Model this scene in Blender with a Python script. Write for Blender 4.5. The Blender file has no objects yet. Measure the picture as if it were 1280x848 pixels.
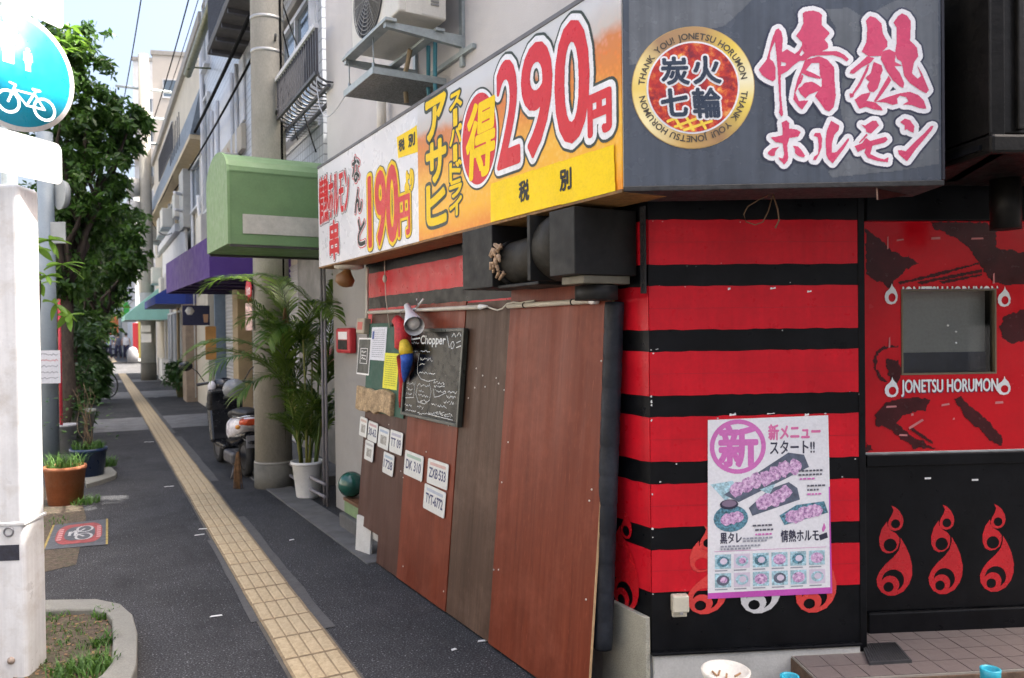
import bpy, math, random
import numpy as np
from mathutils import Vector, Matrix
random.seed(7); np.random.seed(7)
PI = math.pi
scene = bpy.context.scene
COL = scene.collection

# ------------------------------------------------------------------ camera
FPX, PITCH, ROLL, EYE = 976.0, 0.0123, 0.012, 1.65
cF = Vector((0, math.cos(PITCH), -math.sin(PITCH)))
cU0 = Vector((0, math.sin(PITCH), math.cos(PITCH)))
cR0 = Vector((1, 0, 0))
cU = cU0*math.cos(ROLL) + cR0*math.sin(ROLL)
cR = cR0*math.cos(ROLL) - cU0*math.sin(ROLL)
CAM = Vector((0, 0, EYE))
cd = bpy.data.cameras.new('camera')
cam = bpy.data.objects.new('camera', cd); COL.objects.link(cam)
m4 = Matrix.Identity(4)
for i in range(3):
    m4[i][0] = cR[i]; m4[i][1] = cU[i]; m4[i][2] = -cF[i]; m4[i][3] = CAM[i]
cam.matrix_world = m4
cd.sensor_width = 36.0; cd.lens = FPX*36.0/1280.0
cd.clip_start = 0.05; cd.clip_end = 2000
cd.dof.use_dof = True; cd.dof.focus_distance = 3.9; cd.dof.aperture_fstop = 3.6
scene.camera = cam

# ------------------------------------------------------------------ light
SUN_EL = math.radians(61)
sh = Vector((0.99, 0.13, 0)).normalized()
tosun = Vector((sh.x*math.cos(SUN_EL), sh.y*math.cos(SUN_EL), math.sin(SUN_EL)))
w = bpy.data.worlds.new('World'); scene.world = w; w.use_nodes = True
wn = w.node_tree.nodes; wl = w.node_tree.links
sky = wn.new('ShaderNodeTexSky'); sky.sky_type = 'NISHITA'; sky.sun_disc = False
sky.sun_elevation = SUN_EL; sky.sun_rotation = math.atan2(sh.x, sh.y)
sky.air_density = 1.0; sky.dust_density = 10.0; sky.ozone_density = 1.0
wn['Background'].inputs['Strength'].default_value = 0.15
wl.new(sky.outputs['Color'], wn['Background'].inputs['Color'])
sl = bpy.data.lights.new('sun', 'SUN'); sl.energy = 4.0; sl.angle = math.radians(0.53); sl.color = (1, .95, .87)
so = bpy.data.objects.new('sun', sl); COL.objects.link(so)
so.rotation_euler = tosun.to_track_quat('Z', 'Y').to_euler(); so.location = (5, -3, 12)
vs = scene.view_settings
vs.view_transform = 'Standard'; vs.look = 'None'; vs.gamma = 1.0; vs.exposure = 1.93
vs.use_curve_mapping = False
scene.cycles.max_bounces = 8; scene.cycles.diffuse_bounces = 4; scene.cycles.glossy_bounces = 4
scene.cycles.transparent_max_bounces = 16; scene.cycles.transmission_bounces = 6
scene.cycles.caustics_reflective = False; scene.cycles.caustics_refractive = False
scene.cycles.sample_clamp_indirect = 6.0
scene.cycles.use_denoising = True

# ------------------------------------------------------------------ pixel <-> world helpers (1280 x 848 photograph)
def ray(x, y): return cR*((x-640)/FPX) + cU*((424-y)/FPX) + cF
def G(x, y, z=0.0):
    d = ray(x, y); return CAM + d*((z-EYE)/d.z)
def D(x, y, Y):
    d = ray(x, y); return CAM + d*(Y/d.y)
class Fr:
    """local frame: x to the right along the face, y up, z out of the face"""
    def __init__(s, O, X, Y=None):
        s.O = Vector(O); s.X = Vector(X).normalized()
        s.Y = Vector(Y).normalized() if Y is not None else Vector((0, 0, 1))
        s.Z = s.X.cross(s.Y).normalized()
        s.M = Matrix.Identity(4)
        for i in range(3):
            s.M[i][0] = s.X[i]; s.M[i][1] = s.Y[i]; s.M[i][2] = s.Z[i]; s.M[i][3] = s.O[i]
    def inv(s, px, py, z=0.0):
        d = ray(px, py); O = s.O + s.Z*z
        P = CAM + d*((O-CAM).dot(s.Z)/d.dot(s.Z)) - s.O
        return P.dot(s.X), P.dot(s.Y)
    def w(s, x, y, z=0.0): return s.O + s.X*x + s.Y*y + s.Z*z

# ------------------------------------------------------------------ mesh builder
I4 = Matrix.Identity(4)
WM = {}
class MB:
    def __init__(s): s.v = []; s.f = []; s.sm = []
    def add(s, vs, fs, smooth=False):
        o = len(s.v); s.v += [tuple(p) for p in vs]
        s.f += [tuple(i+o for i in f) for f in fs]; s.sm += [smooth]*len(fs); return s
    def box(s, x0, y0, z0, x1, y1, z1, M=None):
        x0, x1 = min(x0, x1), max(x0, x1); y0, y1 = min(y0, y1), max(y0, y1); z0, z1 = min(z0, z1), max(z0, z1)
        vs = [Vector(p) for p in ((x0,y0,z0),(x1,y0,z0),(x1,y1,z0),(x0,y1,z0),(x0,y0,z1),(x1,y0,z1),(x1,y1,z1),(x0,y1,z1))]
        if M is not None: vs = [M @ p for p in vs]
        return s.add(vs, [(0,3,2,1),(4,5,6,7),(0,1,5,4),(1,2,6,5),(2,3,7,6),(3,0,4,7)])
    def quad(s, a, b, c, d): return s.add([a, b, c, d], [(0,1,2,3)])
    def tube(s, pts, r, n=8, cap=True, smooth=True):
        pts = [Vector(p) for p in pts]; rs = r if isinstance(r, (list, tuple)) else [r]*len(pts)
        vs = []; fs = []; ref = None
        for i, p in enumerate(pts):
            t = (pts[min(i+1, len(pts)-1)] - pts[max(i-1, 0)])
            if t.length < 1e-9: t = Vector((0,0,1))
            t.normalize()
            if ref is None: ref = Vector((0,0,1)) if abs(t.z) < .9 else Vector((1,0,0))
            a = t.cross(ref).normalized(); b = t.cross(a).normalized(); ref = a.cross(t).normalized() if False else ref
            for k in range(n):
                an = 2*PI*k/n; vs.append(p + (a*math.cos(an) + b*math.sin(an))*rs[i])
        for i in range(len(pts)-1):
            for k in range(n):
                k2 = (k+1) % n; fs.append((i*n+k, i*n+k2, (i+1)*n+k2, (i+1)*n+k))
        s.add(vs, fs, smooth)
        if cap:
            o = len(s.v)-len(vs)
            s.f.append(tuple(o+k for k in reversed(range(n)))); s.f.append(tuple(o+(len(pts)-1)*n+k for k in range(n))); s.sm += [False, False]
        return s
    def lathe(s, prof, n=24, M=None, smooth=True):
        vs = []; fs = []
        for r, z in prof:
            for k in range(n):
                a = 2*PI*k/n; vs.append(Vector((r*math.cos(a), r*math.sin(a), z)))
        for i in range(len(prof)-1):
            for k in range(n):
                k2 = (k+1) % n; fs.append((i*n+k, i*n+k2, (i+1)*n+k2, (i+1)*n+k))
        if M is not None: vs = [M @ p for p in vs]
        return s.add(vs, fs, smooth)
    def ball(s, c, rx, ry=None, rz=None, n=16, m=10, M=None):
        ry = rx if ry is None else ry; rz = rx if rz is None else rz; c = Vector(c)
        vs = []; fs = []
        for i in range(m+1):
            th = PI*i/m
            for k in range(n):
                a = 2*PI*k/n
                p = Vector((rx*math.sin(th)*math.cos(a), ry*math.sin(th)*math.sin(a), -rz*math.cos(th)))
                vs.append(c + ((M @ p) if M is not None else p))
        for i in range(m):
            for k in range(n):
                k2 = (k+1) % n; fs.append((i*n+k, i*n+k2, (i+1)*n+k2, (i+1)*n+k))
        return s.add(vs, fs, True)
    def prism(s, poly, z0, z1, M=None):
        n = len(poly)
        ar = sum(poly[i][0]*poly[(i+1)%n][1]-poly[(i+1)%n][0]*poly[i][1] for i in range(n))
        if ar < 0: poly = poly[::-1]
        vs = [Vector((p[0], p[1], z0)) for p in poly] + [Vector((p[0], p[1], z1)) for p in poly]
        fs = [tuple(reversed(range(n))), tuple(range(n, 2*n))] + [(i, (i+1)%n, (i+1)%n+n, i+n) for i in range(n)]
        if M is not None: vs = [M @ p for p in vs]
        return s.add(vs, fs)
    def mesh(s, name):
        me = bpy.data.meshes.new(name); me.from_pydata(s.v, [], s.f)
        me.polygons.foreach_set('use_smooth', s.sm); me.update(); return me
    def build(s, name, mat, parent=None, M=None, bev=0, kind=None, seg=2):
        return mkobj(name, s.mesh(name), mat, parent, M, bev, kind, seg)
def mkobj(name, me, mat, parent=None, M=None, bev=0, kind=None, seg=2):
    o = bpy.data.objects.new(name, me); COL.objects.link(o)
    if mat is not None and len(me.materials) == 0: me.materials.append(mat)
    M = M.copy() if M is not None else Matrix.Identity(4)
    o.matrix_basis = M; WM[o] = M
    if parent is not None:
        o.parent = parent; o.matrix_parent_inverse = WM[parent].inverted()
    if bev:
        b = o.modifiers.new('bevel', 'BEVEL'); b.width = bev; b.segments = seg; b.limit_method = 'ANGLE'; b.angle_limit = math.radians(40)
    if kind: o['kind'] = kind
    return o
def tag(o, label=None, cat=None, group=None, kind=None):
    if label: o['label'] = label
    if cat: o['category'] = cat
    if group: o['group'] = group
    if kind: o['kind'] = kind
    return o
def thing(name, label, cat, loc=(0,0,0), group=None):
    o = bpy.data.objects.new(name, None); COL.objects.link(o); o.empty_display_size = .1
    M = Matrix.Translation(Vector(loc)); o.matrix_basis = M; WM[o] = M
    return tag(o, label, cat, group)
def move_copy(root, M, label, group=None):
    """copy a thing, its parts and sub-parts; M = new matrix_basis of the root"""
    def rec(o, par):
        c = o.copy(); COL.objects.link(c)
        if par is not None: c.parent = par; c.matrix_parent_inverse = o.matrix_parent_inverse.copy()
        for ch in [x for x in CH.get(o, [])]: rec(ch, c)
        return c
    CH = {}
    for x in list(COL.objects):
        if x.parent is not None: CH.setdefault(x.parent, []).append(x)
    r = rec(root, None); r.matrix_basis = M; WM[r] = M; r['label'] = label
    if group: r['group'] = group
    return r
def T(x, y, z): return Matrix.Translation((x, y, z))
def RZ(a): return Matrix.Rotation(a, 4, 'Z')
def RX(a): return Matrix.Rotation(a, 4, 'X')
def RY(a): return Matrix.Rotation(a, 4, 'Y')

# ------------------------------------------------------------------ materials
MC = {}
def srgb(r, g, b):
    f = lambda c: (c/255/12.92) if c/255 <= .04045 else ((c/255+.055)/1.055)**2.4
    return (f(r), f(g), f(b))
def mat(name, col, rough=.6, var=.12, scale=6.0, fine=.06, fscale=90.0, bump=0.0, bscale=80.0, metal=0.0, spec=.5,
        streak=0.0, dirt=0.0, dirtcol=(.05,.045,.04), dscale=2.5, stretch=(1,1,1), coat=0.0):
    if name in MC: return MC[name]
    m = bpy.data.materials.new(name); m.use_nodes = True; MC[name] = m
    N = m.node_tree.nodes; L = m.node_tree.links; B = N['Principled BSDF']
    tc = N.new('ShaderNodeTexCoord'); mp = N.new('ShaderNodeMapping'); mp.inputs['Scale'].default_value = stretch
    L.new(tc.outputs['Object'], mp.inputs['Vector'])
    def noise(sc, det=4, r=.6, vec=None):
        n = N.new('ShaderNodeTexNoise'); n.inputs['Scale'].default_value = sc; n.inputs['Detail'].default_value = det
        n.inputs['Roughness'].default_value = r; L.new(vec or mp.outputs['Vector'], n.inputs['Vector']); return n.outputs['Fac']
    def mrange(src, a, b, lo=.3, hi=.7):
        r = N.new('ShaderNodeMapRange'); r.inputs['From Min'].default_value = lo; r.inputs['From Max'].default_value = hi
        r.inputs['To Min'].default_value = a; r.inputs['To Max'].default_value = b; L.new(src, r.inputs['Value']); return r.outputs['Result']
    def mul(a, b):
        q = N.new('ShaderNodeMath'); q.operation = 'MULTIPLY'; L.new(a, q.inputs[0]); L.new(b, q.inputs[1]); return q.outputs[0]
    f = mrange(noise(scale), 1-var, 1+var)
    if fine: f = mul(f, mrange(noise(fscale, 2), 1-fine, 1+fine))
    if streak:
        ms = N.new('ShaderNodeMapping'); ms.inputs['Scale'].default_value = (30, 1.2, 30); L.new(tc.outputs['Object'], ms.inputs['Vector'])
        f = mul(f, mrange(noise(1.0, 3, .6, ms.outputs['Vector']), 1-streak, 1+streak*.4))
    vm = N.new('ShaderNodeVectorMath'); vm.operation = 'SCALE'; vm.inputs[0].default_value = col; L.new(f, vm.inputs['Scale'])
    out = vm.outputs['Vector']
    if dirt:
        mx = N.new('ShaderNodeMix'); mx.data_type = 'RGBA'
        L.new(mrange(noise(dscale, 6, .7), 0, dirt, .48, .72), mx.inputs['Factor']); L.new(out, mx.inputs['A']); mx.inputs['B'].default_value = (*dirtcol, 1)
        out = mx.outputs['Result']
    L.new(out, B.inputs['Base Color'])
    B.inputs['Metallic'].default_value = metal; B.inputs['Specular IOR Level'].default_value = spec
    B.inputs['Coat Weight'].default_value = coat
    L.new(mrange(noise(scale*3, 3), max(.03, rough-.1), min(1, rough+.1)), B.inputs['Roughness'])
    if bump:
        bp = N.new('ShaderNodeBump'); bp.inputs['Strength'].default_value = bump; bp.inputs['Distance'].default_value = .01
        L.new(noise(bscale, 4), bp.inputs['Height']); L.new(bp.outputs['Normal'], B.inputs['Normal'])
    return m
def leafmat(name, col, col2, trans=.35, rough=.45):
    if name in MC: return MC[name]
    m = bpy.data.materials.new(name); m.use_nodes = True; MC[name] = m
    N = m.node_tree.nodes; L = m.node_tree.links; B = N['Principled BSDF']; O = N['Material Output']
    tc = N.new('ShaderNodeTexCoord'); n = N.new('ShaderNodeTexNoise'); n.inputs['Scale'].default_value = 4.0; n.inputs['Detail'].default_value = 3
    L.new(tc.outputs['Object'], n.inputs['Vector'])
    g = N.new('ShaderNodeNewGeometry')
    ad = N.new('ShaderNodeMath'); ad.operation = 'ADD'; L.new(n.outputs['Fac'], ad.inputs[0])
    sb = N.new('ShaderNodeMath'); sb.operation = 'MULTIPLY_ADD'; sb.inputs[1].default_value = .7; sb.inputs[2].default_value = -.35
    L.new(g.outputs['Random Per Island'], sb.inputs[0]); L.new(sb.outputs[0], ad.inputs[1])
    mx = N.new('ShaderNodeMix'); mx.data_type = 'RGBA'; mx.inputs['A'].default_value = (*col, 1); mx.inputs['B'].default_value = (*col2, 1)
    L.new(ad.outputs[0], mx.inputs['Factor']); L.new(mx.outputs['Result'], B.inputs['Base Color'])
    B.inputs['Roughness'].default_value = rough
    t = N.new('ShaderNodeBsdfTranslucent'); L.new(mx.outputs['Result'], t.inputs['Color'])
    ms = N.new('ShaderNodeMixShader'); ms.inputs['Fac'].default_value = trans
    L.new(B.outputs[0], ms.inputs[1]); L.new(t.outputs[0], ms.inputs[2]); L.new(ms.outputs[0], O.inputs['Surface'])
    return m
def nodes_of(name, rough=.6):
    m = bpy.data.materials.new(name); m.use_nodes = True; MC[name] = m
    return m, m.node_tree.nodes, m.node_tree.links, m.node_tree.nodes['Principled BSDF']
def ramp(N, L, src, stops):
    r = N.new('ShaderNodeValToRGB'); e = r.color_ramp.elements
    e[0].position = stops[0][0]; e[0].color = (*stops[0][1], 1); e[1].position = stops[-1][0]; e[1].color = (*stops[-1][1], 1)
    for p, c in stops[1:-1]:
        q = e.new(p); q.color = (*c, 1)
    L.new(src, r.inputs['Fac']); return r.outputs['Color']
def tnoise(N, L, vec, sc, det=4, rough=.6):
    n = N.new('ShaderNodeTexNoise'); n.inputs['Scale'].default_value = sc; n.inputs['Detail'].default_value = det; n.inputs['Roughness'].default_value = rough
    L.new(vec, n.inputs['Vector']); return n.outputs['Fac']
def tmap(N, L, vec, sc):
    mp = N.new('ShaderNodeMapping'); mp.inputs['Scale'].default_value = sc; L.new(vec, mp.inputs['Vector']); return mp.outputs['Vector']
def tmix(N, L, fac, a, b, mode='MIX'):
    mx = N.new('ShaderNodeMix'); mx.data_type = 'RGBA'; mx.blend_type = mode
    for k, v in (('Factor', fac), ('A', a), ('B', b)):
        if isinstance(v, (int, float)): mx.inputs[k].default_value = v
        elif isinstance(v, tuple): mx.inputs[k].default_value = (*v, 1)
        else: L.new(v, mx.inputs[k])
    return mx.outputs['Result']
def tmr(N, L, src, a, b, lo=0., hi=1.):
    r = N.new('ShaderNodeMapRange'); r.inputs['From Min'].default_value = lo; r.inputs['From Max'].default_value = hi
    r.inputs['To Min'].default_value = a; r.inputs['To Max'].default_value = b; L.new(src, r.inputs['Value']); return r.outputs['Result']
def tbump(N, L, src, B, st=.3, dist=.01):
    bp = N.new('ShaderNodeBump'); bp.inputs['Strength'].default_value = st; bp.inputs['Distance'].default_value = dist
    L.new(src, bp.inputs['Height']); L.new(bp.outputs['Normal'], B.inputs['Normal'])
def woodmat(name, c1, c2, c3, rough=.45, gs=38.0, axis='y'):
    m, N, L, B = nodes_of(name)
    tc = N.new('ShaderNodeTexCoord').outputs['Object']
    v = tmap(N, L, tc, (gs, 1.4, gs) if axis == 'y' else (1.4, gs, gs))
    n1 = tnoise(N, L, v, 1.0, 5, .65)
    v2 = tmap(N, L, tc, (8, .5, 8) if axis == 'y' else (.5, 8, 8)); n2 = tnoise(N, L, v2, 1.0, 3)
    mixc = lambda a_, b_, t_: tuple(x*(1-t_)+y*t_ for x, y in zip(a_, b_))
    base = ramp(N, L, n1, [(.3, mixc(c1, c2, .35)), (.5, c2), (.72, mixc(c3, c2, .35))])
    base = tmix(N, L, tmr(N, L, n2, .55, 1.25, .3, .7), (0,0,0), base, 'MIX') if False else tmix(N, L, tmr(N, L, n2, 0, .35, .4, .75), base, tuple(c*.75 for c in c1))
    n3 = tnoise(N, L, tc, 1.3, 4, .6); base = tmix(N, L, tmr(N, L, n3, 0, .5, .4, .75), base, tuple(c*.8 for c in c1))
    fs_ = tnoise(N, L, tmap(N, L, tc, (160, 14, 160)), 1.0, 2); base = tmix(N, L, tmr(N, L, fs_, 0, .25, .62, .72), base, tuple(min(1, c*1.9+.01) for c in c3))
    sc = tnoise(N, L, tc, 2.2, 6, .7); base = tmix(N, L, tmr(N, L, sc, 0, .4, .5, .75), base, tuple(min(1, c*1.5+.02) for c in c3))
    L.new(base, B.inputs['Base Color']); L.new(tmr(N, L, n2, rough-.1, rough+.12, .3, .7), B.inputs['Roughness'])
    B.inputs['Specular IOR Level'].default_value = .2
    tbump(N, L, n1, B, .12, .004)
    return m

# ------------------------------------------------------------------ raster lettering
class Ras:
    """union / cut of flat outlines on a fine grid, turned into one clean flat mesh"""
    def __init__(s, x0, y0, x1, y1, res):
        s.x0, s.y0, s.res = x0, y0, res
        s.w = max(2, int(math.ceil((x1-x0)/res))); s.h = max(2, int(math.ceil((y1-y0)/res)))
        s.a = np.zeros((s.h, s.w), bool)
    def fill(s, poly, val=True):
        P = np.asarray(poly, float); Q = np.roll(P, -1, 0)
        r0 = max(0, int((P[:,1].min()-s.y0)/s.res)-1); r1 = min(s.h, int((P[:,1].max()-s.y0)/s.res)+2)
        for r in range(r0, r1):
            y = s.y0+(r+.5)*s.res
            c = ((P[:,1] <= y) != (Q[:,1] <= y))
            if not c.any(): continue
            p = P[c]; q = Q[c]; xs = np.sort(p[:,0]+(y-p[:,1])/(q[:,1]-p[:,1])*(q[:,0]-p[:,0]))
            for i in range(0, len(xs)-1, 2):
                a = int(round((xs[i]-s.x0)/s.res)); b = int(round((xs[i+1]-s.x0)/s.res))
                s.a[r, max(0,a):max(0,min(s.w,b))] = val
        return s
    def circ(s, cx, cy, rx, ry=None, val=True):
        ry = ry or rx
        return s.fill([(cx+rx*math.cos(t), cy+ry*math.sin(t)) for t in np.linspace(0, 2*PI, 48, endpoint=False)], val)
    def stroke(s, pts, wid):
        for i in range(len(pts)-1):
            (ax, ay), (bx, by) = pts[i], pts[i+1]; l = math.hypot(bx-ax, by-ay) or 1
            nx, ny = -(by-ay)/l*wid/2, (bx-ax)/l*wid/2
            s.fill([(ax+nx, ay+ny), (bx+nx, by+ny), (bx-nx, by-ny), (ax-nx, ay-ny)])
            s.circ(ax, ay, wid/2); s.circ(bx, by, wid/2)
        return s
    def grown(s, r):
        n = Ras.__new__(Ras); k = int(round(r/s.res)); pad = k+1
        n.res = s.res; n.x0 = s.x0-pad*s.res; n.y0 = s.y0-pad*s.res
        b = np.zeros((s.h+2*pad, s.w+2*pad), bool); n.h, n.w = b.shape
        src = np.pad(s.a, pad)
        for dy in range(-k, k+1):
            q = int(math.sqrt(max(0, k*k-dy*dy)))
            row = np.zeros_like(src)
            c = np.cumsum(np.pad(src.astype(np.int32), ((0,0),(q+1,q))), 1)
            row = (c[:, 2*q+1:] - c[:, :-(2*q+1)]) > 0
            b |= np.roll(row, dy, 0)
        n.a = b; return n
    def mb(s, z):
        o = MB(); vs = []; fs = []
        runs_prev = {}
        for r in range(s.h+1):
            cur = {}
            if r < s.h and s.a[r].any():
                d = np.diff(np.concatenate(([0], s.a[r].astype(np.int8), [0])))
                for a, b in zip(np.where(d == 1)[0], np.where(d == -1)[0]): cur[(int(a), int(b))] = r
            for k, st in list(runs_prev.items()):
                if k in cur: cur[k] = st
                else:
                    xa, xb = s.x0+k[0]*s.res, s.x0+k[1]*s.res; ya, yb = s.y0+st*s.res, s.y0+r*s.res
                    i = len(vs); vs += [(xa,ya,z),(xb,ya,z),(xb,yb,z),(xa,yb,z)]; fs.append((i,i+1,i+2,i+3))
            runs_prev = cur
        o.add(vs, fs); return o
_TX = {}
def glyphs(body, offset=0.0):
    key = (body, offset)
    if key in _TX: return _TX[key]
    c = bpy.data.curves.new('tx', 'FONT'); c.body = body; c.offset = offset; c.resolution_u = 4
    o = bpy.data.objects.new('tx', c); COL.objects.link(o)
    dg = bpy.context.evaluated_depsgraph_get(); me = bpy.data.meshes.new_from_object(o.evaluated_get(dg))
    V = [tuple(v.co[:2]) for v in me.vertices]; Fc = [tuple(p.vertices) for p in me.polygons]
    bpy.data.objects.remove(o); bpy.data.curves.remove(c); bpy.data.meshes.remove(me)
    A = np.array(V) if V else np.zeros((1,2))
    _TX[key] = (A, Fc, A.min(0), A.max(0)); return _TX[key]
def text_mb(body, x0, y0, x1, y1, z, offset=0.0, fit=True):
    A, Fc, lo, hi = glyphs(body, offset)
    sx = (x1-x0)/max(1e-6, hi[0]-lo[0]); sy = (y1-y0)/max(1e-6, hi[1]-lo[1])
    o = MB(); o.add([(x0+(p[0]-lo[0])*sx, y0+(p[1]-lo[1])*sy, z) for p in A], Fc); return o
def text_ras(R, body, x0, y0, x1, y1, shear=0.0, clockwise=False):
    A, Fc, lo, hi = glyphs(body)
    sx = (x1-x0)/max(1e-6, hi[0]-lo[0]); sy = (y1-y0)/max(1e-6, hi[1]-lo[1])
    Q = np.stack([x0+(A[:,0]-lo[0])*sx+shear*(A[:,1]-lo[1])*sy, y0+(A[:,1]-lo[1])*sy], 1)
    for f in Fc: R.fill(Q[list(f)])
    return R
def layered(R, layers, fr, parent, z, name='lettering'):
    """layers: (grow, material) from the lowest to the topmost"""
    for i, (g, m) in enumerate(layers):
        (R.grown(g) if g > 0 else R).mb(z+.0012*i).build(name if i == len(layers)-1 else name+'_outline', m, parent, fr.M)
# ================================================================== SETTING
dS = Vector((-.4705, .8824, 0)).normalized(); uS = Vector((dS.y, -dS.x, 0))
def ST(s, u, z=0.0): return dS*s + uS*u + Vector((0, 0, z))
FST = Fr((0,0,0), uS, dS)            # street frame: x = across (u), y = along (s), z = up
def SU(p): return p.dot(dS), p.dot(uS)

# asphalt
def asphalt(name, base, light, sc=220.0, warm=1.0):
    m, N, L, B = nodes_of(name)
    tc = N.new('ShaderNodeTexCoord').outputs['Object']
    a = tnoise(N, L, tc, sc, 2, .5); b = tnoise(N, L, tc, 1.1, 6, .65); c = tnoise(N, L, tc, 9.0, 4, .6)
    col = ramp(N, L, a, [(.36, tuple(x*.5 for x in base)), (.5, base), (.62, tuple(x*1.6 for x in base)), (.73, light)])
    col = tmix(N, L, tmr(N, L, b, .0, .55, .45, .75), col, tuple(x*.45 for x in base))
    col = tmix(N, L, tmr(N, L, c, .0, .35, .55, .8), col, tuple(x*1.5 for x in base))
    vo = N.new('ShaderNodeTexVoronoi'); vo.inputs['Scale'].default_value = 55.0; L.new(tc, vo.inputs['Vector'])
    d = tmr(N, L, vo.outputs['Distance'], 1, 0, .14, .26); pick = N.new('ShaderNodeMath'); pick.operation = 'GREATER_THAN'; pick.inputs[1].default_value = .72
    sp = N.new('ShaderNodeSeparateColor'); L.new(vo.outputs['Color'], sp.inputs[0]); L.new(sp.outputs[0], pick.inputs[0])
    mu = N.new('ShaderNodeMath'); mu.operation = 'MULTIPLY'; L.new(d, mu.inputs[0]); L.new(pick.outputs[0], mu.inputs[1])
    col = tmix(N, L, mu.outputs[0], col, light)
    # hairline cracks and long stains
    wv = N.new('ShaderNodeTexNoise'); wv.inputs['Scale'].default_value = 2.5; L.new(tc, wv.inputs['Vector'])
    av = N.new('ShaderNodeVectorMath'); av.operation = 'MULTIPLY_ADD'; av.inputs[1].default_value = (.35,.35,0); L.new(wv.outputs['Color'], av.inputs[0]); L.new(tc, av.inputs[2])
    v2 = N.new('ShaderNodeTexVoronoi'); v2.feature = 'DISTANCE_TO_EDGE'; v2.inputs['Scale'].default_value = .55; L.new(av.outputs[0], v2.inputs['Vector'])
    ck = N.new('ShaderNodeMath'); ck.operation = 'MULTIPLY'; L.new(tmr(N, L, v2.outputs['Distance'], 1, 0, .0012, .0035), ck.inputs[0]); L.new(tmr(N, L, tnoise(N, L, tc, .8, 2), 0, .5, .5, .65), ck.inputs[1])
    col = tmix(N, L, ck.outputs[0], col, (.012,.012,.012))
    st_ = tnoise(N, L, tmap(N, L, tc, (2.2, .5, 1)), 1.0, 5, .7); col = tmix(N, L, tmr(N, L, st_, 0, .6, .52, .7), col, (.020,.020,.022))
    g2 = tnoise(N, L, tc, 3.3, 6, .75); col = tmix(N, L, tmr(N, L, g2, 0, .45, .56, .75), col, (.085,.083,.08))
    L.new(col, B.inputs['Base Color']); L.new(tmr(N, L, b, .75, .95, .3, .7), B.inputs['Roughness']); B.inputs['Specular IOR Level'].default_value = .2
    tbump(N, L, a, B, .6, .008)
    return m
asph = asphalt('asphalt_pavement', (.044, .045, .048), (.20, .20, .21), 110)
asph2 = asphalt('asphalt_road', (.07, .07, .072), (.3, .3, .3))
conc = mat('concrete', (.30, .29, .27), .85, .18, 3, .1, 120, .25, 90, dirt=.5, dscale=3)
conc_d = mat('concrete_patch', (.115, .115, .115), .9, .2, 3, .14, 160, .25, 120, dirt=.5, dscale=4)
conc_l = mat('concrete_base', (.50, .50, .48), .85, .12, 4, .06, 120, .15, 90, dirt=.4, dscale=3, dirtcol=(.16,.16,.15))

road = MB().quad((-700,-700,-.125),(700,-700,-.125),(700,700,-.125),(-700,700,-.125)).build('road', asph2); tag(road, kind='structure')
pav = MB()
pav.box(-1.25, -14, -.3, 14, 36.6, 0); pav.box(-1.25, 52, -.3, 14, 120, 0)
pav = pav.build('pavement', asph, None, FST.M); tag(pav, kind='structure')
kb = MB().box(-1.43, -14, -.3, -1.254, 36.6, .03).box(-1.43, 52, -.3, -1.254, 120, .03)
kb = kb.build('kerb', conc, None, FST.M, bev=.02); tag(kb, kind='structure')
# concrete bands across the pavement and mortar patches by the tactile strip
def band(px0, py0, px1, py1, px2, py2, px3, py3, name, z, m=conc_d):
    P = [G(*q, z) for q in ((px0,py0),(px1,py1),(px2,py2),(px3,py3))]
    o = MB(); o.add(P, [(3,2,1,0)]); return tag(o.build(name, m), kind='structure')
s1a, s1b = SU(G(180,540))[0], SU(G(180,520))[0]
def sband(py_near, py_far, u0, u1, z=.004):
    a, b = SU(G(190, py_near))[0], SU(G(190, py_far))[0]
    o = MB(); P = []
    n = 24
    for i in range(n+1):
        u = u0+(u1-u0)*i/n; P.append((u, a+random.uniform(-.03,.03), z)); P.append((u, b+random.uniform(-.04,.04), z))
    o.add(P, [(2*i, 2*i+2, 2*i+3, 2*i+1) for i in range(n)])
    return tag(o.build('concrete_band', mat('band_concrete', (.17,.17,.17), .9, .2, 3, .14, 160, .25, 120, dirt=.5, dscale=4), None, FST.M), kind='structure')
sband(537, 521, -1.2, 2.0); sband(497, 489, -1.2, 2.0); sband(477, 474, -1.2, 2.0)
def mortar(u0, u1, sa, sb, z=.0055, jit=.012):
    o = MB(); n = max(3, int((sb-sa)/.25)); P = []
    for i in range(n+1):
        s_ = sa+(sb-sa)*i/n; k = 1
        P.append((u0, s_, z)); P.append((u0+(u1-u0)*k+random.uniform(-jit, jit)*.5, s_, z))
    o.add(P, [(2*i, 2*i+1, 2*i+3, 2*i+2) if u1 > u0 else (2*i, 2*i+2, 2*i+3, 2*i+1) for i in range(n)])
    return tag(o.build('mortar_edge', mat('mortar_grey', (.085,.085,.085), .9, .25, 6, .15, 120, .3, 100, dirt=.5, dscale=6), None, FST.M), kind='structure')
UL, UR = .795, 1.088
mortar(UR, UR+.065, 4.3, 7.3); mortar(UR, UR+.10, 9.2, 13.5); mortar(UL, UL-.04, 4.6, 6.6); mortar(UR, UR+.06, 14, 22)

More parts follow.
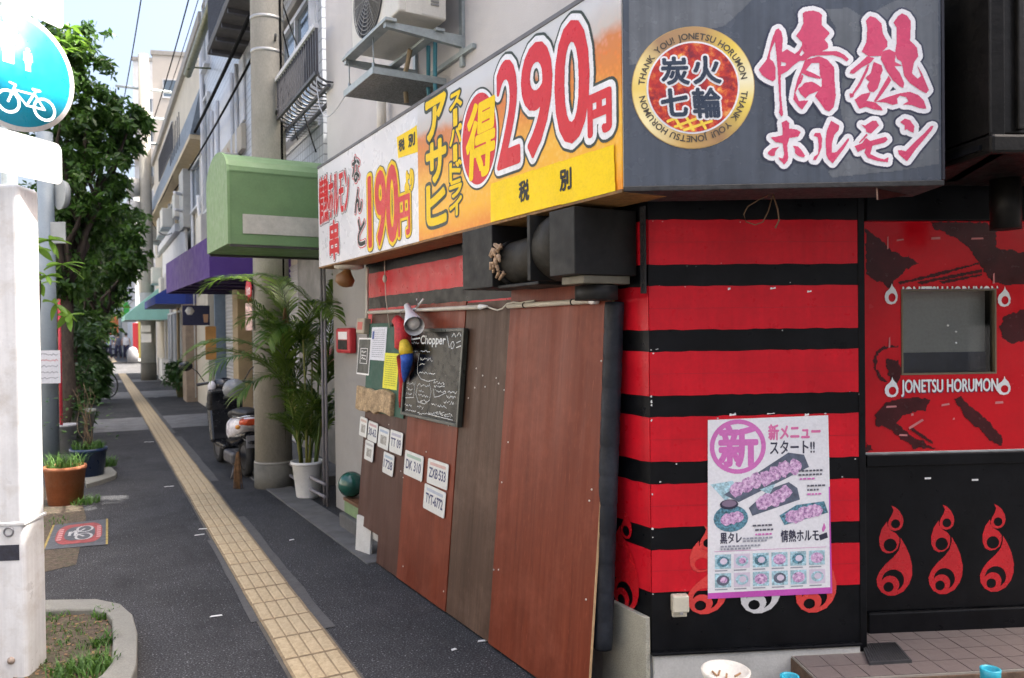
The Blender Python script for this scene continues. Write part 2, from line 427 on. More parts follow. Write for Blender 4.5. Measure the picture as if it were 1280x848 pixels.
# tactile strip: every tile is a piece of its own
def tactmat():
    m, N, L, B = nodes_of('tactile_tile')
    tc = N.new('ShaderNodeTexCoord').outputs['Object']; oi = N.new('ShaderNodeObjectInfo')
    a = tnoise(N, L, tc, 40, 5, .65); b = tnoise(N, L, tc, 260, 2)
    col = ramp(N, L, a, [(.3, (.34, .265, .155)), (.5, (.46, .36, .22)), (.7, (.55, .44, .28))])
    col = tmix(N, L, tmr(N, L, oi.outputs['Random'], 0, .45), col, (.40, .33, .22))
    col = tmix(N, L, tmr(N, L, b, 0, .5, .55, .8), col, (.16, .13, .09))
    L.new(col, B.inputs['Base Color']); B.inputs['Roughness'].default_value = .8; tbump(N, L, b, B, .25, .004)
    return m
tact = tactmat()
bed = MB().box(UL-.012, 2.2, .001, UR+.012, 36.4, .0045).box(UL-.012, 52, .001, UR+.012, 75, .0045)
bed = bed.build('tactile_paving', mat('mortar_joint', (.10,.09,.075), .9, .2, 8, .1), None, FST.M); tag(bed, kind='structure')
tile = MB(); TW = (UR-UL)-.008; TL = .297
tile.box(-TW/2, -TL/2, 0, TW/2, TL/2, .006)
bwid = (TW-.02)/4
for k in range(4):
    x = -TW/2+.01+bwid*(k+.5); a = bwid/2-.0035; b = a-.006
    y = TL/2-.010
    tile.add([(x-a,-y,.006),(x+a,-y,.006),(x+a,y,.006),(x-a,y,.006),(x-b,-y+.01,.0115),(x+b,-y+.01,.0115),(x+b,y-.01,.0115),(x-b,y-.01,.0115)],
             [(4,5,6,7),(0,1,5,4),(1,2,6,5),(2,3,7,6),(3,0,4,7)])
tme = tile.mesh('tile'); tme.materials.append(tact); tme.materials.append(mat('tile_groove_tan', (.25,.19,.115), .9, .25, 30, .15, 150))  # slab below the bars is a darker tan, raising groove contrast
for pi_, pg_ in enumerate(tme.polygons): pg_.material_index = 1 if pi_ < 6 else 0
s0 = SU(G(388, 821))[0]     # a joint seen in the photograph
k0 = -int((s0-2.3)/.302)
for k in range(k0, 200):
    s_ = s0+.151+.302*k
    if s_ > 36.2: break
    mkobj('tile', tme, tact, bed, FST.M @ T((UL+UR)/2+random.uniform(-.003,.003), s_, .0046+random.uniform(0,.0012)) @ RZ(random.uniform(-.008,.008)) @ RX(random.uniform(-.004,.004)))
far = MB()
for k in range(76):
    s_ = 52.2+.302*k; far.box((UL+UR)/2-TW/2, s_-TL/2, .005, (UL+UR)/2+TW/2, s_+TL/2, .014)
tag(far.build('tile_row', tact, bed, FST.M), kind='stuff')
# small litter flecks and stains seen on the asphalt
white_p = mat('white_paint', (.75,.75,.74), .6, .1)
for (px, py, L_, a, lb) in ((262,772,.07,.3,'left of the tactile strip nearest the planting bed'),(248,662,.10,.1,'at the tactile strip, farther of a pair'),(243,670,.08,.5,'at the tactile strip, nearer of a pair'),(597,803,.06,.2,'before the brown plywood sheet'),(362,676,.04,.6,'right of the tactile strip between pot and partition'),(180,553,.14,.2,'left of the tactile strip level with the pots'),(192,497,.12,.1,'right of the tactile strip beside the far concrete band'),(166,498,.12,.1,'left of the tactile strip beside the far concrete band'),(205,609,.1,.3,'left of the tactile strip level with the terracotta pot'),(377,644,.05,.1,'in front of the white palm pot'),(565,814,.03,.5,'smallest, before the partition foot'),(120,776,.05,.2,'just behind the planting bed kerb')):
    p = G(px, py, .004); o = MB().prism([(0,0),(L_,.005),(L_*.9,.022),(L_*.1,.018)], 0, .003, T(*p) @ RZ(a))
    tag(o.build('paper_scrap', white_p), 'white paper scrap on the asphalt '+lb, 'litter', 'white scraps on the pavement')

# ================================================================== CORNER RESTAURANT
c0 = D(812, 500, 3.25); Cc = Vector((c0.x, c0.y, 0))
eS = Vector((-.504, .864, 0)).normalized()
SW = Fr(Cc, -eS)                              # side wall, x<0 runs away down the street
c1 = D(1075, 500, 3.33); FW = Fr(Cc, Vector((c1.x-Cc.x, c1.y-Cc.y, 0)))
d0, d1 = D(1077, 500, 3.53), D(1280, 500, 3.59)
FD = Fr((d0.x, d0.y, 0), Vector((d1.x-d0.x, d1.y-d0.y, 0)))
wR = FW.inv(1073, 500)[0]
shop = thing('corner_restaurant', 'corner restaurant with red and black striped walls under big signboards', 'building', Cc)
blk = mat('black_paint', (.0045, .005, .0065), .36, .35, 5, .15, 60, .06, 40, dirt=.3, dirtcol=(.016,.016,.018), dscale=3, streak=.15, spec=.16)
redp = mat('red_paint', (.56, .008, .020), .34, .12, 4, .05, 60, .05, 14, dirt=.2, dirtcol=(.36,.004,.012), dscale=2.2, streak=.10, spec=.25)
redp_s = redp
chip = mat('bare_chip', (.6,.6,.58), .8)
zt = lambda py: FW.inv(812, py)[1]
ztop = 2.9
zb = zt(815)
# wall cores
MB().box(0, zb, -.16, wR, ztop, 0).build('wall_front', blk, shop, FW.M)
MB().box(-3.42, .28, -.17, .0, ztop-.003, 0).build('wall_side', blk, shop, SW.M)
# painted red boards, alternating with the black ground
ys = [(275,331),(358,413),(440,495),(522,578),(606,660),(688,741)]
for i, (a, b) in enumerate(ys):
    za, zb_ = zt(a), zt(b)
    def edge(x0_, x1_, n_): return [(x0_+(x1_-x0_)*k/n_, zb_+random.uniform(-.0022,.0022)) for k in range(n_+1)]+[(x1_-(x1_-x0_)*k/n_, za+random.uniform(-.0022,.0022)) for k in range(n_+1)]
    MB().prism(edge(.001, wR-.002, 26), .0, .004+.0006*(i % 3)).build('red_board', redp, shop, FW.M)
    MB().prism(edge(-3.40, .0005, 60), .0, .0035).build('red_board', redp_s, shop, SW.M)
for i in range(60):   # chips of worn paint along board edges
    a, b = random.choice(ys); z_ = zt(random.choice((a, b)))+random.uniform(-.012,.012); x_ = random.choice((random.uniform(.0,wR), random.gauss(.02,.02)%wR))
    r_ = random.uniform(.001,.0045)
    if i < 34: MB().prism([(r_*random.uniform(.6,1.6)*math.cos(t), r_*random.uniform(.5,1)*math.sin(t)) for t in np.linspace(0,2*PI,6,endpoint=False)], .0052, .0058, T(x_, z_, 0)).build('paint_chip', chip, shop, FW.M)
for (px, py, wd, hh) in ((911,520,.03,.012),(958,518,.035,.006),(1005,520,.02,.012),(962,362,.025,.01),(1008,366,.02,.01),(909,363,.012,.012)):
    x_, y_ = FW.inv(px, py); MB().prism([(0,0),(wd,.003),(wd*.9,hh),(wd*.5,hh*.6),(.002,hh*.9)], .0056, .0064, T(x_, y_, 0)).build('tape_scrap', white_p, shop, FW.M)
for k in range(7):   # bare patches where the corner edge is knocked
    z_ = random.choice((zt(496), zt(579), zt(579), zt(607), zt(662), zt(523)))+random.gauss(0,.02); r_ = random.uniform(.003,.008)
    MB().prism([(r_*random.uniform(.3,1)*math.cos(t)+.002, r_*random.uniform(.5,1.2)*math.sin(t)) for t in np.linspace(0,2*PI,7,endpoint=False)], .0056, .0062, T(.004, z_, 0)).build('paint_chip', chip, shop, FW.M)
for y_ in (zt(303), zt(386), zt(468), zt(550), zt(633), zt(714)):   # faint plank joints
    MB().box(.0, y_-.0008, .0058, wR-.003, y_+.0008, .0061).build('plank_joint', mat('joint_red', (.36,.004,.015), .5), shop, FW.M)
# base: black skirting and concrete plinth
MB().box(-.004, zb-.012, .0, wR, zb, .022).build('skirting_ledge', blk, shop, FW.M, bev=.003)
MB().box(.003, -.05, -.155, wR-.004, zb-.0125, .012).build('plinth', conc_l, shop, FW.M, bev=.006)
MB().box(-3.40, -.05, -.165, -.012, .279, -.004).build('plinth', conc_l, shop, SW.M, bev=.006)
# jamb post between wall and door
MB().box(wR, zb-.2, -.30, wR+.03, ztop-.01, .004).build('jamb', blk, shop, FW.M, bev=.003)
# ---- door front with red printed film
dx0 = FD.inv(1080, 400)[0]; dW = 2.4
dzt = FD.inv(1082, 277)[1]; dzb = FD.inv(1085, 566)[1]; floorz = .262
gx0, gy1 = FD.inv(1127, 363); gx1, gy0 = FD.inv(1244, 466)
film = mat('red_film', (.60, .005, .014), .18, .10, 3, .03, 60, spec=.3, dirt=.18, dirtcol=(.36,.004,.008), dscale=1.4)
def holed(x0, y0, x1, y1, hx0, hy0, hx1, hy1, z0, z1):
    return MB().box(x0,y0,z0,hx0,y1,z1).box(hx1,y0,z0,x1,y1,z1).box(hx0,y0,z0,hx1,hy0,z1).box(hx0,hy1,z0,hx1,y1,z1)
door = holed(dx0+.004, dzb, dW, dzt, gx0, gy0, gx1, gy1, -.03, .0).build('door_panel', film, shop, FD.M)
fx = mat('dark_frame', (.03,.03,.03), .4)
holed(gx0-.004, gy0-.004, gx1+.004, gy1+.004, gx0+.004, gy0+.004, gx1-.004, gy1-.004, -.028, .005).build('window_frame', mat('olive_trim', (.16,.13,.08), .5), door, FD.M)
bl = MB().box(gx0-.05, gy0+(gy1-gy0)*.25, -.075, gx1+.05, gy1+.05, -.065).build('reflection_board', mat('grey_reflection', (.40,.39,.36), .6, .04), door, FD.M)  # grey board holds the pane's reflection as a flat colour
MB().box(gx0-.05, gy0-.05, -.075, gx1+.05, gy0+(gy1-gy0)*.249, -.06).build('inner_counter', mat('navy_counter', (.02,.025,.05), .4, .3), door, FD.M)
MB().box(gx1-.002, gy0-.02, -.068, gx1+.03, gy1+.02, -.03).build('inner_jamb', blk, door, FD.M)
gm, gN, gL, gB = nodes_of('window_glass')
gB.inputs['Base Color'].default_value = (.9,.93,.92,1); gB.inputs['Roughness'].default_value = .03; gB.inputs['Transmission Weight'].default_value = 1; gB.inputs['IOR'].default_value = 1.45
tr = gN.new('ShaderNodeBsdfTransparent'); gl = gN.new('ShaderNodeBsdfGlossy'); gl.inputs['Roughness'].default_value = .03
fr_ = gN.new('ShaderNodeFresnel'); fr_.inputs['IOR'].default_value = 1.5; mx_ = gN.new('ShaderNodeMixShader')
tr.inputs['Color'].default_value = (.86,.89,.88,1)
gL.new(fr_.outputs[0], mx_.inputs[0]); gL.new(tr.outputs[0], mx_.inputs[1]); gL.new(gl.outputs[0], mx_.inputs[2]); gL.new(mx_.outputs[0], gN['Material Output'].inputs['Surface'])
glass = gm
MB().quad((gx0,gy0,-.012),(gx1,gy0,-.012),(gx1,gy1,-.012),(gx0,gy1,-.012)).build('pane', glass, door, FD.M)
for (px, py) in ((1187,407),(1197,415),(1197,429)):
    x_, y_ = FD.inv(px, py); MB().lathe([(0,.004),(.004,.003),(.005,0)], 8, T(x_, y_, -.0115)).build('sticker_dot', white_p, door, FD.M)
# brush strokes printed on the film
brush = mat('brush_print', (.055, .006, .009), .2, .3, 10, .1, spec=.3)
def brushed(polys, res=.004, seed=1, rag=.012):
    rnd = random.Random(seed)
    for P in polys:
        Q = [FD.inv(1078+zx*.3538, 270+zy*.3538) for zx, zy in P]
        xs = [q[0] for q in Q]; yy = [q[1] for q in Q]
        R = Ras(min(xs)-.02, min(yy)-.02, max(xs)+.02, max(yy)+.02, res)
        # ragged outline
        out = []
        for i in range(len(Q)):
            a, b = Q[i], Q[(i+1) % len(Q)]; n = max(1, int(math.hypot(b[0]-a[0], b[1]-a[1])/.012))
            for k in range(n):
                t = k/n; out.append((a[0]+(b[0]-a[0])*t+rnd.uniform(-rag,rag)*.5, a[1]+(b[1]-a[1])*t+rnd.uniform(-rag,rag)*.5))
        R.fill(out)
        # leave the window opening free
        R.fill([(gx0-.006,gy0-.006),(gx1+.006,gy0-.006),(gx1+.006,gy1+.006),(gx0-.006,gy1+.006)], False)
        brushed.k += 1
        R.mb(.0008+.0003*brushed.k).build('brush_stroke', brush, door, FD.M)
brushed.k = 0
brushed([[(12,45),(40,65),(95,115),(145,150),(160,140),(200,170),(150,190),(120,225),(95,255),(60,235),(12,205)],
         [(240,22),(330,20),(440,25),(472,45),(470,110),(560,130),(700,150),(700,230),(560,245),(470,240),(440,215),(415,170),(380,120),(340,85),(290,60),(255,45)],
         [(700,330),(560,335),(500,355),(485,390),(490,430),(520,452),(570,440),(700,420)],
         [(55,470),(80,458),(130,462),(75,472),(48,500),(50,540),(75,580),(95,590),(70,585),(42,545),(38,505)],
         [(85,500),(130,510),(140,560),(115,600),(90,560)],
         [(320,645),(345,640),(400,690),(440,720),(490,780),(490,812),(450,790),(410,750),(370,720),(350,690)],
         [(75,660),(160,640),(235,650),(225,685),(150,700),(120,730),(160,770),(260,822),(180,820),(120,775),(95,752),(45,740),(45,705)],
         [(12,800),(40,828),(12,832)]], seed=3)
brushed([[(125,235),(250,205),(410,165),(410,172),(260,214),(130,243)],[(190,235),(300,213),(420,190),(420,200),(300,222),(200,243)],[(270,232),(420,205),(420,212),(280,240)],
         [(170,745),(250,800),(244,806),(160,752)],[(150,760),(215,815),(205,817),(140,766)]], seed=5, rag=.005)
# worn white tape marks on the film
for (px, py, wd, hh, a) in ((1120,302,.035,.008,.1),(1163,300,.045,.012,0),(1213,300,.06,.01,0),(1108,312,.007,.06,0),(1110,435,.008,.05,0),(1107,510,.05,.01,0),(1176,508,.04,.01,.1),(1243,505,.04,.012,0),(1136,537,.08,.012,.5),(1123,545,.04,.01,-.1),(1138,520,.012,.012,0),(1190,525,.01,.01,0),(1240,355,.01,.05,0)):
    x_, y_ = FD.inv(px, py); MB().prism([(0,0),(wd,.002),(wd*.96,hh),(.002,hh*.9)], .0046, .005, T(x_, y_, 0) @ RZ(a)).build('tape_mark', mat('tape', (.62,.22,.22), .6), door, FD.M)
# lettering by the window
wht = mat('white_print', (.82,.82,.82), .4, .04)
def fbox(fr, x0, y0, x1, y1):
    a, b = fr.inv(x0, y1); c, d = fr.inv(x1, y0); return a, b, c, d
serif = [(1126,470,1246,497)]
def serif_word(body, x0, y0, x1, y1, z, parent, cut=None):
    R = Ras(x0-.01, y0-.01, x1+.01, y1+.01, .0016)
    text_ras(R, body, x0, y0, x1, y1)
    R = R.grown(.0022)
    for dy in (y0, y1):      # slab serifs read as the condensed serif face
        pass
    if cut is not None: R.fill([(x0-1,y0-1),(x1+1,y0-1),(x1+1,cut),(x0-1,cut)], False)
    sh_ = R.mb(.0062); sh_.build('lettering', wht, parent, FD.M)
    Q = R.mb(.0054); Q.v = [(p[0]+.004, p[1]-.004, p[2]) for p in Q.v]; Q.build('lettering_shadow', mat('violet_print', (.10,.02,.09), .4), parent, FD.M)
bx = fbox(FD, 1126, 473, 1246, 496); serif_word('JONETSU HORUMON', *bx, 0, door)
bx = fbox(FD, 1126, 358, 1246, 381); serif_word('JONETSU HORUMON', *bx, 0, door, cut=gy1+.005)
def drop(fr, parent, px0, py0, px1, py1, m, z):
    x0, y0, x1, y1 = fbox(fr, px0, py0, px1, py1); W_, H_ = x1-x0, y1-y0
    P = [(.55,1),(.62,.86),(.85,.68),(1,.42),(.97,.2),(.8,.05),(.5,0),(.2,.05),(.03,.2),(0,.4),(.1,.58),(.35,.72),(.5,.85)]
    R = Ras(x0, y0, x1, y1, .0016); R.fill([(x0+a*W_, y0+b*H_) for a, b in P]); R.circ(x0+.56*W_, y0+.32*H_, .27*W_, .2*H_, False)
    R.mb(z).build('flame_mark', m, parent, fr.M)
for q in ((1105,354,1121,381),(1246,358,1262,384),(1105,471,1122,497),(1245,470,1262,494)): drop(FD, door, *q, wht, .0065)
# ---- rails and the lower black panel with flame emblems
MB().box(dx0, dzt, -.05, dW, ztop, .03).build('header_beam', blk, shop, FD.M, bev=.004)
ra, rb = FD.inv(1085, 568)[1], FD.inv(1085, 583)[1]; rc = FD.inv(1085, 764)[1]
MB().box(dx0, rb, -.05, dW, ra-.002, .018).build('rail', blk, shop, FD.M, bev=.004)
lower = MB().box(dx0, rc, -.05, dW, rb-.001, .004).build('lower_panel', blk, shop, FD.M, bev=.002)
MB().box(dx0, floorz-.02, -.05, dW, rc-.003, .026).build('kick_board', blk, shop, FD.M, bev=.006)
flame_red = mat('flame_red', (.52, .010, .018), .28, .1)
flame_red2 = mat('flame_red_film', (.60, .045, .04), .25, .1)
silver = mat('flame_silver', (.55,.55,.56), .25, .1)
FL = dict(top=[(218,202),(232,230),(225,255),(205,290),(197,315),(200,340),(215,355),(240,362),(268,355),(285,335),(293,305),(288,275),(270,240),(245,215)],
          mid=[(192,300),(160,345),(143,400),(145,450),(160,485),(190,502),(225,498),(255,475),(266,440),(266,405),(247,379),(212,356),(194,330)],
          bot=[(275,408),(274,440),(262,487),(229,527),(178,572),(142,617),(125,660),(130,705),(155,745),(195,768),(240,768),(290,745),(325,700),(343,650),(345,590),(330,520),(305,460)])
def flame(fr, parent, px0, py0, px1, py1, m, z, clip=None):
    x0, y0, x1, y1 = fbox(fr, px0, py0, px1, py1)
    f = lambda p: (x0+(p[0]-125)/220*(x1-x0), y1-(p[1]-202)/566*(y1-y0))
    sx, sy = (x1-x0)/220, (y1-y0)/566
    R = Ras(x0-.004, y0-.004, x1+.004, y1+.004, .0018)
    for k in ('top','mid','bot'): R.fill([f(p) for p in FL[k]])
    c = lambda X, Y, r, v: R.circ(*f((X, Y)), r*sx, r*sy, v)
    c(244,318,28,False); c(210,450,40,False); c(226,672,68,False); c(207,700,57,True); c(198,713,31,False)
    return R.mb(z).build('flame_emblem', m, parent, fr.M)
for q in ((1095,631,1139,745),(1160,630,1202,743),(1224,629,1266,740),(1288,627,1330,738)): flame(FD, lower, *q, flame_red, .0052)
wf = [o for o in COL.objects if o.name.startswith('wall_front')][0]
for q, mm in (((858,655,908,768),flame_red2),((925,655,975,767),silver),((994,650,1044,766),flame_red2)): flame(FW, wf, *q, mm, .0066)
wsd = [o for o in COL.objects if o.name.startswith('wall_side')][0]
flame(SW, wsd, 768, 642, 799, 757, flame_red, .0066)
for (px, py) in ((1155,599),(1214,601)):
    x_, y_ = FD.inv(px, py); MB().box(x_, y_, .004, x_+.03, y_+.008, .006).build('tape_scrap', white_p, lower, FD.M)
# ---- restaurant upper floor: pale stucco
stucco = mat('stucco', (.56,.54,.53), .9, .05, 2, .05, 160, .3, 170, dirt=.22, dirtcol=(.36,.35,.34), dscale=1.5)
cream = mat('cream_wall', (.60,.58,.52), .85, .05, 2, .03, 120, .1)
HB = 5.15
xa = SW.inv(408, 100)[0]
wx1, wx0 = SW.inv(480, 40)[0], SW.inv(440, 40)[0]; wz = SW.inv(460, 48)[1]
up = holed(xa, 2.903, .30, HB, wx0, wz, wx1, 4.9, -.22, .0).build('upper_wall', stucco, shop, SW.M)
MB().box(.30, 2.903, -.2, 6, HB, .002).build('upper_wall_front', cream, shop, Fr(SW.w(.0,0,0), FW.X).M)
rf = MB().add([SW.w(xa,HB), SW.w(.3,HB), FW.w(6,HB,0), FW.w(6,HB,-9), SW.w(xa,HB,-6)], [(0,1,2,3,4)]); rf.build('roof', conc, shop)
MB().box(xa, .0, -6, xa+.2, HB-.01, -.22).build('end_wall', stucco, shop, SW.M)
wfm = mat('alu_frame', (.33,.34,.36), .35, .1, metal=.6)
win = holed(wx0, wz, wx1, 4.9, wx0+.05, wz+.06, wx1-.05, 4.85, -.12, -.07).box((wx0+wx1)/2-.03, wz+.06, -.11, (wx0+wx1)/2+.03, 4.85, -.08).build('window', wfm, shop, SW.M)
gls = mat('dark_glass', (.05,.06,.07), .08, .1, spec=.8)
MB().box(wx0+.05, wz+.06, -.105, wx1-.05, 4.85, -.10).build('pane', gls, win, SW.M)
MB().box(wx0-.05, wz-.03, -.02, wx1+.05, wz, .045).build('window_sill', wfm, shop, SW.M, bev=.004)
# grey recessed wall beyond the partition
greyw = mat('grey_plaster', (.31,.30,.29), .85, .06, 1.5, .04, 120, .1, dirt=.25, dirtcol=(.2,.19,.18), dscale=1.2)
MB().box(-4.66, .0, -.3, -3.421, 2.899, -.12).build('recess_wall', greyw, shop, SW.M)
MB().box(-3.92, -.02, -.119, -3.40, .12, .09).build('step_base', conc_d, shop, SW.M, bev=.01)
stepw = MB().box(-3.90, .121, -.118, -3.40, .222, .05).build('step', mat('pale_green_paint', (.17,.25,.12), .7, .3, 4, dirt=.75, dirtcol=(.08,.08,.06), dscale=3), shop, SW.M, bev=.008)
MB().box(-3.91, .2225, -.118, -3.40, .25, .055).build('step_board', woodmat('step_wood', (.10,.05,.03), (.16,.08,.045), (.2,.11,.06), axis='x'), stepw, SW.M, bev=.003)
# concrete gutter strip along the wall foot
gp = MB().box(-9.0, -.02, .0, -2.75, .012, .26).build('gutter_strip', conc_d, None, SW.M, bev=.004); tag(gp, kind='structure')

# ---- tiled landing at the door
landz = .257
lx0 = FW.inv(987, 828)[0]+.0
p1 = G(1116, 848, landz); p2 = G(1280, 836, landz)
lf = max(.12, (p2-FW.O).dot(FW.Z)); 
land = MB().box(lx0, -.1, -.45, 3.2, landz-.012, lf).build('landing', mat('landing_brown', (.12,.075,.05), .85, .3, 20, .15, 120, .3, 60), None, FW.M, bev=.004); tag(land, kind='structure')
ftile = mat('floor_tile', (.15,.125,.12), .55, .18, 9, .1, 150, .1, 120, dirt=.35, dirtcol=(.05,.04,.035), dscale=5)
ts = .108
tm_ = MB().box(-ts/2+.0025, -.010, -ts/2+.0025, ts/2-.0025, .0, ts/2-.0025).mesh('floor_tile'); tm_.materials.append(ftile)
grout = MB().box(lx0+.003, landz-.0118, -.44, 3.19, landz-.004, lf-.004).build('grout_bed', mat('grout', (.27,.25,.22), .9, .2), land, FW.M)
for i in range(int((3.15-lx0)/ts)):
    for j in range(8):
        x_ = lx0+.006+ts*(i+.5); z_ = lf-.006-ts*(j+.5)
        if z_ < .02+ts/2-.03 and x_ < wR+.02: continue
        if z_ < -.22: continue
        mkobj('floor_tile', tm_, ftile, land, FW.M @ T(x_, landz+random.uniform(-.0008,.0008), z_))
# ================================================================== FRONT SIGNBOARD
k0_ = D(779, 236, 2.93); k1_ = D(1178, 227, 2.88)
sz0 = k0_.z
FS = Fr((k0_.x, k0_.y, 0), Vector((k1_.x-k0_.x, k1_.y-k0_.y, 0)))
SS = Fr((k0_.x, k0_.y, 0), -eS)
SH = .79; fsW = FS.inv(1178, 150)[0]; ssL = SS.inv(398, 270)[0]
slate = mat('slate_sign', (.078,.094,.122), .24, .10, 3, .04, 40, spec=.5, streak=.22)
slate2 = mat('slate_sign_reflection', (.135,.150,.170), .24, .12, 3, .04, 40, streak=.22)
fs = thing('front_signboard', 'slate blue signboard with pink brush characters and gold ring emblem over the corner', 'signboard', FS.w(fsW/2, sz0))
MB().box(.004, sz0, -.24, fsW, sz0+SH, -.003).build('box', mat('sign_box', (.03,.03,.032), .5, .2), fs, FS.M, bev=.004)
face = MB().box(.006, sz0+.008, -.003, fsW-.004, sz0+SH-.006, .0).build('face', slate, fs, FS.M)
MB().box(.002, sz0-.012, -.245, fsW+.004, sz0+.008, .006).build('bottom_trim', mat('grimy_trim', (.022,.022,.022), .6, .4, 12, .2, 60, .3, 60), fs, FS.M, bev=.003)
MB().box(fsW-.003, sz0+.01, -.2, fsW+.006, sz0+SH, .005).build('side_trim', mat('sign_edge', (.02,.02,.03), .5), fs, FS.M)
# paler shapes that paint a sky reflection into the slate face
def pxpoly(fr, P): return [fr.inv(*q) for q in P]
def flat(fr, P, z, name, m, parent, res=.004):
    Q = pxpoly(fr, P); xs = [q[0] for q in Q]; yy = [q[1] for q in Q]
    R = Ras(min(xs), min(yy), max(xs), max(yy), res).fill(Q); return R.mb(z).build(name, m, parent, fr.M)
flat(FS, [(786,0),(940,0),(920,20),(905,33),(880,38),(862,34),(850,52),(830,58),(815,70),(806,85),(794,80),(787,82)], .0006, 'reflection_patch', slate2, face)
flat(FS, [(1030,12),(1060,10),(1080,22),(1120,0),(1172,0),(1174,205),(1120,214),(1040,222),(1035,215),(1060,190),(1048,120),(1060,70),(1036,60),(1045,35)], .0006, 'reflection_patch', slate2, face)
pink = mat('pink_brush', (.60,.065,.15), .3, .08, 4); wht2 = mat('sign_white', (.78,.78,.80), .3, .05)
# hand brushed characters, traced stroke by stroke
def zc(ox, oy, k, P): return [FS.inv(ox+x*k, oy+y*k) for x, y in P]
k1 = 150/848
JO = [[(150,255),(165,215),(185,205),(205,225),(215,270),(213,330),(205,400),(202,480),(200,560),(204,680),(213,775),(218,812),(207,828),(188,800),(195,765),(190,680),(183,560),(178,480),(172,400),(163,320),(160,295)],
      [(150,250),(135,300),(120,360),(102,425),(72,462),(45,495),(70,535),(105,560),(145,578),(166,562),(164,480),(150,440),(124,420),(126,380),(140,340),(163,290)],
      [(205,375),(245,352),(300,385),(330,360),(350,325),(362,330),(350,360),(332,392),(345,400),(400,345),(480,345),(480,392),(420,400),(370,430),(330,435),(285,470),(250,505),(200,532),(200,470),(235,470),(240,450),(205,440)],
      [(355,100),(375,85),(430,78),(470,90),(492,110),(490,180),(548,238),(510,285),(535,315),(535,345),(500,362),(440,400),(380,395),(355,360),(350,300),(308,258),(340,215),(362,165),(358,125)],
      [(430,372),(520,366),(600,366),(650,390),(682,422),(668,438),(630,412),(570,394),(500,394),(430,398)],
      [(372,425),(420,415),(470,400),(530,425),(578,480),(580,560),(590,680),(575,760),(545,792),(515,780),(480,730),(442,682),(470,640),(490,610),(492,560),(480,548),(472,448),(420,448),(385,490)],
      [(372,430),(392,470),(380,500),(430,520),(482,548),(480,562),(400,545),(350,520),(330,600),(305,660),(330,720),(365,712),(395,715),(375,745),(352,778),(330,760),(290,705),(300,640),(320,560),(350,490)],
      [(370,588),(420,580),(460,600),(485,620),(470,645),(400,672),(375,700),(340,665),(322,630),(350,612)],
      [(350,530),(362,540),(345,590),(330,600)]]
NE = [[(180,150),(210,118),(245,128),(290,170),(300,240),(333,300),(330,335),(300,362),(290,400),(200,402),(150,368),(185,300),(190,200)],
      [(190,400),(240,415),(210,450),(150,480),(95,525),(65,520),(75,500),(130,455)],
      [(205,455),(195,500),(165,560),(140,610),(98,665),(92,688),(68,695),(65,665),(85,662),(130,590),(170,510),(190,465)],
      [(235,440),(290,465),(300,500),(282,540),(285,560),(262,630),(235,655),(205,650),(188,610),(205,580),(175,555),(215,520)],
      [(300,365),(345,352),(390,375),(385,440),(440,470),(380,470),(420,520),(450,590),(445,625),(420,615),(370,570),(330,510),(300,450),(285,420)],
      [(375,165),(405,120),(435,98),(470,115),(498,155),(492,290),(540,340),(550,400),(520,445),(505,520),(545,560),(570,540),(540,460),(575,520),(600,580),(625,640),(605,662),(560,640),(490,590),(450,540),(440,480),(430,440),(400,420),(385,380),(398,300),(398,200)],
      [(340,540),(360,570),(335,610),(300,660),(250,725),(235,720),(270,660),(310,590)],
      [(100,708),(150,670),(215,655),(200,690),(185,715),(250,728),(290,765),(300,785),(240,778),(180,758),(135,772),(120,745)],
      [(250,722),(330,690),(420,662),(490,652),(550,675),(590,715),(608,772),(560,768),(500,745),(440,742),(480,720),(465,690),(420,680),(400,700),(405,735),(370,745),(320,728)]]
k2 = 235/1280
HO = [[(172,75),(205,58),(225,80),(222,115),(275,122),(302,140),(285,170),(225,180),(210,230),(218,310),(212,335),(190,360),(160,330),(150,310),(180,320),(190,290),(180,215),(130,208),(98,175),(130,172),(180,160),(178,110)],
      [(80,275),(110,250),(155,240),(130,270),(125,300),(100,302),(80,290)], [(248,232),(285,238),(310,265),(332,300),(325,312),(290,305),(265,285),(262,255)],
      [(390,165),(400,145),(435,145),(448,180),(445,240),(430,285),(405,330),(385,328),(395,305),(420,290),(425,230),(418,175)],
      [(508,62),(565,95),(560,125),(530,160),(515,215),(515,280),(545,275),(590,225),(625,180),(632,192),(600,245),(560,300),(520,352),(490,325),(475,290),(472,190),(480,130)],
      [(712,88),(740,95),(790,62),(815,62),(835,95),(780,150),(750,140),(742,115)], [(668,235),(720,215),(745,178),(775,200),(880,172),(895,190),(870,212),(790,232),(775,290),(830,315),(870,325),(900,310),(895,345),(820,335),(760,315),(735,280),(745,250),(690,275)],
      [(750,150),(760,160),(705,215),(698,210)],
      [(978,72),(1010,48),(1045,58),(1075,100),(1070,145),(1045,135),(1022,120),(1008,130),(1010,95)],
      [(962,262),(985,262),(1015,270),(1080,205),(1140,150),(1185,100),(1205,98),(1195,122),(1140,190),(1085,255),(1035,325),(1025,338),(990,310),(970,290)]]
R = Ras(FS.inv(935,0)[0], FS.inv(1000,225)[1], FS.inv(1176,0)[0], FS.inv(1000,-8)[1], .0016)
for P in JO: R.fill(zc(940, 0, k1, P))
for P in NE: R.fill(zc(1050, 0, k1, P))
for P in HO: R.fill(zc(945, 140, k2, P))
layered(R, [(.0235, mat('sign_shadow', (.035,.04,.075), .3)), (.017, wht2), (0, pink)], FS, face, .0014, 'brush_lettering')
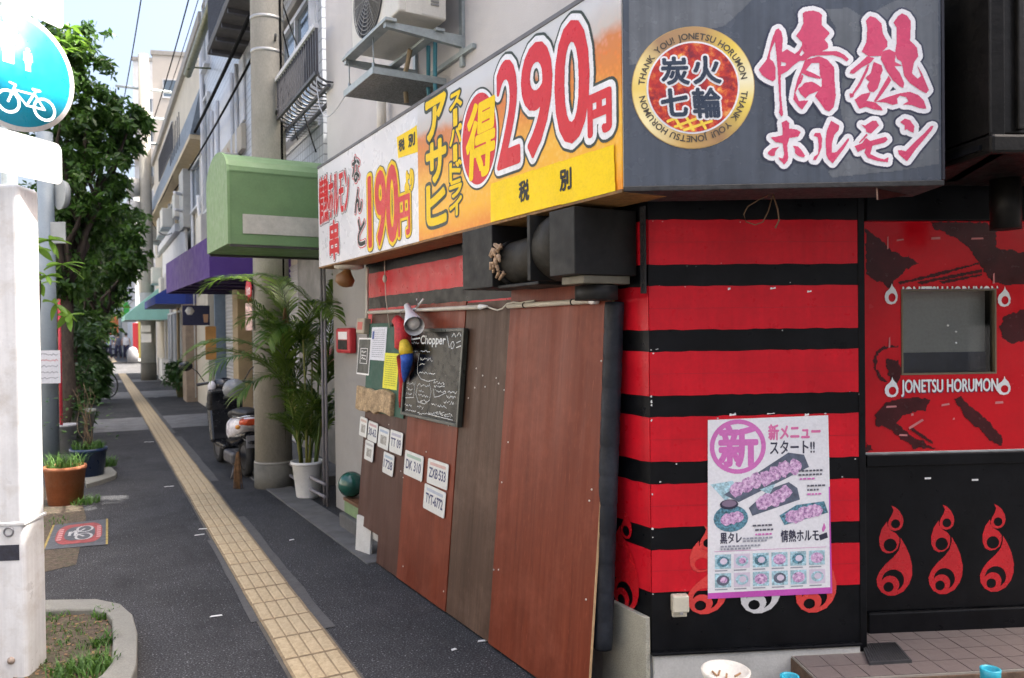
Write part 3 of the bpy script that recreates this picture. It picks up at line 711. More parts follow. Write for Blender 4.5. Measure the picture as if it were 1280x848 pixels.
# ring emblem
ex, ey = FS.inv(866, 110); er = (FS.inv(942,110)[0]-FS.inv(790,110)[0])/2
gold_m, N, L, B = nodes_of('gold_ring')
tc = N.new('ShaderNodeTexCoord').outputs['Object']; sub = N.new('ShaderNodeVectorMath'); sub.operation = 'SUBTRACT'; sub.inputs[1].default_value = (ex, ey, 0); L.new(tc, sub.inputs[0])
gr = N.new('ShaderNodeTexGradient'); gr.gradient_type = 'RADIAL'; L.new(sub.outputs[0], gr.inputs[0])
L.new(ramp(N, L, gr.outputs['Fac'], [(0,(.80,.60,.16)),(.1,(.90,.80,.45)),(.22,(.55,.36,.12)),(.33,(.34,.2,.1)),(.45,(.80,.62,.12)),(.52,(.85,.8,.55)),(.62,(.8,.6,.1)),(.72,(.45,.28,.12)),(.85,(.36,.22,.12)),(.93,(.85,.7,.3)),(1,(.80,.60,.16))]), B.inputs['Base Color'])
B.inputs['Roughness'].default_value = .3
coal_m, N, L, B = nodes_of('coal_print')
tc = N.new('ShaderNodeTexCoord').outputs['Object']
n1 = tnoise(N, L, tc, 22, 6, .7); vv = N.new('ShaderNodeTexVoronoi'); vv.inputs['Scale'].default_value = 14; L.new(tc, vv.inputs['Vector'])
cc = ramp(N, L, n1, [(.3,(.03,.02,.06)),(.42,(.22,.02,.03)),(.52,(.55,.05,.03)),(.6,(.75,.25,.05)),(.7,(.9,.65,.2))])
L.new(tmix(N, L, tmr(N, L, vv.outputs['Distance'], 0, .5, .3, .8), cc, (.5,.03,.03)), B.inputs['Base Color']); B.inputs['Roughness'].default_value = .3
def disc(r, z, n=64): return MB().add([(ex+r*math.cos(2*PI*k/n), ey+r*math.sin(2*PI*k/n), z) for k in range(n)], [tuple(range(n))])
emb = disc(er*1.012, .0014).build('emblem', mat('gold_edge', (.5,.33,.12), .35), face, FS.M)
disc(er, .0022).build('emblem_ring', gold_m, face, FS.M); disc(er*.765, .003).build('emblem_rim', wht2, face, FS.M); disc(er*.735, .0038).build('emblem_coals', coal_m, face, FS.M)
ink = mat('slate_ink', (.03,.045,.075), .3)
grillm = mat('grill_yellow', (.85,.62,.08), .3)
Rg = Ras(ex-er*.5, ey-er*.73, ex+er*.6, ey-er*.35, .0016)
for q in ((( -.42,-.55),(-.1,-.42)),((-.3,-.64),(.1,-.5)),((-.15,-.7),(.3,-.56)),((-.35,-.42),(-.2,-.66)),((-.15,-.42),(.0,-.7)),((.08,-.48),(.2,-.68))):
    Rg.stroke([(ex+a*er, ey+b*er) for a, b in q], .010)
Rg.mb(.0042).build('grill_print', grillm, face, FS.M)
Rk = Ras(ex-er*.62, ey-er*.6, ex+er*.6, ey+er*.6, .0012)
for ch, (x0,y0,x1,y1) in {'炭':(-.50,.06,-.06,.50),'火':(.02,.06,.46,.50),'七':(-.50,-.46,-.08,-.02),'輪':(.02,-.50,.46,-.02)}.items():
    text_ras(Rk, ch, ex+x0*er, ey+y0*er, ex+x1*er, ey+y1*er, shear=-.08)
Rk = Rk.grown(.0036)
layered(Rk, [(.0075, wht2), (0, ink)], FS, face, .0046, 'emblem_lettering')
def arc_text(body, a0, a1, r, h, z, m, parent):
    adv = []
    for ch in body:
        if ch == ' ': adv.append(.42)
        else:
            A, Fc, lo, hi = glyphs(ch, .022); adv.append((hi[0]-lo[0])+.11)
    tot = sum(adv); o = MB(); t = 0
    for ch, ad in zip(body, adv):
        a = a0+(a1-a0)*((t+ad/2)/tot); t += ad
        if ch == ' ': continue
        A, Fc, lo, hi = glyphs(ch, .022); cx = (lo[0]+hi[0])/2; sc = h/.72
        ca, sa = math.cos(a), math.sin(a)
        pts = []
        for p in A:
            lx, ly = (p[0]-cx)*sc, p[1]*sc
            pts.append((ex+(r+ly)*ca+lx*sa, ey+(r+ly)*sa-lx*ca, z))
        o.add(pts, Fc)
    return o.build('ring_lettering', m, parent, FS.M)
R_ = math.radians
inkg = mat('ring_ink', (.07,.06,.045), .4)
arc_text('THANK YOU! JONETSU HORUMON', R_(176), R_(8), er*.80, er*.105, .0032, inkg, face)
arc_text('THANK YOU! JONETSU HORUMON', R_(-5), R_(-172), er*.80, er*.105, .0033, inkg, face)

# ================================================================== SIDE SIGNBOARD
ss = thing('side_signboard', 'long white and orange price signboard reading 190 and 290 yen along the side wall', 'signboard', SS.w(ssL/2, sz0))
sx1 = SS.inv(523, 230)[0]
MB().box(ssL, sz0-.002, -.22, -.002, sz0+SH-.002, -.004).build('box', mat('sign_box_pale', (.55,.55,.53), .5, .1), ss, SS.M, bev=.004)
wface_m = mat('sign_white_face', (.74,.74,.77), .3, .03, 2, .02, streak=.03, spec=.4)
wface = MB().box(ssL+.002, sz0+.0, -.004, sx1, sz0+SH-.004, .0).build('white_face', wface_m, ss, SS.M)
beer, N, L, B = nodes_of('beer_print')
tc = N.new('ShaderNodeTexCoord').outputs['Object']; sp = N.new('ShaderNodeSeparateXYZ'); L.new(tc, sp.inputs[0])
wob = tnoise(N, L, tmap(N, L, tc, (3,3,3)), 1.0, 3)
hh = N.new('ShaderNodeMath'); hh.operation = 'MULTIPLY_ADD'; hh.inputs[1].default_value = .16; L.new(wob, hh.inputs[0])
hz = tmr(N, L, sp.outputs['Y'], 0, 1, sz0, sz0+SH); L.new(hz, hh.inputs[2])
base = ramp(N, L, hh.outputs[0], [(.06,(.75,.20,.01)),(.22,(.88,.45,.015)),(.45,(.85,.45,.05)),(.66,(.70,.24,.04)),(.80,(.62,.22,.07)),(.86,(.55,.50,.46)),(1.0,(.60,.61,.63))])
vo = N.new('ShaderNodeTexVoronoi'); vo.inputs['Scale'].default_value = 38; L.new(tc, vo.inputs['Vector'])
bub = tmr(N, L, vo.outputs['Distance'], .8, 0, .1, .55)
base2 = tmix(N, L, bub, base, ramp(N, L, hh.outputs[0], [(.1,(.82,.34,.02)),(.4,(.9,.58,.12)),(.75,(.78,.20,.03)),(.86,(.62,.5,.45)),(1,(.60,.61,.63))]))
L.new(base2, B.inputs['Base Color']); B.inputs['Roughness'].default_value = .3; B.inputs['Specular IOR Level'].default_value = .2
oface = MB().box(sx1+.001, sz0+.0, -.004, -.004, sz0+SH-.004, .0015).build('orange_face', beer, ss, SS.M)
MB().box(ssL-.004, sz0+SH-.003, -.22, -.003, sz0+SH+.018, .006).build('top_trim', mat('grey_trim', (.12,.12,.13), .5, .2), ss, SS.M, bev=.003)
MB().box(ssL-.002, sz0-.014, -.215, -.003, sz0-.001, .004).build('bottom_trim', mat('rusty_trim', (.22,.11,.03), .6, .4, 20, .2, 90, .3, 60, dirt=.5), ss, SS.M, bev=.002)
yel = mat('yellow_print', (.90,.62,.002), .4, .05, spec=.15); ydk = mat('golden_print', (.86,.58,.01), .4, .05, spec=.15); redl = mat('red_print', (.62,.03,.04), .35, .05, spec=.2); grn = mat('green_grey_print', (.05,.065,.055), .4, .05, spec=.2); bk = mat('black_print', (.015,.015,.015), .4, spec=.2)
def sbox(fr, q): return fbox(fr, *q)
def quadpx(fr, P, z, name, m, parent): return flat(fr, P, z, name, m, parent, .003)
def ras_for(fr, q, pad=.06, res=.002):
    a, b, c, d_ = fbox(fr, *q); return Ras(a-pad, b-pad, c+pad, d_+pad, res)
# box corners (top-left, bottom-right) picked on the sloping face
def tb(fr, xl, yl, xr, yr):
    """left edge centre pixel xl, top pixel at left yl = (top,bottom); right edge xr, yr = (top,bottom)"""
    a = fr.inv(xl, yl[1]); b = fr.inv(xl, yl[0]); c = fr.inv(xr, yr[1]); d_ = fr.inv(xr, yr[0])
    return a[0], (a[1]+c[1])/2, c[0], (b[1]+d_[1])/2
# left calligraphy (red over black, white rims)
def outl(body_boxes, layers, name, parent, z, res=.002, bold=0, shear=0):
    xs0 = min(b[1][0] for b in body_boxes); ys0 = min(b[1][1] for b in body_boxes); xs1 = max(b[1][2] for b in body_boxes); ys1 = max(b[1][3] for b in body_boxes)
    R = Ras(xs0-.02, ys0-.02, xs1+.05, ys1+.02, res)
    for body, b in body_boxes: text_ras(R, body, *b, shear=shear)
    if bold: R = R.grown(bold)
    layered(R, layers, SS, parent, z, name)
bx = tb(SS, 400, (222,278), 437, (205,268)); bx = (bx[0], bx[1], bx[2], bx[3])
outl([('情熱ホルモン', bx)], [(.016, bk), (.011, wht2), (0, redl)], 'calligraphy', wface, .0012, .0025, bold=.007)
bx = tb(SS, 413, (280,325), 424, (272,322))
outl([('串', bx)], [(.016, bk), (.011, wht2), (0, redl)], 'calligraphy', wface, .0012, .0025, bold=.009)
for ch, q in (('な',(441,(197,228),450,(194,226))),('ん',(444,(238,266),453,(235,264))),('と',(448,(274,308),457,(272,306)))):
    outl([(ch, tb(SS, *q))], [(.014, redl), (.008, wht2), (0, bk)], 'calligraphy', wface, .0012, .0025, bold=.005)
# 190 yen
outl([('190', tb(SS, 462, (222,307), 498, (205,300)))], [(.032, grn), (.024, ydk), (0, redl)], 'price_lettering', wface, .0012, bold=.016)
outl([('円', tb(SS, 499, (248,295), 513, (243,292)))], [(.024, grn), (.018, ydk), (0, redl)], 'price_lettering', wface, .0012, bold=.008)
outl([('より', tb(SS, 507, (218,240), 517, (210,236)))], [(.008, grn), (.003, ydk)], 'price_lettering', wface, .0012, bold=.008)
tagq = [(496,172),(521,157),(523,190),(498,198)]
quadpx(SS, tagq, .0012, 'tax_tag', yel, wface)
outl([('税', tb(SS, 499, (176,190), 506, (173,187))), ('別', tb(SS, 511, (169,184), 519, (166,181)))], [(0, bk)], 'tax_lettering', wface, .0026, bold=.003)
# beer name, vertical
for i, ch in enumerate('アサヒ'):
    y = (123,178,231)[i]; y1 = (171,226,279)[i]
    outl([(ch, tb(SS, 534+i*.5, (y+4, y1+3), 558, (y-4, y1-3)))], [(.020, grn), (0, ydk)], 'beer_lettering', oface, .003, bold=.013)
for i, ch in enumerate('スー丨ハドライ'.replace('ー','')):
    pass
seq = [('ス',(118,136)),('丨',(139,158)),('パ',(160,181)),('丨',(184,202)),('ド',(204,226)),('ラ',(228,247)),('イ',(249,270))]
for ch, (a, b) in seq:
    xl, xr = (568, 572) if ch == '丨' else (563, 578)
    outl([(ch, tb(SS, xl, (a, b), xr, (a-3, b-3)))], [(.011, grn), (0, ydk)], 'beer_lettering', oface, .003, bold=.0055)
# bargain roundel
def oval(fr, cx, cy, rx, ry, z, name, m, parent):
    x0, y0, x1, y1 = fbox(fr, cx-rx, cy-ry, cx+rx, cy+ry); n = 48
    a, b = (x0+x1)/2, (y0+y1)/2
    ca = fr.inv(cx, cy-ry)[1]-fr.inv(cx, cy+ry)[1]; cb = fr.inv(cx+rx, cy)[0]-fr.inv(cx-rx, cy)[0]; a, b = fr.inv(cx, cy)
    return MB().add([(a+cb/2*math.cos(2*PI*k/n), b+ca/2*math.sin(2*PI*k/n), z) for k in range(n)], [tuple(range(n))]).build(name, m, parent, fr.M)
oval(SS, 599, 174, 24.5, 64, .003, 'roundel_edge', grn, oface); oval(SS, 599, 174, 23.4, 61.5, .0036, 'roundel_rim', wht2, oface); oval(SS, 599.3, 174, 21.5, 57, .0042, 'roundel', redl, oface)
outl([('得', tb(SS, 583, (137,226), 617, (122,214)))], [(0, yel)], 'roundel_lettering', oface, .005, bold=.011, shear=.12)
# 290 yen
outl([('2', tb(SS, 624, (82,208), 650, (70,204))), ('9', tb(SS, 655, (64,196), 691, (46,190))), ('0', tb(SS, 697, (38,180), 737, (18,172))),
      ('円', tb(SS, 738, (122,168), 764, (114,162)))], [(.038, grn), (.026, wht2), (0, redl)], 'price_lettering', oface, .003, bold=.012)
quadpx(SS, [(615,230),(769,181),(771,239),(615,278)], .0072, 'tax_tag', yel, oface)
for ch_, q_ in (('税', (651, (228,253), 663, (225,250))), ('別', (702, (214,239), 716, (210,236)))): outl([(ch_, tb(SS, *q_))], [(0, bk)], 'tax_lettering', oface, .0086, bold=.0035)
# hanging wires and bits under the front sign
wirem = mat('brown_wire', (.14,.08,.04), .6)
p = [FS.w(*FS.inv(x, y), -.12) for x, y in ((975,236),(960,243),(945,252),(940,262),(943,272),(955,276),(965,272),(972,258),(977,240))]
tag(MB().tube(p, .0022, 6).tube([FS.w(*FS.inv(x,y),-.12) for x, y in ((978,236),(984,255),(986,270),(981,280))], .003, 6).build('loose_wire', wirem), 'loop of loose brown wire hanging under the slate signboard', 'wire')
a_ = FS.inv(1100, 248); b_ = FS.inv(1168, 232)
lip = thing('rust_flap', 'dark red metal flap hanging under the right end of the slate signboard', 'metal flap', FS.w(a_[0], a_[1], -.1))
MB().add([(a_[0],sz0-.012,-.03),(b_[0],sz0-.012,-.2),(a_[0]+.01,a_[1],-.04)], [(0,1,2),(2,1,0)]).build('flap', mat('dark_red_metal', (.10,.015,.012), .5, .3), lip, FS.M)
MB().tube([(a_[0],sz0-.01,-.028),(a_[0]+.006,a_[1],-.036)], .003, 6).build('edge_rod', mat('pale_rod', (.45,.3,.25), .5), lip, FS.M)

# ================================================================== BLACK OVERHANG ON THE RIGHT
qa, qb = D(1180, 228, 3.30), D(1237, 193, 2.77)
ovz = (qa.z+qb.z)/2
ov = thing('black_overhang', 'black boxed overhang with a drainpipe above the door at the right edge', 'overhang', qa)
OVF = Fr((qb.x, qb.y, 0), FW.X); OVS = Fr((qb.x, qb.y, 0), Vector((qb.x-qa.x, qb.y-qa.y, 0)))
ovm = mat('black_fascia', (.007,.0065,.006), .42, .4, 6, .2, 60, .12, 50, streak=.3, dirt=.25, dirtcol=(.03,.027,.025), spec=.2)
L_ = (qb-qa).length
MB().box(-L_, ovz, -.05, -.003, 3.6, .0).build('side_board', ovm, ov, OVS.M, bev=.003)
MB().box(.0, ovz+.075, -.6, 1.6, 3.6, .0).build('front_board', ovm, ov, OVF.M, bev=.003)
MB().box(-.006, ovz-.0, -.61, 1.6, ovz+.07, .02).build('lower_moulding', ovm, ov, OVF.M, bev=.012)
MB().box(.095, ovz+.085, .0, .12, 3.6, .02).build('batten', ovm, ov, OVF.M, bev=.004)
MB().box(.123, ovz+.10, .001, 1.6, 3.6, .006).build('blue_panel', mat('blue_black_panel', (.02,.03,.05), .35, .2), ov, OVF.M)
dp = D(1257, 260, 3.25); MB().tube([(dp.x,dp.y,ovz+.02),(dp.x,dp.y,D(1257,287,3.25).z)], .058, 20).build('drainpipe', ovm, ov)
MB().box(-.02, ovz+.02, -.6, 1.6, ovz+.04, -.03).build('soffit', blk, ov, OVF.M)

# ================================================================== SIDE WALL FITTINGS UNDER THE SIGN
def SP(t, w_, z): return SW.w(-t, z, w_)
ductm = mat('duct_black', (.014,.014,.014), .55, .3, 5, .15, 60, .1, 40, dirt=.3, dirtcol=(.035,.032,.025), dscale=4, spec=.25)
ductp = mat('duct_pipe', (.026,.024,.020), .6, .35, 6, .2, 50, .2, 30, dirt=.4, dirtcol=(.07,.055,.035), spec=.25)
du = thing('exhaust_duct', 'black exhaust duct with boxed hood and fat round pipe under the orange signboard', 'duct', SP(.5,.15,1.9))
zl = SW.inv(795, 345, .02)[1]
MB().box(-.245, zl, .012, -.06, sz0-.03, .33).build('hood_box', ductm, du, SW.M, bev=.004)
MB().box(-.23, zl-.035, .04, -.07, zl-.001, .28).build('hood_collar', mat('duct_collar', (.12,.11,.08), .5, .3), du, SW.M, bev=.004)
MB().tube([SP(.16,.15,zl-.04), SP(.16,.15,zl-.10)], .092, 24).build('round_collar', ductm, du)
pts = [SP(.24+.03*k, .17-.0*k, 2.03-.0025*k*k*.3) for k in range(0, 4)]
MB().tube([SP(.245,.17,2.03), SP(.33,.175,2.025), SP(.42,.18,2.0)], [.15,.148,.145], 28).build('elbow', ductp, du)
MB().box(-.425, zl-.005, .03, -.40, sz0-.02, .33).build('flange_plate', ductm, du, SW.M, bev=.003)
MB().tube([SP(.43,.17,1.995), SP(.6,.18,1.98), SP(.78,.19,1.97)], .105, 28).build('round_pipe', ductp, du)
MB().tube([SP(.735,.19,1.973), SP(.775,.19,1.971)], .114, 28).build('pipe_band', ductm, du)
rg = MB()
for k in range(14):
    a = random.uniform(2.2,3.6); t0 = .74+random.uniform(-.02,.05); c_ = SP(t0,.19,1.972); n_ = SW.Z*math.cos(a-PI*.9)+Vector((0,0,1))*math.sin(a)*.9
    p0 = c_+n_*.11; rg.tube([p0, p0+n_*.015+eS*random.uniform(-.03,.03), p0+n_*.02+Vector((0,0,-.03))+eS*random.uniform(-.04,.04)], [.010,.012,.006], 6)
rg.build('torn_tape', mat('torn_tape', (.40,.27,.17), .8, .5, 30), du)
MB().box(-1.12, SW.inv(590,362,.29)[1], .012, -.80, sz0-.015, .30).build('end_box', ductm, du, SW.M, bev=.004)
MB().box(-.80, zl-.02, .012, -.43, zl-.005, .27).build('drip_plate', ductm, du, SW.M, bev=.003)
MB().box(-.43, zl-.09, .008, -.26, zl-.006, .03).build('green_sheet', mat('olive_sheet', (.06,.065,.04), .6, .3), du, SW.M)
# slotted angle bar
sb0, sb1 = SW.inv(803, 367, .03)[1], sz0-.02
sbx = SW.inv(803, 300, .03)[0]
sbr = MB(); nsl = 9; hgt = (sb1-sb0)/nsl
for k in range(nsl):
    y0 = sb0+k*hgt
    sbr.box(sbx-.016, y0, .024, sbx-.004, y0+hgt, .03).box(sbx+.004, y0, .024, sbx+.016, y0+hgt, .03).box(sbx-.004, y0, .024, sbx+.004, y0+hgt*.32, .03)
sbr.box(sbx-.016, sb0, .006, sbx-.012, sb1, .024)
tag(sbr.build('slotted_bracket', mat('black_steel', (.02,.02,.022), .45), None, SW.M), 'black slotted steel angle bar hanging at the striped wall corner', 'bracket')
# ribbed vertical hose
hpts = []; hr = []; z_ = .27; ztp = zl-.10
while z_ < ztp:
    for dz_, r_ in ((0,.041),(.008,.0425),(.10,.0425),(.118,.040)):
        f__ = min(1, (z_+dz_-.27)/(ztp-.27)); hpts.append(SP(.19-.025*f__, .115-.065*f__, z_+dz_)); hr.append(r_)
    z_ += .125
hose = MB().tube(hpts, hr, 24).build('ribbed_hose', mat('hose_black', (.014,.017,.024), .5, .35, 6, .15, 60, dirt=.4, dirtcol=(.06,.065,.075), dscale=3, spec=.25))
tag(hose, 'black ribbed duct hose standing behind the wooden partition edge', 'hose')
# speckled slab leaning at the wall foot
a_, b_ = SW.inv(757, 748, .03), SW.inv(807, 773, .03)
slab = MB().prism([(a_[0]-.03,-.0),(b_[0],-.0),(b_[0],b_[1]),(a_[0],a_[1]),(a_[0]-.03,a_[1]+.01)], .006, .03).build('stone_slab', mat('terrazzo', (.36,.35,.29), .5, .12, 20, .35, 200, .05, dirt=.2), None, SW.M, bev=.002)
tag(slab, 'speckled stone slab leaning against the foot of the wall corner', 'slab')
# ================================================================== WOODEN PARTITION
B0 = G(733, 890)
wB = (B0-Cc).dot(SW.Z); tB = -(B0-Cc).dot(SW.X)
PH = 1.825
tB = .178; wB = .19
PF = Fr(SP(tB, wB, 0), -eS, SW.Z*-(wB-.025)+Vector((0,0,PH)))
red_w = woodmat('red_plywood', (.125,.026,.012), (.185,.040,.019), (.235,.062,.032), .42)
brn_w = woodmat('brown_plywood', (.055,.032,.022), (.098,.058,.040), (.145,.09,.063), .5)
drk_w = woodmat('dark_plywood', (.060,.028,.021), (.090,.043,.032), (.12,.062,.048), .48)
part = thing('wooden_partition', 'leaning wooden partition of red and brown plywood sheets along the side wall', 'partition', PF.w(-1.5,0,0))
xb = [PF.inv(455,560)[0], PF.inv(480,600)[0], PF.inv(507,600)[0], PF.inv(571,600)[0], PF.inv(628,600)[0], 0.0]
tops = [1.81, 1.81, 1.825, 1.815, 1.875]
zs = [.0, .003, .006, .001, .010]
mats_ = [drk_w, drk_w, red_w, brn_w, red_w]
pale_edge = mat('plywood_edge', (.45,.30,.16), .7, .2, 20, .1)
for i in range(5):
    y0 = .012 if i else .20
    sh_ = MB().box(xb[i]+.0015, y0, zs[i], xb[i+1]-.0015, tops[i], zs[i]+.012).build('plywood_sheet', mats_[i], part, PF.M, bev=.001)
    if i == 4: MB().box(-.0013, .012, zs[i]+.0003, .0005, tops[i], zs[i]+.0117).build('sheet_edge', pale_edge, sh_, PF.M)
for (px, py) in ((490,531),(495,547),(505,589),(508,597),(530,602),(565,532),(590,498),(600,461),(608,470),(625,473),(640,553),(632,603),(537,565),(622,712),(628,712),(559,739),(508,708),(757,452),(742,626),(738,749),(745,612),(598,485),(611,484),(628,480),(635,488)):
    x_, y_ = PF.inv(px, py); sc_ = MB().lathe([(0,.0035),(.004,.003),(.005,0)], 8, T(x_, y_, .0225)).build('screw_cap', mat('screw_cap', (.6,.55,.5), .5), part, PF.M)
PZ = .0245
# ---- chalkboard
def prect(TL, TR, BR, BL, fr=PF):
    a, b, c, d_ = (fr.inv(*q) for q in (TL, TR, BR, BL))
    return (a[0]+d_[0])/2, (d_[1]+c[1])/2, (b[0]+c[0])/2, (a[1]+b[1])/2
x0, y0, x1, y1 = prect((517,414),(592,409),(581,534),(510,519))
cb = thing('chalkboard', 'black framed chalk menu board hung on the wooden partition', 'chalkboard', PF.w((x0+x1)/2, y0, PZ))
holed(x0, y0, x1, y1, x0+.022, y0+.022, x1-.022, y1-.022, PZ, PZ+.032).build('frame', mat('board_frame', (.035,.04,.033), .35, .2), cb, PF.M, bev=.003)
sfc = MB().box(x0+.0225, y0+.0225, PZ, x1-.0225, y1-.0225, PZ+.02).build('slate', mat('chalk_slate', (.005,.006,.006), .25, .4, 5, spec=.14), cb, PF.M)
chalk = mat('chalk', (.70,.72,.72), .9, .3, 60); bw, bh = x1-x0, y1-y0
def bxy(a, b): return x0+a*bw, y0+b*bh
def scrib(R, a, b, wd, h, n):
    xx = a; pts = []
    for k in range(n):
        pts.append((x0+(a+wd*k/n)*bw+random.uniform(-.004,.004), y0+(b+random.uniform(-h, h))*bh))
        if random.random() < .28 and len(pts) > 1: R.stroke(pts, .0036); pts = []
    if len(pts) > 1: R.stroke(pts, .0036)
Rc = Ras(x0, y0, x1, y1, .0015)
a_ = bxy(.27,.80)+bxy(.70,.925); text_ras(Rc, 'Chopper', *a_); Rc = Rc.grown(.0018)
Rc2 = Ras(x0, y0, x1, y1, .0015)
for p_ in ([(.06,.875),(.25,.895)],[(.06,.875),(.09,.91)],[(.06,.875),(.085,.845)]): Rc2.stroke([bxy(*q) for q in p_], .010)
for p_ in ([(.72,.92),(.77,.80)],[(.80,.91),(.83,.95),(.86,.91)],[(.88,.92),(.91,.96),(.94,.92)],[(.81,.86),(.79,.83),(.80,.79),(.83,.79),(.845,.83),(.83,.86),(.81,.86)],[(.88,.85),(.94,.87)],[(.88,.80),(.95,.82)]): Rc2.stroke([bxy(*q) for q in p_], .005)
for p_ in ([(.26,.72),(.24,.6),(.25,.5),(.32,.44),(.45,.42),(.58,.45)],[(.22,.40),(.21,.22),(.05,.20)],[(.27,.36),(.25,.26),(.30,.18),(.42,.17),(.50,.22),(.52,.32),(.48,.40)],[(.55,.35),(.58,.26),(.66,.28),(.75,.32)],[(.48,.07),(.90,.06)]): Rc2.stroke([bxy(*q) for q in p_], .0035)
for (a, b, wd, h, n) in ((.09,.84,.16,.012,16),(.08,.74,.16,.01,14),(.28,.75,.18,.01,12),(.28,.66,.24,.018,22),(.28,.60,.1,.014,9),(.28,.51,.3,.012,24),(.06,.37,.16,.014,16),(.06,.31,.12,.014,12),(.06,.25,.12,.014,12),(.27,.37,.22,.016,18),(.30,.31,.1,.014,9),(.30,.26,.18,.014,16),(.34,.20,.12,.012,10),(.55,.42,.2,.014,16),(.57,.38,.18,.016,15),(.58,.33,.2,.014,18),(.80,.34,.15,.014,14),(.78,.29,.16,.014,14),(.74,.23,.18,.018,16),(.54,.18,.26,.014,18),(.62,.11,.28,.014,20),(.05,.115,.14,.02,14),(.08,.06,.2,.016,16),(.29,.12,.12,.026,10),(.30,.06,.18,.018,14),(.50,.09,.38,.014,30)): scrib(Rc2, a, b, wd, h, n)
Rc.mb(PZ+.0212).build('chalk_lettering', chalk, sfc, PF.M); Rc2.mb(PZ+.0208).build('chalk_writing', chalk, sfc, PF.M)
# ---- green notice board with papers
a_, b_ = PF.inv(467,398), PF.inv(508,520)
gb = MB().box(a_[0], b_[1]-.02, PZ-.002, PF.inv(513,460)[0], PF.inv(470,405)[1], PZ+.004).build('notice_board', mat('green_board', (.035,.095,.065), .7, .12), None, PF.M, bev=.002)
tag(gb, 'dark green notice board between the partition edge and the chalkboard', 'notice board')
def paper(name, label, q, m, z, cat='paper'):
    xx0, yy0, xx1, yy1 = prect(*q); o = thing(name, label, cat, PF.w((xx0+xx1)/2, yy0, z))
    MB().box(xx0, yy0, z, xx1, yy1, z+.0015).build('sheet', m, o, PF.M)
    return o, (xx0, yy0, xx1, yy1)
pw = mat('white_paper', (.72,.73,.78), .7, .05, 10, .08, 60); py_ = mat('yellow_paper', (.75,.72,.05), .7, .08, 10, .1, 60); greyink = mat('grey_ink', (.30,.31,.36), .7); 
def lines_on(o, b, z, n, m, c=.75, x=(.12,.9), y=(.1,.9)):
    W_, H_ = b[2]-b[0], b[3]-b[1]; q = MB()
    for k in range(n):
        yy = b[1]+H_*(y[0]+(y[1]-y[0])*k/max(1,n-1)); xx = b[0]+W_*x[0]; e_ = b[0]+W_*x[1]
        while xx < e_:
            l_ = random.uniform(.02,.06)*c; q.box(xx, yy, z, min(e_, xx+l_), yy+H_*.018, z+.0004); xx += l_+.008
    ob = q.build('print_lines', m, o, PF.M); ob['kind'] = 'stuff'; return ob
o_, b_ = paper('white_notice', 'white printed notice pinned on the green board', ((469,411),(489,408),(486,452),(468,450)), pw, PZ+.005); lines_on(o_, b_, PZ+.0068, 14, greyink)
MB().box(b_[0]+.02, b_[3]-.09, PZ+.0067, b_[0]+.06, b_[3]-.03, PZ+.0072).build('blue_stamp', mat('blue_ink', (.05,.1,.35), .6), o_, PF.M)
o_, b_ = paper('yellow_notice', 'yellow printed notice pinned on the green board beside the parrot', ((485,443),(503,441),(502,489),(484,485)), py_, PZ+.005); lines_on(o_, b_, PZ+.0068, 14, mat('olive_ink', (.35,.33,.03), .7))
o_, b_ = paper('black_card', 'small black card with white border beside the green board', ((452,424),(468,422),(467,469),(452,469)), wht, PZ+.006, 'card')
MB().box(b_[0]+.012, b_[1]+.012, PZ+.0076, b_[2]-.012, b_[3]-.012, PZ+.0084).build('black_face', mat('card_black', (.02,.025,.022), .4), o_, PF.M)
W_, H_ = b_[2]-b_[0], b_[3]-b_[1]
holed(b_[0]+W_*.22, b_[1]+H_*.3, b_[0]+W_*.8, b_[1]+H_*.72, b_[0]+W_*.25, b_[1]+H_*.315, b_[0]+W_*.77, b_[1]+H_*.705, PZ+.0085, PZ+.009).build('card_border', wht, o_, PF.M)
Rq = Ras(b_[0], b_[1], b_[2], b_[3], .002)
for yy in (.62,.52,.44):
    pts = [(b_[0]+W_*(.32+.36*k/9), b_[1]+H_*(yy+random.uniform(-.025,.025))) for k in range(10)]; Rq.stroke(pts, .006)
Rq.mb(PZ+.0092).build('card_writing', wht, o_, PF.M)
# driftwood plank
x0, y0, x1, y1 = prect((454,484),(498,490),(499,520),(455,512))
dw = MB(); n = 9; P = []
for i in range(n+1):
    xx = x0+(x1-x0)*i/n; P.append((xx, y1+random.uniform(-.012,.012)))
for i in range(n, -1, -1):
    xx = x0+(x1-x0)*i/n; P.append((xx, y0+random.uniform(-.014,.014)))
dw.prism(P, PZ, PZ+.04)
tag(dw.build('driftwood_plank', mat('driftwood', (.42,.30,.17), .85, .35, 14, .3, 60, .8, 30, dirt=.6, dirtcol=(.12,.07,.03), dscale=16), None, PF.M, bev=.008), 'rough pale driftwood plank under the green notice board', 'plank')
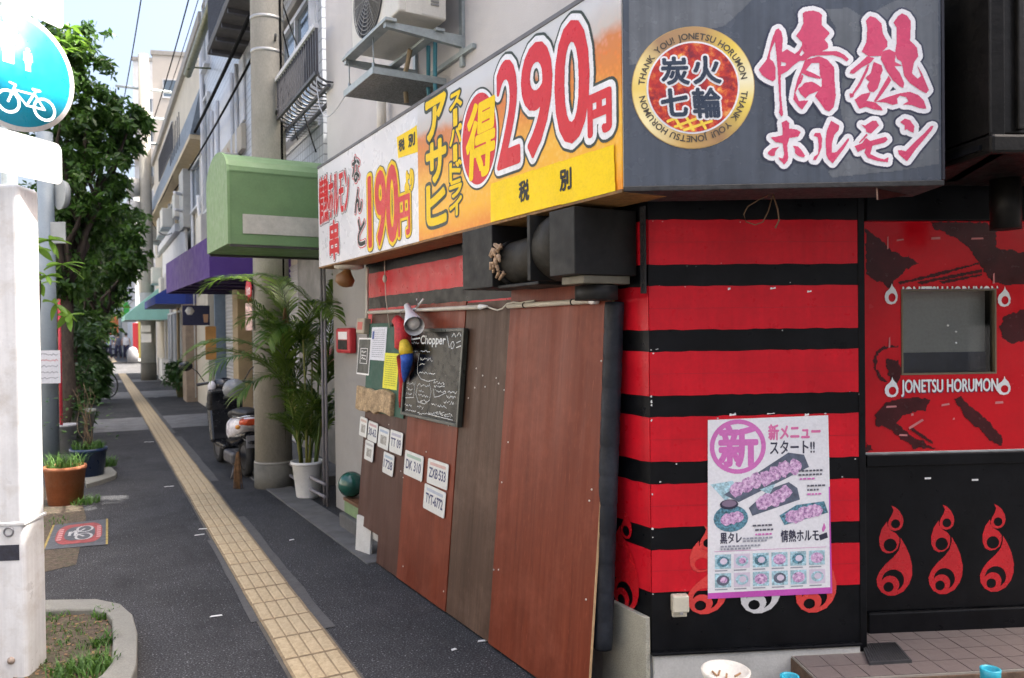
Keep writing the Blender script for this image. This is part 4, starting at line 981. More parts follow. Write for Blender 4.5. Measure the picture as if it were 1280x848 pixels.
# ---- number plates
plates = [((454,520),(463,524),(463,548),(454,544),'white and orange',None,(.6,.25,.1)), ((464,525),(476,530),(476,555),(465,550),'white and red','30-62',(.55,.1,.1)), ((478,532),(491,538),(490,564),(477,558),'white with grey patch',None,(.1,.3,.6)), ((493,537),(509,542),(506,570),(491,564),'white','TT 09',(.3,.3,.5)),
          ((460,549),(471,554),(471,579),(461,574),'white with dark sketch',None,(.3,.3,.3)), ((484,565),(497,569),(496,597),(483,590),'white with blue top','1728',(.15,.4,.6)), ((512,563),(536,571),(531,602),(509,592),'white and green','DK 310',(.1,.4,.2)), ((541,573),(567,581),(563,613),(538,603),'white and orange','ZXB·533',(.65,.18,.1)), ((537,605),(564,616),(559,648),(533,634),'white','TYT-6772',(.3,.4,.6))]
plabels = ['pale number plate highest and farthest left on the partition','white number plate with red figures, second in the upper row','white number plate with grey patch, third in the upper row','white number plate at the right end of the upper row of small plates','small number plate hanging below the second upper row plate','number plate with blue top edge below the small plate row','green tinted number plate reading DK 310','number plate with orange heading reading ZXB 533','number plate reading TYT-6772 under the ZXB 533 plate']
plw = mat('plate_white', (.66,.67,.64), .45, .08, 20, dirt=.25, dirtcol=(.4,.38,.33)); navy = mat('plate_navy', (.02,.03,.12), .4)
for q, lb in zip(plates, plabels):
    x0, y0, x1, y1 = prect(*q[:4]); rr = .012
    # plates hang a little askew
    tilt = math.atan2((PF.inv(*q[2])[1]-PF.inv(*q[3])[1]), (PF.inv(*q[2])[0]-PF.inv(*q[3])[0]))
    cx, cy, W_, H_ = (x0+x1)/2, (y0+y1)/2, x1-x0, y1-y0
    M_ = PF.M @ T(cx, cy, PZ+.001) @ RZ(tilt)
    o_ = thing('number_plate', lb, 'number plate', M_ @ Vector((0,-H_/2,0)), 'number plates on the partition')
    P = []
    for (sx_, sy_, a0_) in ((1,1,0),(-1,1,90),(-1,-1,180),(1,-1,270)):
        for k in range(4):
            a = R_(a0_+30*k); P.append((sx_*(W_/2-rr)+rr*math.cos(a), sy_*(H_/2-rr)+rr*math.sin(a)))
    MB().prism(P, 0, .003).build('plate', plw, o_, M_)
    MB().box(-W_*.38, H_*.26, .003, W_*.38, H_*.38, .0036).build('heading_print', mat('ph%.2f%.2f' % (q[6][0], q[6][2]), tuple(.4*c+.3 for c in q[6]), .5), o_, M_)
    if q[5]:
        Rn = Ras(-W_*.44, -H_*.3, W_*.44, H_*.25, .0018); text_ras(Rn, q[5], -W_*.40, -H_*.22, W_*.40, H_*.16); Rn.grown(.0018).mb(.0038).build('plate_lettering', navy, o_, M_)
    else:
        MB().box(-W_*.26, -H_*.3, .003, W_*.3, H_*.12, .0036).build('patch_print', mat('patch_grey', (.33,.32,.29), .6, .5, 60), o_, M_)
# ---- parrot ornament
hp = [PF.w(*PF.inv(x, y, z_), z_) for x, y, z_ in ((493,403,.075),(497,401,.085),(501,408,.09),(503,420,.095),(504,434,.09),(505,446,.08),(504,462,.06),(503,480,.045),(501,498,.04),(500,510,.035))]
par = thing('parrot_ornament', 'red parrot ornament with yellow and blue wings hanging beside the chalkboard', 'ornament', hp[4])
MB().tube(hp, [.02,.036,.044,.054,.058,.050,.036,.024,.016,.006], 14).build('body', mat('parrot_red', (.52,.022,.025), .55, .25, 40, .15, 90, .4, 60), par)
wp = [PF.w(*PF.inv(x, y, z_), z_) for x, y, z_ in ((505,428,.115),(507,437,.118),(508,443,.112))]
MB().tube(wp, [.030,.046,.044], 12).build('wing_band', mat('parrot_yellow', (.72,.50,.03), .55, .2, 40), par)
wp = [PF.w(*PF.inv(x, y, z_), z_) for x, y, z_ in ((508,442,.112),(508.5,450,.105),(507,463,.085),(505.5,472,.07),(505,478,.065))]
MB().tube(wp, [.043,.040,.030,.016,.004], 12).build('wing', mat('parrot_blue', (.025,.10,.48), .55, .3, 40), par)
bk_ = [PF.w(*PF.inv(x, y, .08), .085) for x, y in ((494,404),(491.5,406),(491,409))]
MB().tube(bk_, [.018,.014,.003], 8).build('beak', mat('beak_dark', (.05,.04,.035), .4), par)
MB().ball(PF.w(*PF.inv(495,403,.1),.105), .014).build('face_patch', mat('parrot_face', (.7,.66,.6), .6), par)
# ---- strip lights and clip lamp
tubem = mat('cream_conduit', (.60,.56,.48), .4, .1, 6, dirt=.2)
def pfp(x, y, z_): return PF.w(*PF.inv(x, y, z_), z_)
st = thing('strip_light', 'long cream strip light along the top left of the partition', 'strip light', pfp(550,389,.04), 'strip lights on the partition')
MB().tube([pfp(461,391,.045), pfp(600,384,.045)], .013, 12).build('tube', tubem, st); MB().tube([pfp(600,384,.045), pfp(609,383,.045)], [.016,.006], 12).build('end_cap', wht, st)
st = thing('strip_light', 'cream strip light with white end cap at the top right of the partition', 'strip light', pfp(690,380,.04), 'strip lights on the partition')
MB().tube([pfp(635,383,.045), pfp(738,376.5,.045)], .0125, 12).build('tube', tubem, st); MB().tube([pfp(738,376.5,.045), pfp(746,376,.045)], .015, 12).build('end_cap', wht, st)
for x in (656, 716):
    c_ = pfp(x, 381.6-(x-656)*.063, .045); t_ = -eS; MB().tube([c_-t_*.004, c_+t_*.004], .0155, 12).build('clip', bk, st)
cp = [pfp(*q, .045) for q in ((608,383),(615,386),(622,388),(628,386),(634,380),(642,378),(650,379),(660,377),(668,376))]
tag(MB().tube(cp, .0045, 8).build('power_cord', tubem), 'cream power cord looped between the two strip lights', 'cord')
la = thing('clip_lamp', 'white clip-on spot lamp above the chalkboard', 'lamp', pfp(515,395,.08))
a_, b_ = pfp(509,383,.07), pfp(518,408,.15)
MB().tube([a_, a_.lerp(b_,.35), a_.lerp(b_,.55), a_.lerp(b_,.9), b_], [.022,.028,.040,.062,.064], 20, cap=False).tube([a_-(b_-a_)*.02, a_], [.01,.022], 20).build('shade', wht, la)
MB().ball(a_.lerp(b_,.85), .042).build('bulb', mat('bulb_glass', (.65,.64,.6), .2), la)
MB().tube([pfp(519,388,.05), pfp(523,382,.06), pfp(521,374,.06)], .006, 8).tube([pfp(523,382,.06), pfp(529,374,.06)], .006, 8).tube([pfp(512,388,.07), pfp(521,386,.055)], .008, 8).build('clamp', wht, la)
MB().tube([pfp(508,385,.07), pfp(500,390,.07), pfp(501,400,.07), pfp(507,405,.07)], .003, 6).build('lamp_cord', wht, la)
# small bits left of the partition
bxx = MB().box(-.06, -.06, -.03, .06, .06, .03); Mx = PF.M @ T(*PF.inv(455,408,.05), .055) @ RY(.2)
bo = thing('switch_box', 'small beige switch box with red label at the partition corner', 'switch box', pfp(455,416,.05))
bxx.build('case', mat('beige_plastic', (.38,.33,.24), .5, .15), bo, Mx, bev=.01); MB().box(-.035, -.03, .03, .035, .03, .032).build('red_label', mat('label_red', (.5,.12,.09), .6), bo, Mx)
MB().tube([pfp(458,399,.05), pfp(459,385,.05), pfp(459,350,.06), pfp(459,335,.1)], .012, 8).build('conduit', tubem, bo)
GW = Fr(SW.w(0,0,-.12), -eS)
a0_, a1_ = GW.inv(429,441), GW.inv(446,410)
rb_ = thing('red_wall_box', 'red wall box with white label on the grey plaster wall', 'wall box', GW.w(a0_[0], a0_[1], .05))
MB().box(a0_[0], a0_[1], .0, a1_[0], a1_[1], .07).build('case', mat('box_red', (.48,.02,.03), .4, .1), rb_, GW.M, bev=.02)
W_, H_ = a1_[0]-a0_[0], a1_[1]-a0_[1]
MB().box(a0_[0]+W_*.2, a0_[1]+H_*.15, .07, a0_[0]+W_*.85, a0_[1]+H_*.52, .073).build('dark_window', bk, rb_, GW.M); MB().box(a0_[0]+W_*.22, a0_[1]+H_*.55, .07, a0_[0]+W_*.85, a0_[1]+H_*.85, .073).build('label_plate', wht, rb_, GW.M)
lp = SP(3.35, .16, SW.inv(462,326,.16)[1])
hl = thing('hanging_lamp', 'white disc lamp with orange shade under the left end of the side signboard', 'lamp', lp)
MB().lathe([(0,.035),(.10,.03),(.115,.015),(.115,-.02),(.08,-.03),(0,-.03)], 24, T(*lp)).build('disc', mat('lamp_cream', (.62,.60,.52), .5, .1), hl)
MB().lathe([(.02,-.03),(.04,-.06),(.075,-.10),(.07,-.15),(.03,-.17),(0,-.175)], 18, T(*lp) @ RY(.3)).build('orange_shade', mat('lamp_orange', (.22,.10,.03), .5, .2), hl)
MB().tube([lp+Vector((0,0,.03)), lp+Vector((0,0,.4))], .008, 6).build('stem', tubem, hl)
tag(MB().tube([SP(2.75,.1,sz0-.02), SP(2.75,.1,sz0-.12), SP(2.76,.09,sz0-.3), SP(2.75,.07,sz0-.5)], .003, 6).ball(SP(2.75,.1,sz0-.15), .016,.016,.03).build('pull_cord', tubem), 'thin pull cord hanging from the side signboard to the strip light', 'cord')
# green ball on the step
bc = SP(3.80, -.0, 0); bc = SW.w(*SW.inv(439, 606.5, .0), .0)
tag(MB().ball((bc.x, bc.y, .25+.108), .109, .109, .108, 28, 18).build('glass_ball', mat('green_glass_ball', (.012,.085,.065), .18, .25, 8, spec=.7)), 'shiny dark green ball resting on the doorstep', 'ball')
# boards leaning by the partition foot
p_ = G(463, 694); Mq = T(p_.x, p_.y, 0) @ RZ(math.atan2(eS.y, eS.x)+.25)
bd = thing('leaning_board', 'white framed board leaning at the foot of the dark partition end', 'board', p_)
MB().box(-.02, .0, .0, .17, .02, .27).build('panel', mat('board_white', (.58,.58,.56), .6, .1, dirt=.2), bd, Mq @ RX(.07), bev=.002)
p2_ = G(474, 690); Mq = T(p2_.x+.02, p2_.y+.01, 0) @ RZ(math.atan2(eS.y, eS.x)-.1)
bd = thing('leaning_board', 'blue grey board standing behind the white board at the partition foot', 'board', p2_)
MB().box(.02, -.05, .0, .17, -.025, .26).build('panel', mat('board_blue', (.16,.20,.24), .5, .2), bd, Mq, bev=.002); MB().box(.015, -.055, .26, .175, -.02, .27).build('rim', mat('board_white', (.58,.58,.56)), bd, Mq)
kb_ = MB().box(.10, -.20, .002, .30, -.10, .25).build('dark_crate', mat('dark_box', (.09,.075,.065), .8, .2), None, Mq, bev=.004); tag(kb_, 'dark brown box tucked behind the leaning boards', 'box')

# ================================================================== FRONT WALL ITEMS
x0, y0, x1, y1 = prect((884,524),(1034,519),(1039,741),(884,748), FW)
po = thing('menu_poster', 'white menu poster with pink lettering taped to the striped wall', 'poster', FW.w((x0+x1)/2, y0, .01))
tl, tr_, br, bl_ = (FW.inv(*q) for q in ((884,525),(1034,519),(1039,741),(884,748)))
PZ2 = .0085
sheet = MB().prism([bl_, br, tr_, tl], PZ2-.001, PZ2).build('sheet', mat('poster_white', (.76,.76,.79), .35, .03, 3), po, FW.M)
def pp(a, b):   # poster coordinates 0..1 (left-right, bottom-top)
    lo = (bl_[0]+(br[0]-bl_[0])*a, bl_[1]+(br[1]-bl_[1])*a); hi = (tl[0]+(tr_[0]-tl[0])*a, tl[1]+(tr_[1]-tl[1])*a)
    return lo[0]+(hi[0]-lo[0])*b, lo[1]+(hi[1]-lo[1])*b
mag = mat('magenta_print', (.60,.16,.46), .35, .06); magd = mat('magenta_border', (.50,.08,.42), .35); navy2 = mat('poster_ink', (.03,.03,.06), .4)
MB().add([(*pp(0,0),PZ2+.0004),(*pp(1,0),PZ2+.0004),(*pp(1,.035),PZ2+.0004),(*pp(0,.032),PZ2+.0004)], [(0,1,2,3)]).build('border_print', magd, sheet, FW.M)
MB().add([(*pp(.985,.035),PZ2+.0004),(*pp(1,.035),PZ2+.0004),(*pp(1,.6),PZ2+.0004),(*pp(.99,.6),PZ2+.0004)], [(0,1,2,3)]).build('border_print', magd, sheet, FW.M)
def pq(q): a, b, c, d_ = q; A_ = pp(a, b); C_ = pp(c, d_); return A_[0], A_[1], C_[0], C_[1]
def pr_text(body, q, m, bold=0, z=.0008, res=.0012, shear=0):
    b = pq(q); R = Ras(b[0]-.005, b[1]-.005, b[2]+.005, b[3]+.005, res); text_ras(R, body, *b, shear=shear)
    if bold: R = R.grown(bold)
    return R.mb(PZ2+z).build('poster_lettering', m, sheet, FW.M)
# ringed character
cx, cy = pp(.245, .845); rr = .118
R = Ras(cx-.135, cy-.135, cx+.135, cy+.135, .0014); R.circ(cx, cy, rr*1.03, rr*.97); R.circ(cx, cy, rr*.86, rr*.81, False)
Rt = Ras(cx-.135, cy-.135, cx+.135, cy+.135, .0014); text_ras(Rt, '新', cx-.078, cy-.082, cx+.082, cy+.085); g_ = Rt.grown(.0075); oy = int(round((R.x0-g_.x0)/R.res)); R.a |= g_.a[oy:oy+R.h, oy:oy+R.w]
R.mb(PZ2+.0008).build('poster_lettering', mag, sheet, FW.M)
pr_text('新メニュー', (.50,.875,.93,.955), mat('pink_print', (.66,.16,.36), .35), .0018)
pr_text('スタート!!', (.51,.795,.88,.865), navy2, .0016)
food, N, L, B = nodes_of('food_print')
tc = N.new('ShaderNodeTexCoord').outputs['Object']; n1 = tnoise(N, L, tc, 75, 5, .7); n2 = tnoise(N, L, tc, 160, 3)
L.new(tmix(N, L, tmr(N, L, n2, 0, .6, .45, .7), ramp(N, L, n1, [(.32,(.10,.06,.16)),(.45,(.42,.20,.42)),(.55,(.68,.42,.66)),(.68,(.86,.74,.84))]), (.75,.62,.76)), B.inputs['Base Color']); B.inputs['Roughness'].default_value = .35
teal = mat('teal_print', (.09,.22,.29), .4, .5, 60, .4, 120); grey_b = mat('tray_print', (.10,.12,.17), .4, .3, 40)
pale_b = mat('pale_teal_print', (.36,.55,.62), .4, .4, 50, .3, 120)
def ppoly(P, z, m, name='dish_print'):
    return MB().add([(*pp(*q), PZ2+z) for q in P], [tuple(range(len(P)))]).build(name, m, sheet, FW.M)
def blobs(P0, P1, n, ry, z, m=food, rnd=random.Random(4)):
    for k in range(n):
        t = (k+.5)/n; c_ = (P0[0]+(P1[0]-P0[0])*t+rnd.uniform(-.01,.01), P0[1]+(P1[1]-P0[1])*t+rnd.uniform(-.008,.008))
        ppoly([(c_[0]+.055*math.cos(a)*rnd.uniform(.8,1.15), c_[1]+ry*math.sin(a)*rnd.uniform(.8,1.15)) for a in np.linspace(0,2*PI,14,endpoint=False)], z+.0002*k, m)
ppoly([(.13,.58),(.25,.535),(.83,.715),(.79,.785),(.66,.80)], .0010, grey_b); ppoly([(.02,.64),(.20,.655),(.26,.60),(.14,.545)], .0009, pale_b)
blobs((.20,.605),(.74,.735), 7, .045, .0014)
ppoly([(.33,.50),(.36,.455),(.75,.535),(.73,.60),(.66,.635),(.50,.60)], .0011, grey_b); ppoly([(.42,.60),(.55,.63),(.50,.57)], .0012, pale_b); blobs((.41,.52),(.66,.575), 5, .04, .0014)
ppoly([(.58,.45),(.62,.395),(.98,.455),(.95,.52),(.72,.505)], .0011, teal); blobs((.66,.43),(.90,.475), 5, .036, .0014)
ppoly([(.185+.14*math.cos(a), .445+.075*math.sin(a)) for a in np.linspace(0,2*PI,20,endpoint=False)], .0011, teal); blobs((.14,.43),(.25,.45), 3, .032, .0014)
ppoly([(.17+.075*math.cos(a), .525+.028*math.sin(a)) for a in np.linspace(0,2*PI,16,endpoint=False)], .0026, navy2); ppoly([(.17+.06*math.cos(a), .53+.02*math.sin(a)) for a in np.linspace(0,2*PI,16,endpoint=False)], .003, mat('sauce_print', (.2,.15,.22), .4))
smi = mat('small_ink', (.10,.10,.13), .5)
for (a, b, w_, m_) in ((.74,.69,.19,smi),(.74,.668,.2,smi),(.75,.645,.12,mag),(.81,.605,.13,smi),(.81,.582,.09,smi),(.81,.558,.12,mag),(.36,.395,.13,smi),(.38,.37,.15,smi),(.38,.345,.13,mag),(.28,.325,.24,greyink),(.28,.31,.2,greyink),(.10,.285,.3,greyink),(.10,.27,.25,greyink)):
    xx = a; q = MB()
    while xx < a+w_:
        l_ = random.uniform(.012,.03); q.add([(*pp(xx,b),PZ2+.003),(*pp(xx+l_,b),PZ2+.003),(*pp(xx+l_,b+.010),PZ2+.003),(*pp(xx,b+.010),PZ2+.003)], [(0,1,2,3)]); xx += l_+.008
    o_ = q.build('small_print', m_, sheet, FW.M); o_['kind'] = 'stuff'
pr_text('黒タレ', (.10,.305,.27,.365), navy2, .001); pr_text('情熱ホルモ', (.59,.30,.90,.365), navy2, .0016)
ppoly([(.91,.30),(.975,.315),(.965,.345),(.90,.33)], .0012, navy2); ppoly([(.935,.345),(.96,.37),(.945,.40),(.925,.36)], .0012, mag)
ppoly([(.05,.262),(.96,.262),(.96,.264),(.05,.264)], .001, mag)
for r_ in range(2):
    for c_ in range(6):
        a = .055+c_*.152; b = .165-r_*.105
        tone = [teal, pale_b, teal, food, teal, food, grey_b, pale_b, food, grey_b, food, pale_b][r_*6+c_]
        ppoly([(a,b),(a+.13,b),(a+.13,b+.08),(a,b+.08)], .001, pale_b if tone is not pale_b else mat('lilac_print', (.66,.58,.70), .4, .2, 60), 'photo_print')
        ppoly([(a+.065+.052*math.cos(t), b+.04+.03*math.sin(t)) for t in np.linspace(0,2*PI,12,endpoint=False)], .0016, tone, 'photo_print')
        ppoly([(a+.07+.03*math.cos(t), b+.042+.018*math.sin(t)) for t in np.linspace(0,2*PI,10,endpoint=False)], .0021, food if (r_+c_) % 2 else mat('lilac_print', (.66,.58,.70)), 'photo_print')
        ppoly([(a,b-.014),(a+.10,b-.014),(a+.10,b-.007),(a,b-.007)], .001, greyink, 'small_print')
# outlet box on the wall
a0_, a1_ = FW.inv(838,770), FW.inv(858,741)
ob = thing('outlet_box', 'cream weatherproof outlet box low on the black part of the wall', 'outlet', FW.w(a0_[0], a0_[1], .02))
W_, H_ = a1_[0]-a0_[0], a1_[1]-a0_[1]
MB().box(a0_[0], a0_[1]+H_*.25, .0, a1_[0], a1_[1], .04).build('cover', mat('outlet_cream', (.55,.52,.42), .4, .08), ob, FW.M, bev=.006); MB().box(a0_[0]+.004, a0_[1], .0, a1_[0]-.004, a0_[1]+H_*.24, .02).build('lower_plate', mat('outlet_cream', (.55,.52,.42)), ob, FW.M, bev=.003)
MB().box(a0_[0]+W_*.4, a0_[1]+H_*.2, .041, a0_[0]+W_*.6, a0_[1]+H_*.3, .046).build('latch', mat('grey_plug', (.25,.25,.25), .5), ob, FW.M)
# door mat / drain grating on the landing
mp_ = [G(x, y, landz) for x, y in ((1077,808),(1120,806),(1140,829),(1087,832))]
dm = thing('rubber_mat', 'dark ridged rubber mat on the tiled landing', 'mat', mp_[0])
q = MB().add([p for p in mp_]+[p+Vector((0,0,.012)) for p in mp_], [(0,1,2,3),(7,6,5,4),(0,4,5,1),(1,5,6,2),(2,6,7,3),(3,7,4,0)]).build('pad', mat('rubber', (.035,.036,.04), .7, .2, 30), dm)
rbm = MB()
for k in range(1, 16):
    t = k/16; a = mp_[0].lerp(mp_[1], t); b = mp_[3].lerp(mp_[2], t); rbm.tube([a.lerp(b,.06)+Vector((0,0,.0135)), a.lerp(b,.94)+Vector((0,0,.0135))], .003, 4)
rbm = rbm.build('ridges', mat('rubber', (.035,.036,.04)), dm); rbm['kind'] = 'stuff'
# white ashtray bowl on its stand, blue tubes
bw_ = D(907, 838, 2.98); ash = thing('ashtray_stand', 'white bowl ashtray on a round stand at the wall foot', 'ashtray', (bw_.x, bw_.y, 0))
MB().lathe([(.0,.0),(.09,.0),(.085,.02),(.05,.03),(.045,bw_.z-.07),(.05,bw_.z-.06)], 20, T(bw_.x, bw_.y, 0)).build('stand', mat('stand_grey', (.3,.3,.29), .6), ash)
MB().lathe([(.045,bw_.z-.062),(.07,bw_.z-.05),(.088,bw_.z-.02),(.094,bw_.z),(.088,bw_.z+.004),(.08,bw_.z-.01),(.06,bw_.z-.028),(0,bw_.z-.034)], 32, T(bw_.x, bw_.y, 0)).build('bowl', mat('bowl_white', (.66,.64,.58), .35, .05), ash)
for k in range(5):
    a = random.uniform(0,6); r_ = random.uniform(.01,.045); MB().tube([(bw_.x+r_*math.cos(a), bw_.y+r_*math.sin(a), bw_.z-.027), (bw_.x+r_*math.cos(a)+.03*math.cos(a*3), bw_.y+r_*math.sin(a)+.03*math.sin(a*3), bw_.z-.022)], .004, 6).build('cigarette_end', mat('butt', (.35,.2,.1), .8), ash)
for (px, py, Y, lb) in ((987,845,2.95,'light blue plastic tube standing at the corner of the tiled landing'),(1238,836,2.90,'light blue plastic tube standing before the tiled landing at the right')):
    c_ = D(px, py, Y); tb_ = MB().lathe([(0,0),(.032,0),(.034,c_.z-.02),(.036,c_.z),(.030,c_.z+.002),(.026,c_.z-.004),(.024,c_.z-.06),(0,c_.z-.06)], 24, T(c_.x, c_.y, 0)).build('plastic_tube', mat('cyan_plastic', (.03,.36,.48), .35, .08))
    tag(tb_, lb, 'tube', 'blue plastic tubes')
# ---- air conditioner on wall brackets
acm = mat('ac_cream', (.60,.58,.52), .45, .06, 5, dirt=.25, dirtcol=(.35,.31,.24)); stl = mat('galvanised', (.36,.40,.40), .45, .12, 10, .1, 60, metal=.5)
ac = thing('air_conditioner', 'cream outdoor air conditioner unit on steel wall brackets above the signboard', 'air conditioner', SP(2.0,.28,3.40))
t0, t1 = 1.60, 2.40
MB().box(-t1, 3.45, .14, -t0, 4.03, .44).build('casing', acm, ac, SW.M, bev=.012)
MB().box(-t0-.30, 3.47, .0, -t0-.02, 3.98, .0).build if False else None
fan = MB()
fcx, fcy = -(t0+.47), 3.70
for r_ in np.linspace(.03,.245,10): fan.tube([(fcx+r_*math.cos(a), fcy+r_*math.sin(a), .452) for a in np.linspace(0,2*PI,33)], .0035, 5, cap=False)
for a in np.linspace(0,2*PI,12,endpoint=False): fan.tube([(fcx,fcy,.452),(fcx+.245*math.cos(a),fcy+.245*math.sin(a),.452)], .003, 5)
fan.build('fan_grille', mat('grille_grey', (.22,.22,.21), .5), ac, SW.M)['kind'] = 'stuff'
MB().lathe([(0,.441),(.25,.441),(.25,.4415)], 32, T(fcx, fcy, 0)).build('fan_recess', mat('fan_dark', (.03,.03,.03), .6), ac, SW.M)
NE_ = Fr(SW.w(-t0,0,0), SW.Z*-1)
for k in range(9): MB().box(-.24, 3.52+.018*k, .0, -.19, 3.53+.018*k, .006).build('vent_slat', mat('grille_grey', (.22,.22,.21)), ac, NE_.M)
MB().box(-.40, 3.45, .0, -.30, 3.95, .004).build('end_panel', acm, ac, NE_.M, bev=.002)
for t_ in (1.66, 2.36):
    a = MB(); a.prism([(0,3.33),(.50,3.365),(.50,3.395),(0,3.40)], -.018, .018, Matrix(((0,0,1,-t_),(0,1,0,0),(1,0,0,0),(0,0,0,1)))); a.build('bracket_arm', stl, ac, SW.M)
    MB().box(-t_-.02, 3.22, .002, -t_+.02, 3.62, .022).build('bracket_post', stl, ac, SW.M)
MB().box(-2.40, 3.392, .44, -1.62, 3.412, .51).build('bracket_rail', stl, ac, SW.M, bev=.003); MB().box(-2.40, 3.392, .14, -1.62, 3.41, .20).build('bracket_rail', stl, ac, SW.M, bev=.003)
MB().box(-2.5, 3.28, .002, -1.5, 3.31, .03).build('wall_rail', stl, ac, SW.M, bev=.003)
tealp = mat('teal_pipe', (.05,.22,.28), .5, .1)
for k in (0,1): MB().tube([SP(1.85+.1*k,.10,3.42), SP(1.86+.1*k,.10,3.15), SP(1.9+.1*k,.06,2.98)], .013, 10).build('pipe', tealp, ac)
MB().tube([SP(2.0,.2,3.40), SP(2.1,.2,3.25), SP(2.12,.18,3.1)], .016, 10).build('drain_pipe', mat('tan_pipe', (.36,.28,.18), .6), ac)
ac2 = move_copy(ac, T(*(SP(2.0,.28,3.40)+eS*0+Vector((0,0,.78)))), 'second outdoor air conditioner unit stacked above, at the top edge of the photograph')
tr = thing('drip_tray', 'grey speckled drip tray hung on wires under the air conditioner', 'tray', SP(2.1,.3,3.17))
MB().box(-2.38, 3.165, .03, -1.85, 3.185, .50).build('tray', mat('tray_speckle', (.17,.18,.18), .7, .1, 20, .5, 130), tr, SW.M)
MB().box(-2.385, 3.16, .50, -1.845, 3.20, .506).box(-1.849, 3.16, .03, -1.843, 3.20, .50).build('rim', stl, tr, SW.M)
for t_ in (2.34, 1.90): MB().tube([SP(t_,.48,3.19), SP(t_,.48,3.39)], .004, 6).build('hanging_wire', stl, tr); MB().tube([SP(t_,.48,3.19), SP(t_,.48,3.24)], .010, 8).build('turnbuckle', stl, tr)
# cream pipe run over the signboard
cp_ = thing('wall_pipe', 'cream pipe running along the stucco wall over the signboard', 'pipe', SP(3,.06,2.97))
MB().tube([SP(4.3,.07,2.96), SP(3.1,.07,2.99), SP(2.3,.07,3.03)], .032, 12).build('pipe_run', tubem, cp_); MB().tube([SP(2.85,.07,3.0), SP(2.85,.07,3.35)], .035, 12).build('riser', tubem, cp_); MB().tube([SP(2.85,.07,2.97), SP(2.85,.07,3.06)], .045, 12).build('joint', mat('joint_brown', (.2,.15,.08), .6, .3), cp_)
for t_ in (2.6, 3.4, 4.0): MB().tube([SP(t_-.01,.07,2.985), SP(t_+.01,.07,2.985)], .04, 12).build('pipe_clip', tubem, cp_)
# ================================================================== STREET OBJECTS
def torus(mb, c, R0, r0, ax, n=28, m=8):
    c = Vector(c); ax = Vector(ax).normalized(); ref = Vector((0,0,1)) if abs(ax.z) < .9 else Vector((1,0,0))
    a = ax.cross(ref).normalized(); b = ax.cross(a); vs = []; fs = []
    for i in range(n):
        t = 2*PI*i/n; d_ = a*math.cos(t)+b*math.sin(t)
        for k in range(m):
            p = 2*PI*k/m; vs.append(c+d_*(R0+r0*math.cos(p))+ax*(r0*math.sin(p)))
    for i in range(n):
        for k in range(m): fs.append((i*m+k, ((i+1)%n)*m+k, ((i+1)%n)*m+(k+1)%m, i*m+(k+1)%m))
    return mb.add(vs, fs, True)
def UP(z): return Vector((0,0,z))
# ---- concrete utility pole beside the palm
pb = G(336, 612); pb = Vector((pb.x, pb.y+.19, 0))
pole_m = mat('pole_concrete', (.30,.285,.245), .85, .14, 3, .10, 90, .15, 120, dirt=.45, dirtcol=(.17,.16,.14), dscale=2, stretch=(1,1,.4))
up_ = thing('utility_pole', 'thick concrete utility pole rising beside the potted palm', 'utility pole', pb)
shaft = MB().tube([pb, pb+UP(3), pb+UP(6), pb+UP(10)], [.195,.180,.166,.15], 36).build('shaft', pole_m, up_)
MB().tube([pb+UP(-.05), pb+UP(.26)], .205, 36).build('base_collar', mat('pole_base', (.16,.155,.135), .9, .2, 6, .1, dirt=.4), up_); MB().tube([pb+UP(.262), pb+UP(.278)], .203, 36).build('base_ring', mat('ring_grey', (.36,.35,.33), .6), up_)
for z_ in (4.62, 4.97): MB().tube([pb+UP(z_-.018), pb+UP(z_+.018)], .176, 36).build('steel_band', mat('band_steel', (.4,.4,.39), .45, metal=.6), up_)
for z_, a in ((3.95,.2),(4.72,.2),(5.2,2.6)): MB().tube([pb+UP(z_)+Vector((.12*math.cos(a),-.12,0)), pb+UP(z_+.01)+Vector((.17*math.cos(a),-.26,0))], .012, 8).build('step_bolt', mat('dark_steel', (.05,.05,.05), .5), up_)
MB().tube([pb+Vector((.15,-.1,.3)), pb+Vector((.165,-.08,4)), pb+Vector((.15,-.06,9))], .012, 8).build('cable', mat('black_cable', (.006,.006,.006), .7, spec=.05), up_)
# red round wrap sign on the pole
cs_ = thing('red_sign', 'red round sign with white lettering on the concrete pole behind palm leaves', 'sign', pb+UP(2.1))
Fp = Fr(pb+Vector((-.20,-.03,0)), Vector((.55,-.83,0)))
zc_ = D(317,363,8.2).z
MB().lathe([(0,.0),(.12,.0),(.12,.006),(0,.006)], 28, Fp.M @ T(0, zc_, .03)).build('disc', mat('sign_red', (.55,.02,.03), .4), cs_)
MB().box(-.12, zc_-.42, .03, .12, zc_-.13, .036).build('lower_plate', mat('sign_stripe', (.62,.40,.36), .5, .6, 30), cs_, Fp.M)
Rx_ = Ras(-.1,-.08,.1,.08,.003); text_ras(Rx_, '火の', -.075, -.045, .075, .045); Rx_.grown(.004).mb(.0368).build('sign_lettering', wht, cs_, Fp.M @ T(0, zc_, 0))

